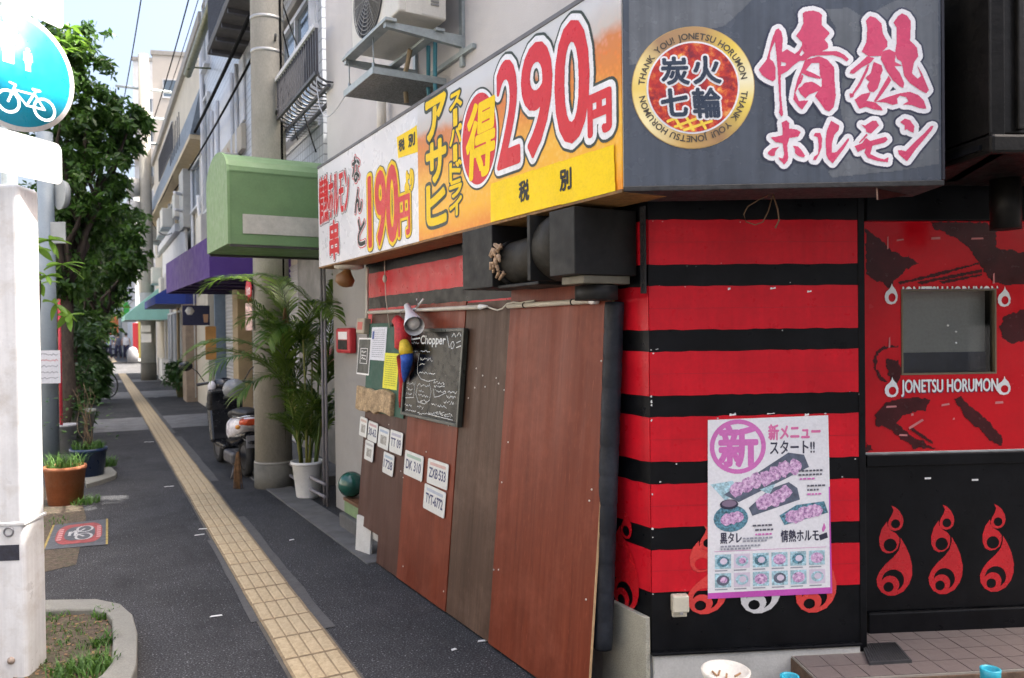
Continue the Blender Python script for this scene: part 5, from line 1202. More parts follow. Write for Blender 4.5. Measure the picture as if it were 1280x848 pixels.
# ---- potted palm
pp0 = G(381, 625); pp0 = Vector((pp0.x, pp0.y+.12, 0))
palm = thing('potted_palm', 'tall feathery palm in a fluted white pot beside the concrete pole', 'potted palm', pp0)
prof = [(.0,.0),(.105,.0),(.112,.02),(.148,.33),(.155,.335),(.165,.34),(.165,.365),(.152,.368),(.146,.34),(.13,.31),(0,.31)]
vs = MB(); n = 40
vs.lathe(prof, n); vs.v = [((x*(1+.012*math.cos(20*math.atan2(y, x))) if .02 < z < .33 else x), (y*(1+.012*math.cos(20*math.atan2(y, x))) if .02 < z < .33 else y), z) for x, y, z in vs.v]
vs.build('pot', mat('pot_white', (.74,.74,.73), .35, .04, 6, dirt=.12, dirtcol=(.4,.38,.33)), palm, T(*pp0))
MB().lathe([(0,.318),(.14,.312)], 20).build('soil', mat('soil', (.045,.03,.02), .95, .4, 30, .3, 90, .5, 50), palm, T(*pp0))
palm_g = leafmat('palm_leaf', (.045,.115,.016), (.17,.25,.04), .36, .38); stem_y = mat('palm_stem', (.24,.25,.06), .5, .3, 10)
def frond(base, az, lean, L_, ll, droop=1.0, n=20, wid=.021):
    q = MB(); h = Vector((math.cos(az), math.sin(az), 0)); pts = []; p = Vector(base); ang = lean
    for i in range(n+1):
        pts.append(p.copy()); t = i/n
        p = p + (h*math.sin(ang)+UP(math.cos(ang)))*(L_/n); ang += droop*(.0+.15*t*t)
    q.tube(pts, [.007*(1-.8*i/n)+.0015 for i in range(n+1)], 5)
    side = Vector((-h.y, h.x, 0))
    for i in range(7 if L_ > 1.6 else 4, n+1):
        for sub in (0, .5):
            t = (i+sub)/n
            if t > 1: continue
            a = pts[min(n, i)].lerp(pts[min(n, i+1)], sub) if i < n else pts[n]
            tg = (pts[min(n,i+1)]-pts[max(0,i-1)]).normalized()
            l2 = ll*math.sin(PI*min(.98, (t-.12)*.85+.12))**.6*(1 if t < .85 else .75)
            for sg in (-1, 1):
                dr = (side*sg*.75+tg*.65+UP(-.12+random.uniform(-.12,.08))).normalized()
                nn = tg.cross(dr).normalized(); wd = tg.cross(nn).normalized()*0+ (dr.cross(nn)).normalized()*wid*.5
                m1 = a+dr*l2*.5+UP(.0); e_ = a+dr*l2+UP(-l2*l2*.55)
                q.add([a, m1-wd, e_, m1+wd], [(0,1,2,3)])
    return q
def frond2(base, az, lean, L_, ll, droop, n=18, wid=.022):
    q = MB(); h = Vector((math.cos(az), math.sin(az), 0)); pts = []; p = Vector(base); ang = lean
    for i in range(n+1):
        pts.append(p.copy()); p = p + (h*math.sin(ang)+UP(math.cos(ang)))*(L_/n); ang += droop/n*(.5+1.0*i/n)
    q.tube(pts, [.006*(1-.8*i/n)+.0015 for i in range(n+1)], 5)
    side = Vector((-h.y, h.x, 0))
    for i in range(3, n):
        for sub in (0, .5):
            t = (i+sub)/n; a = pts[i].lerp(pts[i+1], sub); tg = (pts[i+1]-pts[i-1]).normalized()
            l2 = ll*(math.sin(PI*(.18+.74*t)))**.8*random.uniform(.85,1.1)
            for sg in (-1, 1):
                if random.random() < .04: continue
                dr = (side*sg*.62+tg*.72+UP(.10+random.uniform(-.12,.1))).normalized(); nn = tg.cross(dr).normalized(); wd = dr.cross(nn).normalized()*wid*.5
                m1 = a+dr*l2*.38; m2 = a+dr*l2*.72-UP(l2*.10); e_ = a+dr*l2-UP(l2*.30)
                q.add([a-wd*.3, a+wd*.3, m1+wd, m2+wd*.8, e_, m2-wd*.8, m1-wd], [(0,1,2,6),(6,2,3,5),(5,3,4)])
    return q
rp = random.Random(11)
canes = []
for k in range(13):
    a = rp.uniform(0,6.28); r_ = rp.uniform(.02,.09); h_ = rp.uniform(.95,1.75); ln = rp.uniform(.05,.2)
    b_ = pp0+Vector((r_*math.cos(a), r_*math.sin(a), .31)); top = b_+Vector((ln*math.cos(a), ln*math.sin(a), h_-.31)); canes.append((b_, top, a))
    MB().tube([b_, b_.lerp(top,.5)+Vector((.01,0,0)), top], [.013,.010,.007], 7).build('cane', stem_y if k % 3 else mat('palm_stem_green', (.10,.16,.04), .5, .2), palm)
# long arching fronds: (azimuth, start lean, length, total bend)
for k, (az, ln, L_, dr_) in enumerate(((3.15,.25,1.05,2.3),(3.5,.5,1.05,2.2),(3.9,.35,1.0,2.4),(2.9,.55,.95,1.9),(3.3,.1,1.15,1.9),(4.4,.4,.9,2.4),(4.0,.7,.95,2.0),(3.6,.85,.95,1.6),(.1,.2,1.0,1.6),(5.9,.35,.95,1.9),(.4,.1,1.05,1.3),(5.3,.5,.85,2.2),(1.6,.2,1.05,1.7),(2.2,.3,1.0,1.8),(4.8,.15,.95,1.6),(3.0,.05,1.15,1.2),(0.0,.05,1.05,1.0),(5.6,.1,1.0,1.2))):
    c_ = canes[k % len(canes)]; frond2(c_[1]-UP(.05), az+rp.uniform(-.1,.1), ln, L_*1.12, .34, dr_).build('frond', palm_g, palm)
# lower, bushier foliage
for k in range(32):
    c_ = canes[k % len(canes)]; p_ = c_[0].lerp(c_[1], rp.uniform(.15,.8)); frond2(p_, rp.uniform(0,6.28), rp.uniform(.1,.45), rp.uniform(.4,.7), rp.uniform(.16,.24), rp.uniform(.7,1.7), 14, .016).build('frond', palm_g, palm)
dry = mat('dry_leaf', (.22,.12,.055), .9, .4, 20)
def tuft(c, L_, n, spread, m, name, label, cat, top=True):
    q = MB()
    for k in range(n):
        a = random.uniform(0,6.28); r_ = random.uniform(.3,1)*spread; e_ = Vector(c)+Vector((r_*math.cos(a), r_*math.sin(a), -L_*random.uniform(.7,1)))
        mid = Vector(c).lerp(e_, .5)+Vector((random.uniform(-.015,.015), random.uniform(-.015,.015), 0)); q.tube([Vector(c)+Vector((r_*.2*math.cos(a), r_*.2*math.sin(a),0)), mid, e_], [.003,.004,.002], 4)
    o = q.build(name, m); return tag(o, label, cat)
tuft(D(297,565,8.25), .56, 40, .05, dry, 'dried_frond', 'bundle of dry brown palm fibre hanging beside the scooter wheel', 'dried frond')
tuft(D(356,385,7.75), .40, 26, .04, dry, 'dried_frond', 'dry tan palm frond hanging before the concrete pole', 'dried frond')
# pipes at the wall behind the pot
gp_ = mat('lilac_grey_pipe', (.22,.21,.23), .5, .1)
wp_ = thing('wall_conduit', 'pair of grey pipes running down the wall behind the palm pot', 'pipe', SP(4.85,.0,0))
for k in range(2): MB().tube([SP(4.70+.10*k,-.05,0), SP(4.70+.10*k,-.05,2.8)], .013, 10).build('pipe', gp_, wp_)
for z_ in (.10,.22): MB().tube([SP(4.68,-.02,z_), SP(5.2,.0,z_+.0), SP(5.7,.04,z_+.05)], .016, 8).build('pipe', gp_, wp_)

# ---- scooter
sc0 = G(303, 599); SCM = T(sc0.x, sc0.y+.15, 0) @ RZ(math.atan2(dS.y, dS.x)+.10)
blkp = mat('scooter_black', (.012,.013,.016), .22, .2, 6, spec=.6); whp = mat('scooter_white', (.72,.70,.74), .25, .04); rub = mat('tyre', (.018,.018,.018), .8, .2, 30); chrome = mat('chrome', (.5,.5,.5), .2, .1, metal=.9); eng = mat('engine_grey', (.10,.10,.11), .45, .2, metal=.5)
sct = thing('motor_scooter', 'black and white motor scooter parked behind the concrete pole', 'scooter', Vector((sc0.x, sc0.y+.15, 0)))
for x in (.0, 1.22):
    wh = torus(MB(), (x,0,.225), .175, .05, (0,1,0)).build('tyre', rub, sct, SCM); MB().tube([(x,-.035,.225),(x,.035,.225)], .135, 24).build('rim', eng, wh, SCM)
def loft(secs, n=20, e=2.6):
    q = MB(); vs_ = []; fs_ = []
    for (x, w_, h_, z_) in secs:
        for k in range(n):
            a = 2*PI*k/n; c_, s_ = math.cos(a), math.sin(a); vs_.append((x, w_*math.copysign(abs(c_)**(2/e), c_), z_+h_*math.copysign(abs(s_)**(2/e), s_)))
    for i in range(len(secs)-1):
        for k in range(n): k2 = (k+1) % n; fs_.append((i*n+k, (i+1)*n+k, (i+1)*n+k2, i*n+k2))
    fs_ += [tuple(range(n)), tuple(reversed(range((len(secs)-1)*n, len(secs)*n)))]
    q.add(vs_, fs_, True); q.sm[-1] = q.sm[-2] = False; return q
loft([(-.26,.05,.03,.66),(-.22,.09,.06,.645),(-.08,.135,.10,.60),(.12,.155,.13,.55),(.30,.15,.15,.52),(.44,.10,.14,.48)]).build('rear_cowl', whp, sct, SCM)
loft([(-.16,.06,.03,.50),(-.02,.11,.07,.46),(.2,.135,.10,.42),(.45,.12,.10,.40)]).build('engine_cover', blkp, sct, SCM)
loft([(-.30,.05,.012,.42),(-.22,.07,.02,.44),(-.05,.08,.02,.47)]).build('rear_fender', blkp, sct, SCM)
MB().tube([(-.22,-.13,.70),(-.30,-.10,.72),(-.30,.10,.72),(-.22,.13,.70),(.0,.15,.70)], .011, 8).build('grab_rail', chrome, sct, SCM)
MB().box(-.10,.09,.16,.30,.19,.30).build('engine', eng, sct, SCM, bev=.03)
MB().tube([(-.12,-.15,.27),(.25,-.15,.25)], [.06,.05], 14).build('exhaust', chrome, sct, SCM)
MB().box(.36,-.17,.28,.82,.17,.34).build('footboard', blkp, sct, SCM, bev=.02)
loft([(-.20,.05,.02,.73),(-.12,.11,.045,.735),(.10,.135,.055,.735),(.30,.13,.05,.70),(.44,.09,.04,.67)]).build('seat', mat('seat_vinyl', (.014,.014,.015), .45, .1), sct, SCM)
tl_ = loft([(-.275,.06,.022,.655),(-.25,.095,.04,.65),(-.17,.125,.05,.645)]).build('tail_light', mat('tail_orange', (.62,.09,.03), .2), sct, SCM)
for sg in (1,-1): MB().ball((-.22,.15*sg,.60), .04,.03,.025, 12, 8).build('turn_signal', mat('signal_amber', (.7,.28,.03), .2), sct, SCM)
MB().box(-.27,-.07,.36,-.255,.07,.50).build('number_plate_holder', mat('plate_grey', (.2,.2,.22), .5), sct, SCM, bev=.004)
MB().prism([(.78,.32),(.86,.30),(1.00,.60),(1.02,.86),(.94,.98),(.86,.95),(.90,.70)], -.21, .21, Matrix(((1,0,0,0),(0,0,1,0),(0,1,0,0),(0,0,0,1)))).build('leg_shield', blkp, sct, SCM, bev=.05, seg=3)
MB().tube([(1.12,0,.36),(1.22,0,.42),(1.34,0,.40)], [.07,.09,.06], 12).build('front_fender', blkp, sct, SCM)
MB().tube([(1.22,0,.24),(1.04,0,.70),(.95,0,.98)], .03, 10).build('fork', eng, sct, SCM)
MB().tube([(.90,.34,1.02),(.95,.15,1.04),(.98,0,1.03),(.95,-.15,1.04),(.90,-.34,1.02)], .018, 10).build('handlebar', blkp, sct, SCM)
MB().ball((1.0,0,1.0), .12,.15,.09, 18, 10).build('headlamp_cowl', blkp, sct, SCM); MB().ball((.93,.16,.99), .05,.05,.07, 12, 8).build('side_cover', whp, sct, SCM)
for sg in (1,-1):
    mr = MB().tube([(.95,.24*sg,1.05),(.97,.32*sg,1.18),(.97,.40*sg,1.24)], .007, 6).build('mirror_stem', blkp, sct, SCM); MB().ball((.97,.45*sg,1.25), .03,.085,.06, 14, 8).build('mirror', blkp, mr, SCM)
MB().tube([(.02,.12,.2),(-.12,.2,.02)], .012, 6).build('kick_stand', eng, sct, SCM)
hm = D(293, 487, 9.35)
he = thing('helmet', 'grey helmet hanging by the scooter seat', 'helmet', hm)
MB().ball(hm, .135,.135,.13, 20, 12).build('shell', mat('helmet_grey', (.20,.21,.22), .25, .2), he); MB().tube([hm+Vector((-.1,-.08,-.09)), hm+Vector((.1,-.08,-.09))], .02, 8).build('rim', bk, he)
# ---- kerb-side things on the left
# white steel post with signs
wp0 = D(31, 700, 3.62)
steel_w = mat('post_white', (.66,.67,.69), .35, .08, 4, .03, 60, dirt=.5, dirtcol=(.34,.29,.23), dscale=5, streak=.12)
PT = Fr((wp0.x, wp0.y, 0), Vector((.995,.10,0)))
topz = D(30, 228, 3.6).z
wpo = thing('white_post', 'white square steel post in the left foreground', 'post', (wp0.x-.15, wp0.y, 0))
MB().box(-.30, -.1, -.20, .0, topz, .0).build('shaft', steel_w, wpo, PT.M, bev=.022, seg=4)
zs_ = D(40, 656, 3.6).z; MB().box(-.304, zs_-.008, -.204, .005, zs_+.008, .004).build('seam_band', steel_w, wpo, PT.M, bev=.003)
zr = D(11, 665, 3.6); lr = PT.inv(11, 665); torus(MB(), (lr[0], lr[1], .002), .02, .004, (0,0,1), 20, 6).build('eyelet', mat('eyelet_grey', (.18,.18,.2), .4, metal=.6), wpo, PT.M)
a_, b_ = PT.inv(-40, 703), PT.inv(24, 681); MB().box(a_[0], a_[1], .0, b_[0], b_[1], .002).build('black_tape', mat('tape_navy', (.018,.02,.035), .6, .4, 40), wpo, PT.M)
a_ = PT.inv(14, 826); MB().lathe([(0,.014),(.012,.012),(.018,.0)], 12, T(a_[0], a_[1], 0)).build('bolt', mat('bolt_rust', (.30,.24,.2), .5), wpo, PT.M)
MB().box(-.36, -.1, -.26, .012, -.02, .06).build('base_plate', steel_w, wpo, PT.M)
# round blue sign and blank plates, turned toward the pavement
sgc = D(20, 88, 3.70); SG = Fr((sgc.x, sgc.y, 0), Vector((.25,.97,0)).normalized() if False else Vector((.47,.88,0)))
scx, scz = SG.inv(20, 88)
blue = mat('sign_blue', (.012,.40,.62), .35, .05)
bs = thing('round_blue_sign', 'round blue shared path sign with white walkers and bicycle', 'traffic sign', SG.w(scx, scz-.3))
def sdisc(r, z0, z1, name, m, par): return MB().lathe([(0,z1),(r,z1),(r,z0),(0,z0)], 56, SG.M @ T(scx, scz, 0)).build(name, m, par)
sd = sdisc(.285, -.004, .0, 'disc', wht, bs); sdisc(.262, .0, .0015, 'blue_face', blue, bs)
Rw = Ras(scx-.26, scz-.26, scx+.26, scz+.26, .002)
f_ = lambda P: [(scx+(a-165)/155*.262, scz-(b-320)/262*.262) for a, b in P]   # from the zoomed photograph
def man(cx, cy, k):
    Rw.circ(cx, cy+.108*k, .026*k)
    Rw.fill([(cx-.045*k,cy+.085*k),(cx+.045*k,cy+.085*k),(cx+.055*k,cy-.02*k),(cx+.035*k,cy-.02*k),(cx+.03*k,cy-.13*k),(cx-.03*k,cy-.13*k),(cx-.035*k,cy-.02*k),(cx-.055*k,cy-.02*k)])
man(scx-.035, scz+.135, .86); man(scx+.055, scz+.065, .42)
bcx, bcy = scx+.045, scz-.125
for sg in (-1, 1):
    for a in np.linspace(0, 2*PI, 29)[:-1]:
        pass
    Rw.stroke([(bcx+sg*.085+.05*math.cos(a), bcy-.03+.05*math.sin(a)) for a in np.linspace(0, 2*PI, 25)], .013)
for P in ([(-.085,-.03),(-.05,.055),(-.075,.06)],[(-.06,.03),(.04,.03),(.085,-.03)],[(-.06,.03),(.0,-.03),(.085,-.03)],[(.0,-.03),(.045,.05),(.065,.055)],[(.03,.055),(.06,.055)]): Rw.stroke([(bcx+a, bcy+b) for a, b in P], .011)
Rw.mb(.003).build('pictogram', wht, sd, SG.M)['kind'] = 'stuff'
MB().tube([SG.w(scx, scz-.1, -.03), SG.w(scx, scz+.1, -.03)], .03, 10).build('clamp', stl, bs)
PL = Fr(D(40, 190, 3.66).xy.to_3d(), Vector((.25,.97,0)))
a_, b_ = PL.inv(78, 232), PL.inv(76, 181)
def rplate(fr, x0, y0, x1, y1, z0, z1, r):
    P = []
    for (cx, cy, a0_) in ((x1-r,y1-r,0),(x0+r,y1-r,90),(x0+r,y0+r,180),(x1-r,y0+r,270)):
        for k in range(6): a = R_(a0_+18*k); P.append((cx+r*math.cos(a), cy+r*math.sin(a)))
    return MB().prism(P, z0, z1)
pl1 = rplate(PL, a_[0]-.62, a_[1], a_[0], b_[1], -.003, .0, .035).build('blank_sign_plate', steel_w, None, PL.M); tag(pl1, 'blank white plate with rounded corners under the round blue sign', 'sign plate')
PL2 = Fr(D(60, 20, 3.95).xy.to_3d(), Vector((.25,.97,0))); a_ = PL2.inv(79, 38); pl2 = rplate(PL, a_[0]-.7, a_[1], a_[0], a_[1]+.42, .0, .003, .03).build('blank_sign_plate', steel_w, None, PL2.M); tag(pl2, 'blank white plate at the top edge above the round blue sign', 'sign plate')
# sign pole carrying the plates, behind the white post
sp0 = SG.w(scx, 0, -.07)
spo = thing('sign_pole', 'slim grey steel pole carrying the round blue sign', 'pole', (sp0.x, sp0.y, 0)); MB().tube([(sp0.x,sp0.y,-.1),(sp0.x,sp0.y,3.6)], .035, 16).build('shaft', stl, spo)
MB().tube([(sp0.x,sp0.y,-.0),(sp0.x,sp0.y,.06)], .06, 16).build('base_collar', stl, spo)
# grey post farther back with notice card and round mirror backs
gq = G(59, 577); gq = Vector((gq.x, gq.y+.08, 0))
gpo = thing('grey_post', 'blue grey steel post behind the terracotta pot', 'post', gq)
MB().tube([gq-UP(.05), gq+UP(2.0), gq+UP(4.3)], [.105,.10,.095], 24).build('shaft', mat('post_bluegrey', (.26,.31,.35), .5, .1, 5, dirt=.3), gpo); MB().tube([gq+UP(1.25), gq+UP(1.29)], .107, 24).build('band', stl, gpo)
nc = D(60, 459, 9.9); NCF = Fr((nc.x, nc.y, 0), Vector((.94,.34,0)))
x0, y0, x1, y1 = fbox(NCF, 44, 438, 75, 480)
no = thing('notice_card', 'white handwritten notice card tied to the grey post', 'notice', NCF.w(x0, y0))
MB().box(x0, y0, -.004, x1, y1, .0).build('card', pw, no, NCF.M)
for k, m_ in enumerate((greyink, mat('red_ink', (.55,.2,.22), .7), greyink, greyink, greyink)):
    Rn = Ras(x0, y0, x1, y1, .004); yy = y1-(k+.7)/5.6*(y1-y0); Rn.stroke([(x0+(x1-x0)*(.1+.8*i/14), yy+random.uniform(-.012,.012)) for i in range(15)], .009); Rn.mb(.001).build('handwriting', m_, no, NCF.M)
mr = thing('round_mirror', 'back of a round grey traffic mirror on the grey post', 'mirror', gq+UP(3.2))
mc = D(74, 243, 10.2); MB().tube([mc, mc+Vector((.05,.06,0))], [.20,.17], 32).build('back', mat('mirror_grey', (.36,.38,.38), .5), mr); mc = D(72, 290, 10.2); MB().box(mc.x-.12, mc.y, mc.z-.15, mc.x+.10, mc.y+.02, mc.z+.13).build('side_plate', mat('mirror_grey', (.36,.38,.38)), mr, bev=.004)
# planted kerb bed in the foreground
grassm = leafmat('weed_leaf', (.03,.10,.015), (.10,.20,.03), .3, .5)
def blades(q, cx, cy, z, n, rad, h, w_=.006):
    for k in range(n):
        a = random.uniform(0,6.28); r_ = rad*math.sqrt(random.random()); p = Vector((cx+r_*math.cos(a), cy+r_*math.sin(a), z)); b = random.uniform(0,6.28)
        d_ = Vector((math.cos(b), math.sin(b), 0)); hh = h*random.uniform(.4,1); s_ = Vector((-d_.y, d_.x, 0))*w_*random.uniform(.5,1.2)
        q.add([p-s_, p+s_, p+d_*hh*.3+UP(hh*.65)+s_*.7, p+d_*hh*.3+UP(hh*.65)-s_*.7, p+d_*hh*.75+UP(hh*.9)], [(0,1,2,3),(3,2,4)])
outer = [G(x, y, .09) for x, y in ((20,752),(60,749),(120,748),(150,754),(166,768),(172,790),(171,830),(160,860),(135,885),(60,905),(-10,905))]
inner = [G(x, y, .09) for x, y in ((20,766),(60,762),(112,761),(132,766),(140,775),(141,800),(139,828),(128,842),(105,858),(60,870),(-10,870))]
kbm = MB(); n = len(outer)
V_ = [p for p in outer]+[p for p in inner]+[Vector((p.x,p.y,-.02)) for p in outer]+[Vector((p.x,p.y,.0)) for p in inner]
F_ = []
for i in range(n-1): F_ += [(i,i+1,n+i+1,n+i),(2*n+i,2*n+i+1,i+1,i),(n+i,n+i+1,3*n+i+1,3*n+i)]
kbm.add(V_, F_); kerbm = mat('kerb_concrete', (.20,.20,.18), .9, .15, 5, .12, 120, .3, 90, dirt=.4, dscale=5)
pk = thing('planting_bed', 'small weedy planting bed with rounded concrete kerb in the left foreground', 'planting bed', G(110,800))
kb1 = kbm.build('kerb', kerbm, pk, bev=.012)
soilm = mat('bed_soil', (.075,.055,.038), .95, .5, 25, .4, 70, .8, 40, dirt=.6, dirtcol=(.05,.07,.025), dscale=14)
MB().add([Vector((p.x,p.y,.055)) for p in inner]+[Vector((p.x-.6,p.y,.055)) for p in (inner[-1], inner[0])], [tuple(range(n+2))]).build('soil', soilm, pk)
wq = MB()
for k in range(90):
    c_ = G(random.uniform(20,135), random.uniform(770,850), .055); blades(wq, c_.x, c_.y, .05, 9, .05, .035, .003)
for (x, y, nn, r_, h) in ((133,770,70,.07,.07),(131,805,70,.06,.08),(118,835,120,.10,.10),(95,840,90,.1,.08),(70,770,60,.12,.05),(100,845,100,.14,.09)): c_ = G(x, y, .055); blades(wq, c_.x, c_.y, .05, nn, r_, h, .005)
tag(wq.build('weeds', grassm, pk), kind='stuff')
lf_ = MB()
for k in range(220):
    c_ = G(random.uniform(15,138), random.uniform(766,850), .055); b = random.uniform(0,6.28); s_ = random.uniform(.006,.018); d_ = Vector((math.cos(b), math.sin(b), random.uniform(-.2,.2)))*s_; e_ = Vector((-math.sin(b), math.cos(b), random.uniform(-.3,.3)))*s_*.5; c_.z = .06
    lf_.add([c_-d_, c_+e_, c_+d_, c_-e_], [(0,1,2,3)])
tag(lf_.build('leaf_litter', mat('litter_brown', (.20,.12,.06), .9, .5, 40), pk), kind='stuff')
# no bicycle parking mat
q4 = [G(x, y, .004) for x, y in ((66,657),(135,649),(135,681),(53,688))]
mt = thing('no_parking_mat', 'dark ground sticker with red ring and white bicycle on the pavement', 'ground sticker', q4[0])
def mq(a, b, z=.0): return q4[3].lerp(q4[2], a).lerp(q4[0].lerp(q4[1], a), b)+UP(z)
base_ = MB().add([mq(0,0),mq(1,0),mq(1,1),mq(0,1)]+[mq(0,0,.003),mq(1,0,.003),mq(1,1,.003),mq(0,1,.003)], [(4,5,6,7),(0,1,5,4),(1,2,6,5),(2,3,7,6),(3,0,4,7)]).build('sheet', mat('mat_grey', (.07,.075,.085), .8, .2, 20, .2, 90), mt)
def mpoly(P, z, m, name): return MB().add([mq(a, b, z) for a, b in P], [tuple(range(len(P)))]).build(name, m, base_)
yl = mat('mat_yellow', (.28,.21,.06), .8, .3, 20); mred = mat('mat_red', (.24,.05,.05), .8, .3, 20); mwh = mat('mat_white', (.36,.36,.36), .8, .3, 20)
mpoly([(0,0),(.035,0),(.035,1),(0,1)], .004, yl, 'yellow_edge'); mpoly([(.965,0),(1,0),(1,1),(.965,1)], .004, yl, 'yellow_edge')
def rr_(x0, y0, x1, y1, rx, ry):
    P = []
    for (cx, cy, a0_) in ((x1-rx,y1-ry,0),(x0+rx,y1-ry,90),(x0+rx,y0+ry,180),(x1-rx,y0+ry,270)):
        for k in range(6): a = R_(a0_+18*k); P.append((cx+rx*math.cos(a), cy+ry*math.sin(a)))
    return P
mpoly(rr_(.13,.12,.90,.90,.2,.3), .005, mred, 'red_ring'); mpoly(rr_(.27,.24,.78,.78,.14,.22), .006, mat('mat_grey', (.07,.075,.085)), 'ring_centre')
bq = MB()
def mstroke(P, w_, z):
    for i in range(len(P)-1):
        a, b = mq(*P[i], z), mq(*P[i+1], z); d_ = (b-a).normalized(); s_ = Vector((-d_.y, d_.x, 0))*w_; bq.add([a-s_, b-s_, b+s_, a+s_], [(0,1,2,3)])
for (cx, cy) in ((.60,.36),(.60,.66)): mstroke([(cx+.13*math.cos(a), cy+.12*math.sin(a)) for a in np.linspace(0,2*PI,17)], .009, .0072)
mstroke([(.60,.36),(.45,.5),(.60,.66)], .009, .0078); mstroke([(.45,.4),(.45,.62),(.37,.5)], .009, .0084); mstroke([(.36,.42),(.36,.58)], .011, .009)
bq.build('bicycle_mark', mwh, base_)
for (x0_, x1_) in ((.16,.24),(.81,.88)):
    q = MB()
    for k in range(6): b = .28+.08*k; q.add([mq(x0_,b,.0075),mq(x1_,b,.0075),mq(x1_,b+.05,.0075),mq(x0_,b+.05,.0075)], [(0,1,2,3)])
    tag(q.build('faded_lettering', mat('mat_pink', (.45,.22,.22), .8), base_), kind='stuff')
# pots, buckets
def pot(name, label, c, r0, r1, h, m, plant=True):
    o = thing(name, label, 'pot', c)
    MB().lathe([(0,0),(r0,0),(r1,h*.9),(r1*1.06,h*.9),(r1*1.06,h),(r1*.93,h),(r1*.9,h*.85),(0,h*.85)], 28, T(*c)).build('pot', m, o); MB().lathe([(0,h*.88),(r1*.9,h*.86)], 16, T(*c)).build('soil', MC['soil'], o); return o
tc_ = G(70, 634); tc_.y += .16
o_ = pot('terracotta_pot', 'weathered terracotta pot with grass at the pavement edge', tc_, .15, .18, .37, mat('terracotta', (.33,.11,.045), .85, .2, 6, .1, 60, .1, dirt=.45, dirtcol=(.35,.22,.15), dscale=4))
q = MB(); blades(q, tc_.x, tc_.y, .33, 260, .17, .2, .004); tag(q.build('grass', grassm, o_), kind='stuff')
bc_ = G(101, 603); bc_.y += .17
o_ = pot('blue_pot', 'dark blue planter pot behind the terracotta pot', bc_, .15, .185, .36, mat('blue_glaze', (.012,.03,.09), .35, .2, 6))
q = MB(); blades(q, bc_.x, bc_.y, .33, 240, .17, .14, .006); tag(q.build('grass', grassm, o_), kind='stuff')
tw = MB()
for k in range(9):
    a = random.uniform(0,6.28); p = bc_+UP(.33); pts = [p]
    for i in range(6): p = p+Vector((random.uniform(-.05,.05)-.01, random.uniform(-.05,.05), random.uniform(.08,.16))); pts.append(p)
    tw.tube(pts, [.007*(1-i/8) for i in range(7)], 5)
tw.build('twigs', mat('twig', (.16,.11,.07), .9, .3), o_)
q = MB()
for k in range(120):
    c_ = bc_+Vector((random.gauss(-.05,.16), random.gauss(0,.16), random.uniform(.4,1.0))); b = random.uniform(0,6.28); s_ = random.uniform(.02,.045); d_ = Vector((math.cos(b), math.sin(b), random.uniform(-.5,.4)))*s_; e_ = Vector((-math.sin(b), math.cos(b), random.uniform(-.4,.4)))*s_*.4
    q.add([c_-d_, c_+e_, c_+d_, c_-e_], [(0,1,2,3)])
tag(q.build('leaves', grassm, o_), kind='stuff')
for (px, py, r_, h, lb, m_) in ((82,566,.15,.40,'grey white plastic bucket behind the blue pot',mat('bucket_grey', (.42,.43,.45), .5, .15, 5, dirt=.3)),(100,553,.21,.50,'large pale bucket with lid between the pot plants and the shrub',mat('bucket_pale', (.45,.46,.45), .5, .15, 5, dirt=.3))):
    c_ = G(px, py); o_ = thing('bucket', lb, 'bucket', c_); MB().lathe([(0,0),(r_*.8,0),(r_,h*.92),(r_*1.07,h*.92),(r_*1.07,h),(r_*.9,h),(r_*.85,h*.9),(0,h*.9)], 24, T(*c_)).build('tub', m_, o_)
    MB().tube([c_+Vector((r_*1.05*math.cos(a), r_*.2, h*.9-r_*.6*math.sin(a))) for a in np.linspace(0,PI,12)], .006, 6).build('handle', stl, o_)
c_ = G(124, 584); tag(MB().lathe([(0,0),(.05,0),(.05,.16),(.02,.21),(.02,.24),(0,.24)], 16, T(*c_)).build('water_bottle', mat('bottle_plastic', (.40,.43,.45), .2, .1)), 'clear plastic bottle standing beside the blue pot', 'bottle')
kp = [G(x, y, .05) for x, y in ((104,592),(122,580),(140,584),(146,590),(144,594),(126,600),(108,605))]
tag(MB().add(kp+[Vector((p.x,p.y,0)) for p in kp], [tuple(reversed(range(7)))]+[(i,(i+1)%7,7+(i+1)%7,7+i) for i in range(7)]).build('kerb_stub', kerbm, bev=.01), 'pale rounded concrete kerb end around the tree pit', 'kerb end')
q = MB()
for (x, y, n_, r_, h) in ((128,588,260,.16,.16),(105,629,200,.14,.09),(118,590,120,.15,.12),(60,655,60,.2,.05)): c_ = G(x, y); blades(q, c_.x, c_.y, .0 if y > 600 else .045, n_, r_, h, .005)
tag(q.build('verge_weeds', grassm), 'green weeds growing around the kerb side pots', 'weeds', kind='stuff')
rs_ = D(75, 440, 10.9); tag(MB().tube([(rs_.x,rs_.y,0),(rs_.x,rs_.y,2.15)], .02, 10).build('red_stake', mat('stake_red', (.5,.03,.05), .5, .1)), 'thin red stake standing behind the grey post', 'stake')
# tree pit soil along the kerb
o_ = MB().add([(u_, s_, .003) for u_, s_ in ((-1.2,5.9),(-.15,6.4),(-.1,8.0),(-.2,9.6),(-.9,10.2),(-1.2,10.2))], [tuple(range(6))]).build('tree_pit_soil', soilm, None, FST.M); tag(o_, kind='structure')
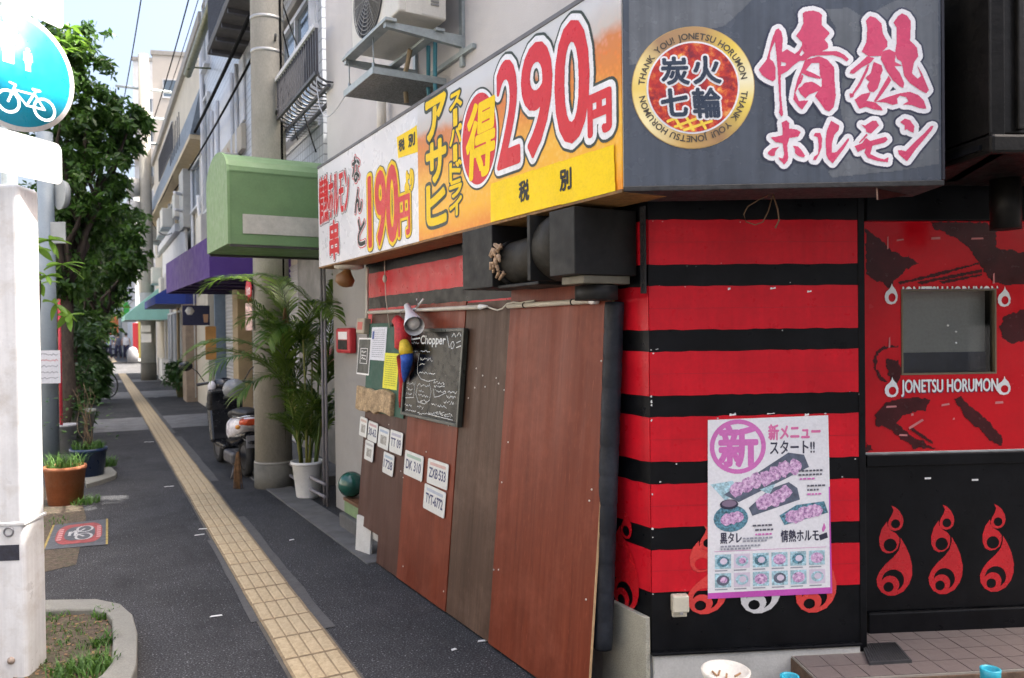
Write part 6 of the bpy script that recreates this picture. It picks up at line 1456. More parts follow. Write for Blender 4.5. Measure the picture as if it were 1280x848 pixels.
# ================================================================== NEIGHBOURING BUILDINGS ALONG THE STREET
TF = Fr(ST(0, 2.15), -dS)
def Fu(u): return Fr(ST(0, u), -dS)
def sx(px, u=2.15): return Fu(u).inv(px, 414)[0]          # facade x (= -s) seen at a pixel column
gtile, N, L, B = nodes_of('grey_wall_tile')
tc = N.new('ShaderNodeTexCoord').outputs['Object']
br_ = N.new('ShaderNodeTexBrick'); br_.offset = 0; br_.inputs['Scale'].default_value = 1; br_.inputs['Brick Width'].default_value = .11; br_.inputs['Row Height'].default_value = .11; br_.inputs['Mortar Size'].default_value = .008
br_.inputs['Color1'].default_value = (.50,.53,.57,1); br_.inputs['Color2'].default_value = (.44,.47,.52,1); br_.inputs['Mortar'].default_value = (.20,.22,.25,1)
L.new(tc, br_.inputs['Vector']); L.new(br_.outputs['Color'], B.inputs['Base Color']); B.inputs['Roughness'].default_value = .3
bp_ = N.new('ShaderNodeBump'); bp_.inputs['Strength'].default_value = .4; bp_.inputs['Distance'].default_value = .01; bp_.invert = True; L.new(br_.outputs['Fac'], bp_.inputs['Height']); L.new(bp_.outputs['Normal'], B.inputs['Normal'])
beige = mat('beige_wall', (.52,.48,.40), .85, .08, 1.5, .04, 90, .1, dirt=.3, dirtcol=(.32,.29,.24), dscale=.8, streak=.08)
whitew = mat('white_wall', (.66,.66,.65), .8, .06, 1.5, .03, 90, .08, dirt=.25, dirtcol=(.45,.44,.42), dscale=.8, streak=.08)
palew = mat('pale_siding', (.60,.62,.66), .6, .05, 1.5, streak=.06)
slate_r = mat('slate_tiles', (.13,.16,.19), .6, .25, 5, .2, 50, .4, 20)
winm = mat('street_glass', (.10,.13,.16), .06, .2, .7, spec=.8); alu = mat('alu_white', (.55,.56,.58), .4, .06); dkf = mat('dark_rail', (.06,.06,.07), .45, .1)
def bx(x0, y0, z0, x1, y1, z1, name, m, par, fr, bev=0): return MB().box(x0, y0, z0, x1, y1, z1).build(name, m, par, fr.M, bev=bev)
def window(fr, par, x0, y0, x1, y1, z, n=2, fm=None):
    fm = fm or alu
    q = MB(); t = .05
    q.box(x0,y0,z,x0+t,y1,z+.06).box(x1-t,y0,z,x1,y1,z+.06).box(x0+t,y0,z,x1-t,y0+t,z+.06).box(x0+t,y1-t,z,x1-t,y1,z+.06)
    for k in range(1, n): c = x0+(x1-x0)*k/n; q.box(c-t*.5,y0+t,z,c+t*.5,y1-t,z+.055)
    w_ = q.build('window', fm, par, fr.M); MB().box(x0+t,y0+t,z+.01,x1-t,y1-t,z+.02).build('pane', winm, w_, fr.M)
    MB().box(x0-.04,y0-.05,z,x1+.04,y0-.004,z+.10).build('window_sill', fm, w_, fr.M); return w_
def railing(fr, par, x0, x1, y0, y1, z, step=.14, m=None, curve=False):
    m = m or dkf
    MB().box(x0,y1,z-.025,x1,y1+.045,z+.025).build('handrail', alu, par, fr.M, bev=.005); MB().box(x0,y0,z-.015,x1,y0+.03,z+.015).build('bottom_rail', m, par, fr.M)
    n = int((x1-x0)/step); me = MB().box(-.011,0,-.011,.011,y1-y0-.03,.011).mesh('baluster'); me.materials.append(m)
    for k in range(n+1): mkobj('baluster', me, m, par, fr.M @ T(x0+(x1-x0)*k/n, y0+.03, z))
# ---- building A: grey tiled house next to the restaurant
xA0, xA1 = -17.95, sx(408)
bA = thing('grey_tiled_house', 'three storey grey tiled house with balconies beside the corner restaurant', 'building', ST(12, 3))
HA = 9.3
bx(xA0, 2.75, -6, xA1, HA, 0, 'upper_wall', gtile, bA, TF)
bx(xA1-.3, 0, -6, xA1+1.6, 5.0, -.7, 'sun_gap_filler', conc, bA, TF)  # unseen filler added to stop sun passing between the two houses
bx(xA0, HA, -6.1, xA1+.1, HA+.25, .12, 'parapet', conc, bA, TF)
bx(xA0+.02, 0, -6, xA1-.02, 2.745, -.35, 'ground_floor_wall', beige, bA, TF)
for (px, z_) in ((330,6.3),(365,6.4)): x_ = sx(px); window(TF, bA, x_-.5, z_, x_+.5, z_+1.2, .002, 2)
for px in (274, 281, 300, 306): x_ = sx(px); MB().tube([(x_,2.8,.07),(x_,6.0,.07)], .035, 8).build('downpipe', alu, bA, TF.M)
for (px, z_) in ((276,3.35),(302,4.0)): x_ = sx(px); bx(x_-.38, z_, .08, x_+.38, z_+.55, .38, 'air_unit', acm, bA, TF, .02)
# right part: window band with balcony of curved bars
xr0, xr1 = sx(338), sx(404)
bx(xr0-.1, 3.85, .002, xr1, 5.32, .02, 'window_recess', palew, bA, TF)
window(TF, bA, xr0+.05, 3.95, xr0+1.25, 5.28, .022, 2); window(TF, bA, xr0+1.35, 3.95, xr1-.06, 5.28, .022, 2)
bx(xr0-.12, 5.33, .0, xr1+.05, 5.42, .12, 'lintel', conc, bA, TF, .01)
xr0, xr1 = sx(340,1.73), sx(401,1.73)
railing(TF, bA, xr0, xr1, 3.88, 4.28, .42, .085)
bal = MB()
for k in range(20):
    x_ = xr0+(xr1-xr0)*k/19; bal.tube([(x_,3.92,.42),(x_,3.86,.40),(x_,3.83,.34),(x_,3.83,.02)], .010, 6)
bal.build('curved_bars', dkf, bA, TF.M)['kind'] = 'stuff'
bx(xr0, 3.79, .30, xr1, 3.815, .33, 'floor_slat', dkf, bA, TF); bx(xr0, 3.79, .16, xr1, 3.815, .19, 'floor_slat', dkf, bA, TF)
# left part: projecting balcony with dark soffit, white panels, gutter
xl0, xl1 = sx(265,1.65), sx(335,1.65)
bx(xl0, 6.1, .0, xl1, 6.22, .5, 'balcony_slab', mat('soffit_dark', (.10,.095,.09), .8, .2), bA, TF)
railing(TF, bA, xl0, xl1, 6.24, 7.2, .47, .12)
for k in range(8): bx(xl0+(xl1-xl0)*(k+.5)/8-.03, 6.04, .02, xl0+(xl1-xl0)*(k+.5)/8+.03, 6.098, .48, 'soffit_joist', dkf, bA, TF)
xl0, xl1 = sx(272), sx(312)
bx(xl0, 5.0, .002, xl1, 6.03, .04, 'white_panel', palew, bA, TF, .01)
bx(xl0, 4.55, .002, xl1, 4.95, .08, 'sign_band', beige, bA, TF, .01)
Rb = Ras(xl0, 4.6, xl1, 4.9, .01); Rb.stroke([(xl0+.6+.14*k, 4.75+.09*math.sin(k*1.7)) for k in range(16)], .05); Rb.mb(.083).build('faded_script', mat('script_brown', (.34,.22,.14), .7), bA, TF.M)
window(TF, bA, xl0+.4, 3.5, xl0+1.8, 4.4, .002, 2); window(TF, bA, xl0+2.2, 3.5, xl1-.2, 4.4, .002, 2)
window(TF, bA, xA0+.2, 4.2, xA0+.9, 6.6, .002, 1); window(TF, bA, xA0+.2, 7.2, xA0+.9, 8.6, .002, 1)
grn_p = mat('gutter_green', (.10,.11,.05), .4, .15)
MB().tube([(sx(240,1.75),6.95,.40),(sx(260,1.75),6.97,.40),(sx(310,1.75),7.0,.40)], .075, 16).build('gutter_pipe', grn_p, bA, TF.M)
for px in (244, 262, 284): x_ = sx(px,1.75); MB().tube([(x_,6.95,.02),(x_,6.92,.40),(x_,6.86,.46)], .018, 6).build('gutter_bracket', grn_p, bA, TF.M)
MB().tube([(xA0+.05,2.8,.06),(xA0+.05,7.7,.06)], .045, 10).build('downpipe', alu, bA, TF.M); MB().tube([(xA0+1.2,4.4,.3),(xA0+1.0,4.0,.25),(xA0+1.3,3.5,.2),(xA0+2.4,3.4,.15),(xA0+2.9,3.6,.1)], .035, 10).build('loose_hose', wht, bA, TF.M)
# shop fronts below: shutters, pillars
shut, N, L, B = nodes_of('shutter_grey')
B.inputs['Base Color'].default_value = (.45,.44,.42,1); B.inputs['Roughness'].default_value = .5
shutb = mat('shutter_blue', (.12,.20,.30), .5, .1)
def shutter(x0, x1, y0, y1, z, m, par, fr):
    q = MB(); n = int((y1-y0)/.075)
    for k in range(n): a = y0+k*.075; q.add([(x0,a,z),(x1,a,z),(x1,a+.045,z+.022),(x0,a+.045,z+.022),(x1,a+.075,z),(x0,a+.075,z)], [(0,1,2,3),(3,2,4,5)])
    o = q.build('shutter', m, par, fr.M); o['kind'] = 'stuff'; return o
for (pa, pb_, m_) in ((262,283,shut),(291,318,shut),(320,345,shut),(247,260,shutb)):
    shutter(sx(pa), sx(pb_), .05, 2.6, -.345, m_, bA, TF)
tanp = mat('tan_pillar', (.42,.32,.19), .7, .1)
for pa, pb_ in ((283.5,290),(318,320)): bx(sx(pa)+.02, 0, -.349, sx(pb_)-.02, 2.7, -.1, 'pillar', tanp, bA, TF, .01)
bx(sx(260.5), 0, -.34, sx(261.5), 2.6, -.12, 'pillar', mat('steel_blue', (.15,.2,.26), .5), bA, TF)
bx(sx(345), 0, -.34, xA1-.05, 2.7, -.3, 'shop_board', mat('dim_board', (.20,.19,.17), .7, .3, 3), bA, TF)
bx(sx(372), 1.5, -.299, sx(392), 2.0, -.27, 'poster_frame', mat('poster_dim', (.35,.36,.38), .5, .3, 4), bA, TF); bx(sx(372), 1.25, -.299, sx(392), 1.45, -.27, 'poster_strip', mat('poster_rose', (.35,.06,.1), .5, .3, 6), bA, TF)
# plinth / step
bx(sx(300), -.02, -.3, xA1-.1, .10, .02, 'shop_step', conc_d, bA, TF, .01)

# ---- canopies
def canopy_wedge(name, label, s0x, s1x, z_hi, z_lo, zf_lo, d_, m, fr, side=None):
    o = thing(name, label, 'awning', fr.w((s0x+s1x)/2, zf_lo, d_))
    P = [(0, zf_lo), (d_, zf_lo), (d_, z_lo), (0, z_hi)]
    q = MB()
    f = lambda x: [(x, P[1][1], P[1][0]), (x, P[2][1], P[2][0]), (x, P[3][1], P[3][0]), (x, P[0][1], P[0][0])]
    A_, B_ = f(s0x), f(s1x)
    MB().add([A_[0],B_[0],B_[1],A_[1]], [(0,1,2,3)]).build('valance', m, o, fr.M)
    MB().add([A_[1],B_[1],B_[2],A_[2]], [(0,1,2,3)]).build('top', m, o, fr.M)
    MB().add([B_[0],B_[3],B_[2],B_[1]], [(0,1,2,3)]).build('side_panel', side or m, o, fr.M)
    MB().add([A_[0],A_[1],A_[2],A_[3]], [(0,1,2,3)]).build('side_panel', side or m, o, fr.M)
    q = MB()
    for x in np.linspace(s0x+.02, s1x-.02, 5): q.tube([(x, zf_lo+.03, .02),(x, zf_lo+.03, d_-.02),(x, z_lo-.02, d_-.02)], .015, 6)
    q.tube([(s0x+.02, zf_lo+.03, d_-.02),(s1x-.02, zf_lo+.03, d_-.02)], .015, 6); q.build('frame_rods', alu, o, fr.M)
    return o
# green barrel canopy over the restaurant's side entrance: axis square to the wall
tn, tf_ = 3.72, 4.73
# solve depth of the near front corner from the photograph
gn = None
zb_c = 2.38
pn = D(288, 305, 6.42); pf_ = D(262, 318, 7.27)
CF = Fr((pn.x, pn.y, 0), Vector((pn.x-pf_.x, pn.y-pf_.y, 0)))     # front (street) face of the canopy, x<0 is farther
Lc = (Vector((pn.x-pf_.x, pn.y-pf_.y, 0))).length
zb_c = (pn.z+pf_.z)/2; zt_c = D(300, 180, 6.42).z
gcan = thing('green_canopy', 'green barrel shaped door canopy with a pale blank band behind the white sign', 'canopy', pn)
green_l = mat('canopy_green', (.125,.225,.095), .6, .14, 3, .05, 60, .25, 5, dirt=.35, dirtcol=(.17,.26,.15), dscale=2.0)
hC = zt_c-zb_c; arch = []
for k in range(13):
    a = PI*k/12; arch.append((-Lc/2+Lc/2*math.cos(a), zb_c+hC*.72+hC*.28*math.sin(a)))
poly = [(0, zb_c)]+arch+[(-Lc, zb_c)]
dC = 1.05
MB().prism(poly, -dC, -.0005).build('shell', green_l, gcan, CF.M)
fr_poly = [(p[0]*1.0, p[1]) for p in poly]
MB().prism([(-Lc/2+(p[0]+Lc/2)*1.012, zb_c+(p[1]-zb_c)*1.012) for p in poly], .0, .02).build('front_rim', mat('canopy_green_light', (.16,.28,.12), .5, .08), gcan, CF.M)
for (yy_, zz_) in ((zb_c+hC*.735,.0),): MB().box(.0008, yy_-.006, -dC, .003, yy_+.006, -.001).build('seam', mat('canopy_seam', (.10,.19,.075), .6), gcan, CF.M)
bz0, bz1 = D(350,288,6.3).z, D(350,263,6.3).z
MB().box(.001, bz0, -.95, .006, bz1, -.10).build('blank_band', mat('band_pale', (.46,.46,.40), .7, .12, 8, dirt=.3), gcan, CF.M)
MB().box(-.03, zb_c-.02, -dC, -.005, zb_c-.001, .0).box(-Lc+.005, zb_c-.02, -dC, -Lc+.03, zb_c-.001, .0).build('lower_frame', mat('canopy_frame', (.05,.05,.045), .5), gcan, CF.M)
# purple box awning
pn2 = D(262, 347, 10.7); pf2 = D(208, 367, 14.9)
PUF = Fr((pn2.x, pn2.y, 0), Vector((pn2.x-pf2.x, pn2.y-pf2.y, 0))); Lp = Vector((pn2.x-pf2.x, pn2.y-pf2.y, 0)).length; zp = (pn2.z+pf2.z)/2
purple = mat('purple_canvas', (.075,.030,.20), .7, .08, 2, .04, 60)
pua = thing('purple_awning', 'deep purple box awning over the shuttered shop', 'awning', pn2)
MB().box(-Lp, zp, -.02, 0, zp+.56, .0).build('valance', purple, pua, PUF.M); MB().box(-.02, zp+.002, -1.6, 0.0, zp+.558, -.021).build('side_panel', purple, pua, PUF.M)
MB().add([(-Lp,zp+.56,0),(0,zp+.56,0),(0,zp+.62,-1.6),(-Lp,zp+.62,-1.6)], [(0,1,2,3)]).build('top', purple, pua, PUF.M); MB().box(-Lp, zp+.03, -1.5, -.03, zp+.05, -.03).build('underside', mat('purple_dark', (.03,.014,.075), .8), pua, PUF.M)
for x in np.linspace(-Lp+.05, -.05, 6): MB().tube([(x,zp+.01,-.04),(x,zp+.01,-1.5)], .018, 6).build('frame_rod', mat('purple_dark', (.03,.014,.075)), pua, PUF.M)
# blue awning and teal awning farther on
xb0, xb1 = sx(206), sx(246)
bluec = mat('blue_canvas', (.018,.045,.27), .7, .1, 2); tealc = mat('teal_canvas', (.28,.55,.47), .6, .1, 2)
canopy_wedge('blue_awning', 'bright blue canvas awning beyond the purple awning', sx(224), sx(246), 3.15, 2.55, 2.35, .9, bluec, TF)
canopy_wedge('teal_awning', 'pale teal awning sloping out behind the second utility pole', sx(200), sx(212), 3.4, 2.25, 2.1, 1.3, tealc, TF)

# ---- building B: eaved building
xB0, xB1 = sx(196), -18.0
bB = thing('eaved_building', 'beige two storey building with slate eave and white sign panel', 'building', ST(22, 4))
bx(xB0, 0, -7, xB1, 8.3, 0, 'wall', beige, bB, TF); 
MB().add([(xB0-.1,5.9,.30),(xB1+.05,5.9,.30),(xB1+.05,7.0,.06),(xB0-.1,7.0,.06)], [(0,1,2,3)]).add([(xB1+.05,5.9,.30),(xB1+.05,5.9,0),(xB1+.05,7.0,0),(xB1+.05,7.0,.06)], [(0,1,2,3)]).build('slate_eave', slate_r, bB, TF.M)
bx(xB0-.1, 5.80, .0, xB1+.05, 5.895, .31, 'eave_soffit', mat('soffit_beige', (.46,.38,.26), .8, .1), bB, TF); bx(xB0-.15, 8.3, -7.1, xB1+.05, 8.55, .1, 'parapet', conc, bB, TF)
for (a, b) in ((.12,.38),(.45,.68),(.75,.97)): xa_, xb_ = xB0+(xB1-xB0)*a, xB0+(xB1-xB0)*b; window(TF, bB, xa_, 4.55, xb_, 5.6, .002, 2)
xs0 = sx(232); bx(sx(212), 3.35, .12, sx(243), 4.25, .18, 'sign_panel', whitew, bB, TF, .01); bx(sx(212), 4.3, .1, sx(236), 4.5, .3, 'balcony_wall', whitew, bB, TF, .01)
bx(sx(240), 4.2, .05, sx(245.5), 5.6, .25, 'duct_box', mat('duct_grey', (.36,.36,.34), .6, .1), bB, TF, .01); bx(sx(236), 4.6, .1, sx(239), 5.2, .35, 'air_unit', acm, bB, TF, .02)
for z_ in (4.6, 5.0): MB().tube([(sx(243),z_,.05),(sx(246),z_,.45)], .035, 8).build('vent_pipe', alu, bB, TF.M)
# clutter on the facade: air units, pipes, rails, meters
for (px, z_, pr) in ((214,4.75,.35),(222,4.75,.4),(230,2.75,.45),(218,2.8,.4),(206,3.4,.4),(202,5.0,.4)):
    x_ = sx(px); bx(x_-.4, z_, pr-.3, x_+.35, z_+.55, pr, 'air_unit', acm, bB, TF, .02); bx(x_-.45, z_-.05, .0, x_+.4, z_-.01, pr+.02, 'unit_shelf', stl, bB, TF)
for px in (209, 216.5, 225, 233.5, 245.8): x_ = sx(px); MB().tube([(x_,.1,.05),(x_,3.2,.05),(x_+.05,5.7,.05)], .04, 8).build('downpipe', alu if px != 225 else tanp, bB, TF.M)
railing(TF, bB, sx(204), sx(222), 7.1, 7.9, .05, .22)
for k in range(7): bx(sx(247)-.15-.42*k, 6.1, .31, sx(247)-.12-.42*k, 6.9, .33, 'eave_batten', dkf, bB, TF)
# ground floor: glazed shop front
for (pa, pb_) in ((212,219),(220,228),(229,240)): window(TF, bB, sx(pa), .35, sx(pb_), 2.3, .002, 1, alu)
bx(sx(241), 0, .0, sx(246), 2.6, .25, 'pier', mat('pier_brown', (.26,.2,.15), .7, .2), bB, TF)
# blue hanging sign and orange board
hs = D(245, 393, 14.2); HF = Fr((hs.x, hs.y, 0), Vector((.93,.36,0)))
x0, y0, x1, y1 = fbox(HF, 228, 382, 262, 407)
hsn = thing('navy_hanging_sign', 'navy projecting shop sign with a cup picture under the purple awning', 'sign', HF.w(x0, y0))
MB().box(x0, y0, -.12, x1, y1, 0).build('box', mat('navy_face', (.012,.016,.075), .35), hsn, HF.M, bev=.01)
MB().lathe([(0,.004),(.08,.003),(.08,0)], 6, T(x0+(x1-x0)*.27, y0+(y1-y0)*.72, .0)).build('badge_print', wht, hsn, HF.M); MB().prism([(x0+(x1-x0)*.78,y0+.05),(x0+(x1-x0)*.92,y0+.05),(x0+(x1-x0)*.95,y0+.20),(x0+(x1-x0)*.75,y0+.20)], 0, .004).build('cup_print', mat('cup_tan', (.55,.33,.22), .5), hsn, HF.M)
ob_ = D(264, 430, 13.2); OF = Fr((ob_.x, ob_.y, 0), Vector((.93,.36,0))); x0, y0, x1, y1 = fbox(OF, 257, 408, 270, 450)
tag(MB().box(x0, y0, -.03, x1, y1, 0).build('orange_board', mat('orange_board', (.50,.25,.07), .6, .15, 5), None, OF.M, bev=.01), 'orange tan board hanging by the shutters under the purple awning', 'board')
# ---- small row beyond and plants at shop fronts
leaf_d = leafmat('shrub_leaf', (.020,.060,.014), (.06,.14,.03), .25, .4)
def leafcloud(q, c, r, n, s0_, s1_, squash=(1,1,1), shell=.5, up=.25):
    c = Vector(c)
    for k in range(n):
        d_ = Vector((random.gauss(0,1), random.gauss(0,1), random.gauss(0,1))).normalized(); rr = r*(shell+(1-shell)*random.random()) if random.random() < .75 else r*random.random()
        p = c+Vector((d_.x*squash[0], d_.y*squash[1], d_.z*squash[2]))*rr
        nrm = (d_*.6+Vector((random.gauss(0,.5), random.gauss(0,.5), random.gauss(0,.5)+up))).normalized(); t = nrm.cross(Vector((random.gauss(0,1), random.gauss(0,1), random.gauss(0,1)))).normalized(); b = nrm.cross(t)
        l_ = random.uniform(s0_, s1_); w_ = l_*.24; e_ = p+t*l_-UP(l_*.25)
        q.add([p-t*l_*.1, p+t*l_*.4+b*w_, e_, p+t*l_*.4-b*w_], [(0,1,2,3)])
sh0 = G(232, 496); sb = thing('potted_shrub', 'round green shrub in a pot before the far shutters', 'potted plant', sh0)
q = MB()
for k in range(26): leafcloud(q, sh0+Vector((random.uniform(-.5,.35), random.uniform(-.3,.4), random.uniform(.35,.85))), .2, 60, .09, .17)
q.build('foliage', leaf_d, sb); MB().lathe([(0,0),(.2,0),(.26,.36),(.28,.36),(.28,.40),(.22,.38),(0,.36)], 20, T(*sh0)).build('pot', mat('olive_pot', (.12,.12,.05), .6, .2), sb)
for (px, py, lb) in ((272,512,'low dark tray standing before the blue shutter'),):
    c_ = G(px, py); tag(MB().box(-.3,-.15,0,.3,.2,.14).build('low_tray', mat('tray_dark', (.03,.035,.05), .5), None, T(*c_) @ RZ(math.atan2(dS.y,dS.x)), bev=.02), lb, 'tray')
# low white slatted bench-like box by the far shop
wb = G(212, 476); wbb = thing('white_planter_box', 'white slatted box before the far shop window', 'planter box', wb); WM_ = T(*wb) @ RZ(math.atan2(dS.y,dS.x))
for k in range(5): MB().box(-.9,-.3,.08+.15*k,.9,-.27,.20+.15*k).build('slat', whitew, wbb, WM_)
MB().box(-.9,-.26,.05,.9,.3,.78).build('box', whitew, wbb, WM_)
# ---- building C and the row beyond the side street
def plain_building(name, label, fr, x0, x1, h, dep, m, z=0, floors=3, wn=4, z0=0, wy=2.8):
    o = thing(name, label, 'building', fr.w((x0+x1)/2, 0, z)); bx(x0, z0, z-dep, x1, h, z, 'wall', m, o, fr); bx(x0-.1, h, z-dep-.1, x1+.1, h+.3, z+.1, 'parapet', conc, o, fr)
    for f_ in range(floors):
        for k in range(wn):
            a = x0+(x1-x0)*(k+.2)/wn; b = x0+(x1-x0)*(k+.8)/wn; window(fr, o, a, wy+1.0+f_*2.9, b, wy+2.3+f_*2.9, z+.002, 2)
    return o
bC = plain_building('cream_house', 'cream narrow house before the side street', TF, sx(190), xB0-.15, 7.6, 7, whitew, .0, 2, 2, wy=2.2)
bx(sx(193), 3.2, .0, sx(191), 6.8, .5, 'oriel', beige, bC, TF, .02)
bD = plain_building('far_white_block', 'far white block beyond the sunlit side street', TF, -66, -52, 10.5, 9, whitew, .0, 3, 5)
bE = plain_building('far_beige_block', 'far beige block behind the far white block', TF, -84, -66.3, 9, 9, beige, .0, 2, 5)
FT = Fr(D(215, 414, 56).xy.to_3d(), Vector((.97,.22,0)))
tw_m = mat('tower_beige', (.50,.46,.41), .85, .06, .5)
tw1 = plain_building('tall_apartment_tower', 'tall pale apartment tower rising behind the street row', FT, -1.0, 9, 21.5, 9, tw_m, 0, 6, 3, wy=3); 
FT2 = Fr(D(190, 414, 70).xy.to_3d(), Vector((.97,.22,0)))
tw2 = plain_building('distant_apartment_tower', 'distant white apartment tower left of the tall pale one', FT2, -1.2, 5, 26, 9, whitew, 0, 7, 2, wy=3)
for k in range(6): bx(-1.2, 5.5+2.9*k, .0, 1.6, 6.4+2.9*k, .9, 'balcony', tw_m, tw2, FT2)
# across the street: row of buildings behind the trees, put in for ambient light and reflections
OF_ = Fr(ST(0, -11.5), dS)
for i, (a, b, h, m_, lb) in enumerate(((-18,-4,8,whitew,'white building across the road, nearest the camera side'),(-3.6,12,9,beige,'beige building across the road behind the white post'),(12.4,30,7.5,whitew,'white building across the road behind the street trees'),(30.4,50,10,beige,'tall beige building far across the road'))):
    plain_building('roadside_building', lb, OF_, a, b, h, 8, m_, 0, 2, 5)
BF = Fr((14,-11,0), Vector((-1,.05,0)))  # unseen blocks behind the camera, added to dim ambient light and reflections
plain_building('grey_light_blocker', 'unseen grey block added behind the viewer to dim the ambient light', BF, 0, 20, 8.5, 8, mat('block_grey', (.30,.30,.30), .8, .1), 0, 2, 6)
plain_building('brown_light_blocker', 'unseen brown block added at the far right to dim the ambient light', Fr((18,-2,0), Vector((.05,-1,0))), -12, 10, 8, 8, mat('block_brown', (.28,.24,.2), .8, .1), 0, 2, 6)
# orange shop at the far end of the street
og = D(118, 420, 78); OGF = Fr((og.x, og.y, 0), Vector((.93,.36,0)))
oo = thing('orange_shopfront', 'far orange shopfront at the end of the street', 'building', OGF.w(0,0))
bx(-5, 0, -4, 5, 3.6, 0, 'wall', beige, oo, OGF); bx(-3.2, 1.6, .0, 3.0, 3.4, 1.2, 'orange_fascia', mat('orange_fascia', (.62,.17,.06), .6, .1), oo, OGF, .05); bx(-2, .2, .01, 2, 1.5, .05, 'shop_window', winm, oo, OGF)
plain_building('street_end_block', 'pale block closing the far end of the street', Fr(D(120,414,92).xy.to_3d(), Vector((.93,.36,0))), -14, 8, 9, 6, whitew, 0, 2, 6)

# ================================================================== SECOND UTILITY POLE, WIRES, SIGNALS
p2 = G(183, 476); p2.y += .2
u2 = thing('far_utility_pole', 'second concrete utility pole farther down the pavement with banded base', 'utility pole', p2)
MB().tube([p2, p2+UP(5), p2+UP(11.5)], [.24,.21,.17], 24).build('shaft', pole_m, u2); MB().tube([p2-UP(.05), p2+UP(.62)], .26, 24).build('base_wrap', mat('wrap_dark', (.09,.085,.07), .8), u2)
MB().tube([p2+UP(.63), p2+UP(3.1)], .255, 24).build('grey_wrap', mat('wrap_grey', (.30,.31,.29), .7, .08), u2)
PFp = Fr((p2.x+.1, p2.y-.25, 0), Vector((1,.1,0))); MB().box(-.22, 1.35, .0, .12, 1.65, .01).build('notice', wht, u2, PFp.M); MB().box(-.22, 1.72, .0, .1, 1.95, .01).build('notice', wht, u2, PFp.M)
for z_ in (8.4, 9.3, 10.3): MB().tube([p2+UP(z_)-uS*.9, p2+UP(z_)+uS*.9], .05, 6).build('cross_arm', stl, u2)
for k in (0,1): MB().tube([p2+UP(5.7+k*.8)-uS*.4, p2+UP(6.3+k*.8)-uS*.4], .22, 14).build('transformer', mat('transformer_grey', (.35,.35,.34), .5), u2)
cab = MC['black_cable']
wires = thing('overhead_wires', 'black overhead wires strung between the two utility poles', 'wires', p2+UP(9))
def sag(a, b, s_, n=14): return [a.lerp(b, k/n)-UP(s_*4*(k/n)*(1-k/n)) for k in range(n+1)]
for (za, zb2, oa, ob2, r_, s_) in ((9.3,9.2,.75,.6,.020,.35),(9.3,9.2,-.75,-.6,.014,.35),(8.4,8.3,.75,.5,.020,.4),(8.4,8.3,0,.0,.014,.4),(10.3,10.0,.8,.6,.012,.3),(6.6,5.9,.4,.2,.03,.25),(6.2,5.4,.5,.25,.02,.25)):
    MB().tube(sag(p2+UP(za)+uS*oa, pb+UP(zb2)+uS*ob2, s_), r_, 6).build('wire', cab, wires)
for (a, b, s_) in ((D(345,0,8.6), D(395,190,7.4), .1), (D(345,40,8.6), D(372,175,8.0), .1), (D(352,0,8.5), D(410,120,7.2), .15)): MB().tube(sag(a, b, s_), .008, 6).build('wire', cab, wires)
MB().tube(sag(p2+UP(6.0)+uS*.2, TF.w(sx(243), 5.9, .3), .2), .012, 6).build('wire', cab, wires); MB().tube(sag(p2+UP(5.6)+uS*.2, TF.w(sx(238), 4.2, .4), .2), .012, 6).build('wire', cab, wires)
tag(MB().tube([SP(4.34,.10,4.3), SP(4.30,.12,4.0), SP(4.2,.14,3.75), SP(4.0,.18,3.55), SP(3.7,.24,3.40), SP(3.3,.32,3.28), SP(2.9,.40,3.21), SP(2.4,.48,3.19)], .0035, 6).build('white_cable', alu), 'thin pale cable looping from the balcony to the drip tray', 'cable')
# ---- far street furniture
fp = G(151, 447); fpo = thing('signal_pole', 'slim grey pole with signs at the far crossing', 'pole', fp); MB().tube([fp, fp+UP(6)], .11, 12).build('shaft', stl, fpo); MB().box(-.5,-.1,2.9,.7,.1,3.9).build('green_sign', mat('sign_green', (.03,.38,.06), .5), fpo, T(*(fp+Vector((.7,.2,0)))))
rdb = G(171, 452); tag(MB().box(-.2,-.05,.5,.25,.05,2.3).build('red_banner', mat('banner_red', (.55,.03,.04), .6), None, T(*rdb), bev=.02), 'tall red banner at the far side street corner', 'banner')
ylb = G(177, 452); tag(MB().box(-.15,-.05,.2,.25,.05,2.9).build('yellow_banner', mat('banner_yellow', (.45,.36,.08), .6), None, T(*ylb), bev=.02), 'tall yellow banner beside the red one at the far corner', 'banner')
wbx = G(166, 453); tag(MB().lathe([(0,0),(.28,0),(.30,.4),(.27,.7),(.17,.85),(0,.92)], 14, T(*wbx)).build('white_bollard', mat('bollard_white', (.22,.22,.23), .6, .1)), 'rounded white bollard stone at the far crossing', 'bollard')
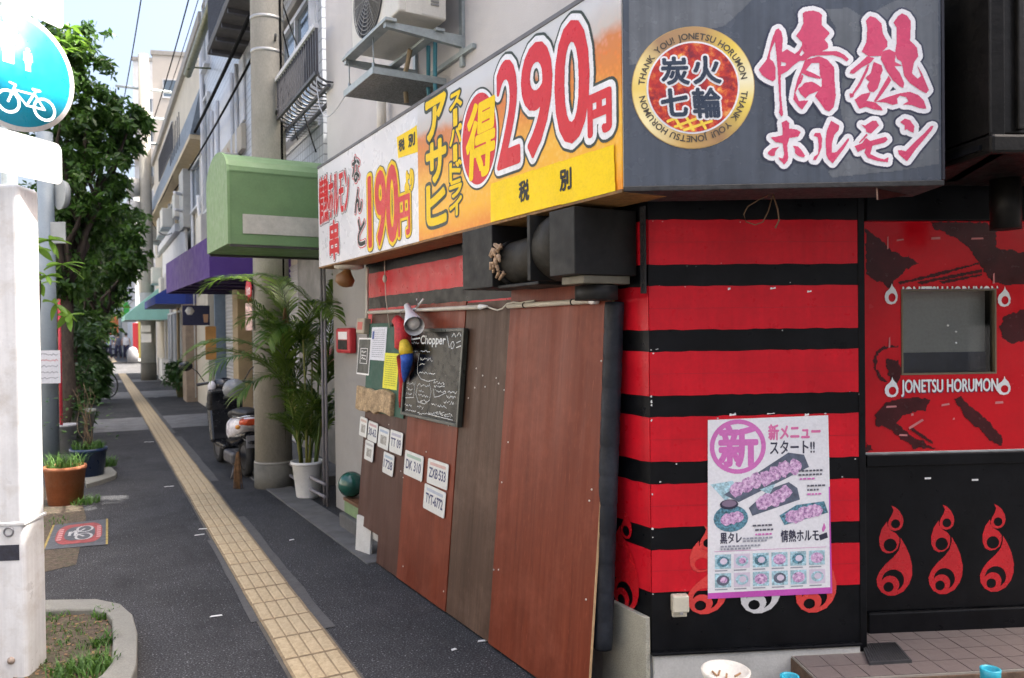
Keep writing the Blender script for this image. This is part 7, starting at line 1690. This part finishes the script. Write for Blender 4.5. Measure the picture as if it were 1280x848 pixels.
# people far off
def person(label, c, face, top, bottom, hair=(.02,.015,.012), h=1.68, stride=.18):
    o = thing('person', label, 'person', c); k = h/1.7
    M_ = T(*c) @ RZ(face)
    me = bpy.data.meshes.new('body'); V = [(0,0,.95),(0,0,1.15),(0,0,1.38),(0,0,1.47),(0,0,1.62),
         (0,.09,.90),(stride,.09,.48),(stride*.6,.09,.06),(stride*.6+.14,.09,.03),(0,-.09,.90),(-stride*.3,-.09,.48),(-stride,-.09,.07),(-stride+.13,-.09,.03),
         (0,.19,1.36),(.03,.24,1.08),(.14,.23,.88),(0,-.19,1.36),(-.05,-.24,1.08),(.05,-.23,.86)]
    E_ = [(0,1),(1,2),(2,3),(3,4),(0,5),(5,6),(6,7),(7,8),(0,9),(9,10),(10,11),(11,12),(2,13),(13,14),(14,15),(2,16),(16,17),(17,18)]
    me.from_pydata([(x*k,y*k,z*k) for x,y,z in V], E_, []); bo = mkobj('body', me, mat('skin', (.45,.28,.2), .6), o, M_)
    md = bo.modifiers.new('skin', 'SKIN'); rad = [.13,.13,.14,.055,.095,.085,.06,.042,.035,.085,.06,.042,.035,.055,.042,.035,.055,.042,.035]
    for i, sv in enumerate(me.skin_vertices[0].data): sv.radius = (rad[i]*k, rad[i]*k*.9)
    me.skin_vertices[0].data[0].use_root = True; bo.modifiers.new('sub', 'SUBSURF').levels = 1
    MB().lathe([(.16,.93),(.165,1.1),(.19,1.3),(.15,1.42),(.07,1.46)], 14, Matrix.Diagonal((.8,1.12,1,1))).build('shirt', top, o, M_ @ Matrix.Scale(k,4))
    for yy, xs_ in ((.09,stride),(-.09,-stride*.3)): MB().tube([(0,yy,.96),(xs_,yy,.5),(xs_*.6 if yy > 0 else -stride,yy,.1)], [.11,.085,.07], 10).build('trouser_leg', bottom, o, M_ @ Matrix.Scale(k,4))
    MB().ball((-.015,0,1.66), .105,.1,.11, 12, 8).build('hair', mat('hair_dark', hair, .7), o, M_ @ Matrix.Scale(k,4)); return o
cw = mat('cloth_white', (.6,.6,.62), .8); cb_ = mat('cloth_navy', (.02,.02,.05), .8); cg = mat('cloth_grey', (.12,.12,.16), .8); 
person('person in white shirt and dark trousers walking away at the far crossing', G(158,449), math.atan2(dS.y,dS.x), cw, cb_)
person('person in dark clothes standing by the far crossing', G(148,448), math.atan2(dS.y,dS.x)+.6, cg, cb_, h=1.62)
person('person in pale blue shirt leftmost by the parked cars', G(136,449), 2.6, mat('cloth_paleblue', (.35,.42,.55), .8), cb_, h=1.7)
def car(label, c, rz, m):
    o = thing('parked_car', label, 'car', c, 'cars at the far end'); M_ = T(*c) @ RZ(rz); Mp = Matrix(((1,0,0,0),(0,0,1,0),(0,1,0,0),(0,0,0,1)))
    MB().prism([(-2,.35),(2,.35),(2.05,.7),(1.6,.92),(-1.9,.95),(-2.05,.6)], -.82, .82, Mp).build('body', m, o, M_, bev=.08); cbn = MB().prism([(-1.7,.93),(1.15,.93),(.55,1.45),(-1.3,1.48)], -.72, .72, Mp).build('cabin', winm, o, M_, bev=.06)
    MB().prism([(-1.35,1.475),(.6,1.44),(.5,1.52),(-1.25,1.54)], -.68, .68, Mp).build('roof', m, cbn, M_, bev=.03)
    for x in (-1.3, 1.3):
        for y in (-.78, .78): wh = torus(MB(), (x,y,.31), .22, .09, (0,1,0), 18, 6).build('wheel', rub, o, M_); MB().tube([(x,y-.07,.31),(x,y+.07,.31)], .18, 12).build('rim', chrome, wh, M_)
    for y in (-.6,.6): MB().box(1.95,y-.14,.6,2.06,y+.14,.76).build('headlight', wht, o, M_, bev=.03)
    return o
car('silver car parked at the far left of the crossing', G(112,446), 1.0, mat('car_silver', (.5,.5,.52), .25, .05, metal=.4)); car('white car parked behind the silver one in the distance', G(125,443), 2.4, mat('car_white', (.7,.7,.7), .25, .05))
# bicycle half hidden by the shrub
bcp = G(118, 497); BM_ = T(*bcp) @ RZ(math.atan2(dS.y,dS.x)+.7)
bcy_ = thing('bicycle', 'old bicycle half hidden behind the dark shrub', 'bicycle', bcp)
for x in (-.52,.52):
    t_ = torus(MB(), (x,0,.33), .31, .018, (0,1,0), 28, 6).build('wheel', rub, bcy_, BM_); sp_ = MB()
    for a in np.linspace(0,PI,9)[:-1]: sp_.tube([(x-.3*math.cos(a),0,.33-.3*math.sin(a)),(x+.3*math.cos(a),0,.33+.3*math.sin(a))], .003, 4)
    sp_.build('spokes', chrome, t_, BM_)['kind'] = 'stuff'
MB().tube([(-.52,0,.33),(-.1,0,.32),(.4,0,.75),(-.15,0,.70),(-.52,0,.33)], .016, 8).tube([(-.1,0,.32),(-.18,0,.85)], .016, 8).tube([(.52,0,.33),(.40,0,.75),(.36,0,.98)], .016, 8).build('frame', eng, bcy_, BM_)
MB().tube([(.25,.28,.98),(.36,.1,1.0),(.36,-.1,1.0),(.25,-.28,.98)], .013, 8).build('handlebar', chrome, bcy_, BM_); MB().ball((-.19,0,.88), .14,.09,.04, 12, 8).build('saddle', bk, bcy_, BM_)

# ================================================================== TREES
bark = mat('bark', (.055,.04,.03), .95, .3, 10, .2, 40, .8, 25, stretch=(1,1,.3))
lf1 = leafmat('tree_leaf', (.022,.065,.012), (.095,.20,.03), .42, .36); lf2 = leafmat('young_leaf', (.10,.24,.03), (.22,.36,.05), .45, .4)
def limb(q, a, b, r0_, r1_, n=6, jit=.08):
    pts = [a.lerp(b, k/n)+Vector((random.uniform(-jit,jit), random.uniform(-jit,jit), 0))*math.sin(PI*k/n) for k in range(n+1)]; q.tube(pts, [r0_+(r1_-r0_)*k/n for k in range(n+1)], 9); return pts
def tree(name, label, base, fork, blobs, per, sz, mats=lf1, tr=.12):
    o = thing(name, label, 'tree', base, 'street trees along the kerb'); q = MB(); limb(q, base-UP(.1), fork, tr, tr*.7)
    for c, r in blobs: limb(q, fork.lerp(base, random.uniform(0,.15)), fork.lerp(c, .9), tr*.45, .015, 6, .15)
    q.build('trunk', bark, o); q = MB()
    for c, r in blobs:
        for k in range(int(7*r*r*6)+5):
            d_ = Vector((random.gauss(0,1), random.gauss(0,1), random.gauss(0,1))).normalized(); sub = c+d_*r*random.uniform(.3,.95)
            leafcloud(q, sub, r*random.uniform(.22,.42), per, sz*.7, sz*1.3, (1,1,.75), .2, .45)
    for c, r in blobs:      # loose sprays beyond the mass of the crown
        for k in range(5):
            d_ = Vector((random.gauss(0,1), random.gauss(0,1), random.gauss(0,.7))).normalized(); leafcloud(q, c+d_*r*random.uniform(1.0,1.3)-UP(.05), r*.22, 14, sz*.7, sz*1.4, (1,1,.8), .1, .2)
    q.build('crown', mats, o); return o
def PB(px, py, Y, rpx): return (D(px, py, Y), rpx*Y/976)
tb1 = G(76, 562)
tree('street_tree', 'nearest broadleaf street tree rising behind the blue sign', tb1, D(84, 330, 12.0), [PB(72,70,12,50),PB(92,55,12,34),PB(112,125,12,46),PB(148,140,12.3,30),PB(166,150,12.6,18),PB(100,200,12,52),PB(132,190,12.4,34),PB(92,270,12,48),PB(60,200,12,56),PB(130,262,12.6,34),PB(50,130,12,50),PB(140,225,12.6,22),PB(58,290,12,46),PB(150,185,12.8,26),PB(82,340,12.0,36),PB(60,360,11.6,30),PB(110,310,12.4,36),PB(78,120,11.6,44),PB(120,160,12.4,38),PB(90,90,12,40),PB(156,165,12.8,24),PB(170,150,13,14),PB(105,240,11.8,44)], 40, .115)
tb2 = G(108, 488)
tree('street_tree', 'second street tree with dense low crown behind the nearest one', tb2, D(122, 400, 20), [PB(130,310,20,40),PB(110,340,20,42),PB(150,300,20,24),PB(100,290,20,36),PB(128,365,20,30),PB(150,345,20,20),PB(95,380,20,30),PB(75,330,20,36),PB(148,280,19,34),PB(160,320,19,20),PB(125,270,19,36),PB(140,350,18,26),PB(112,400,17,26),PB(90,350,17,34),PB(160,295,19,18),PB(155,330,18,20),PB(105,310,17,36)], 40, .15)
tb3 = G(118, 462)
tree('street_tree', 'farthest street tree at the end of the tree row', tb3, D(128, 410, 34), [PB(125,385,34,24),PB(108,390,34,24),PB(135,370,34,16),PB(95,400,34,24),PB(110,415,34,20)], 26, .26)
ug = G(88, 540); und = thing('kerb_undergrowth', 'tangled leafy undergrowth around the tree trunk behind the pots', 'shrub', ug)
q = MB()
for (px, py, Y, r_) in ((84,510,11.8,24),(98,480,13,22),(78,470,12,24),(95,445,13,22),(80,430,12,24),(100,415,14,22),(72,400,12,24),(90,395,13,22),(104,520,13.5,16),(74,540,11.6,18),(108,455,15,18)):
    c, r = PB(px, py, Y, r_)
    for k in range(9):
        d_ = Vector((random.gauss(0,1), random.gauss(0,1), random.gauss(0,1))).normalized(); leafcloud(q, c+d_*r*.6, r*.5, 26, .07, .16, (1,1,1), .2, .3)
q.build('foliage', leaf_d, und); q = MB()
for k in range(6): limb(q, ug+Vector((random.uniform(-.2,.2), random.uniform(-.2,.3), 0)), ug+Vector((random.uniform(-.5,.3), random.uniform(-.2,.8), random.uniform(.8,1.9))), .018, .005)
q.build('stems', bark, und)
# low dark shrub and spiky plant
sc_ = G(104, 500); shb = thing('dark_shrub', 'dense dark green shrub at the kerb beside the tactile path', 'shrub', sc_)
q = MB()
for (px, py, r_) in ((105,485,20),(100,460,24),(112,450,18),(92,440,24),(108,425,18),(95,410,20),(118,470,16),(90,480,22),(118,440,16),(122,485,12),(124,458,12),(112,490,18)):
    c, r = PB(px, py, 18.2, r_)
    for k in range(10):
        d_ = Vector((random.gauss(0,1), random.gauss(0,1), random.gauss(0,1))).normalized(); leafcloud(q, c+d_*r*.6, r*.45, 26, .12, .24, (1,1,1), .3, .3)
q.build('foliage', leaf_d, shb)
q = MB(); limb(q, sc_, sc_+UP(1.4), .05, .02); q.build('stem', bark, shb)
yc = D(93, 428, 12.6); yu = thing('spiky_plant', 'spiky yucca like plant before the dark shrub', 'plant', (yc.x, yc.y, 0))
q = MB()
for k in range(46):
    a = random.uniform(0,6.28); e_ = random.uniform(-.2,1.4); d_ = Vector((math.cos(a)*math.cos(e_), math.sin(a)*math.cos(e_), math.sin(e_))); l_ = random.uniform(.35,.55); s_ = d_.cross(Vector((0,0,1))).normalized()*.018; m_ = yc+d_*l_*.5
    q.add([yc-s_*.5, yc+s_*.5, m_+s_, yc+d_*l_-UP(.1*l_), m_-s_], [(0,1,2,4),(4,2,3)])
q.build('leaves', leaf_d, yu); q = MB(); limb(q, Vector((yc.x,yc.y,0)), yc, .06, .05); q.build('stem', bark, yu)
# bright young leaves close to the post
nb = G(40, 600); nl = thing('young_tree', 'young sapling with large bright leaves beside the grey post', 'tree', nb, 'street trees along the kerb')
q = MB(); st_pts = limb(q, nb, D(50, 340, 8.6), .022, .012); q.build('trunk', bark, nl)
def bigleaf(q, p, d_, l_, w_):
    d_ = d_.normalized(); s_ = d_.cross(Vector((random.gauss(0,.4), random.gauss(0,.4), 1))).normalized(); pts_l = []; pts_r = []; mid = []
    n = 6
    for i in range(n+1):
        t = i/n; c = p+d_*l_*t-UP(.35*l_*t*t); ww = w_*math.sin(PI*min(.97,t*.95+.03))**.7
        mid.append(c-UP(.012)); pts_l.append(c+s_*ww); pts_r.append(c-s_*ww)
    b = len(q.v); vs_ = mid+pts_l+pts_r; fs_ = []
    for i in range(n): fs_ += [(i,i+1,n+1+i+1,n+1+i),(i+1,i,2*n+2+i,2*n+2+i+1)]
    q.add(vs_, fs_, True)
for (px, py, Y, na) in ((62,300,8.6,9),(78,330,8.5,9),(50,355,8.7,8),(70,380,8.6,7),(85,395,8.6,5),(46,310,8.4,6),(58,345,8.3,7)):
    c = D(px, py, Y)
    for k in range(na):
        a = random.uniform(0,6.28); lfq = MB(); bigleaf(lfq, c, Vector((math.cos(a), math.sin(a)*.6, random.uniform(-.4,.5))), random.uniform(.14,.26), random.uniform(.024,.042)); lfq.build('leaf', lf2, nl)
for (px, py, Y) in ((88,35,10.4),(75,50,10.3),(95,48,10.4),(100,60,10.5),(82,62,10.2)):
    c = D(px, py, Y)
    lq = MB()
    for k in range(9): a = random.uniform(0,6.28); bigleaf(lq, c, Vector((math.cos(a), math.sin(a)*.6, random.uniform(-.3,.5))), random.uniform(.12,.22), .03)
    ob_l = lq.build('leaf_spray', lf2, nl); ob_l['kind'] = 'stuff'
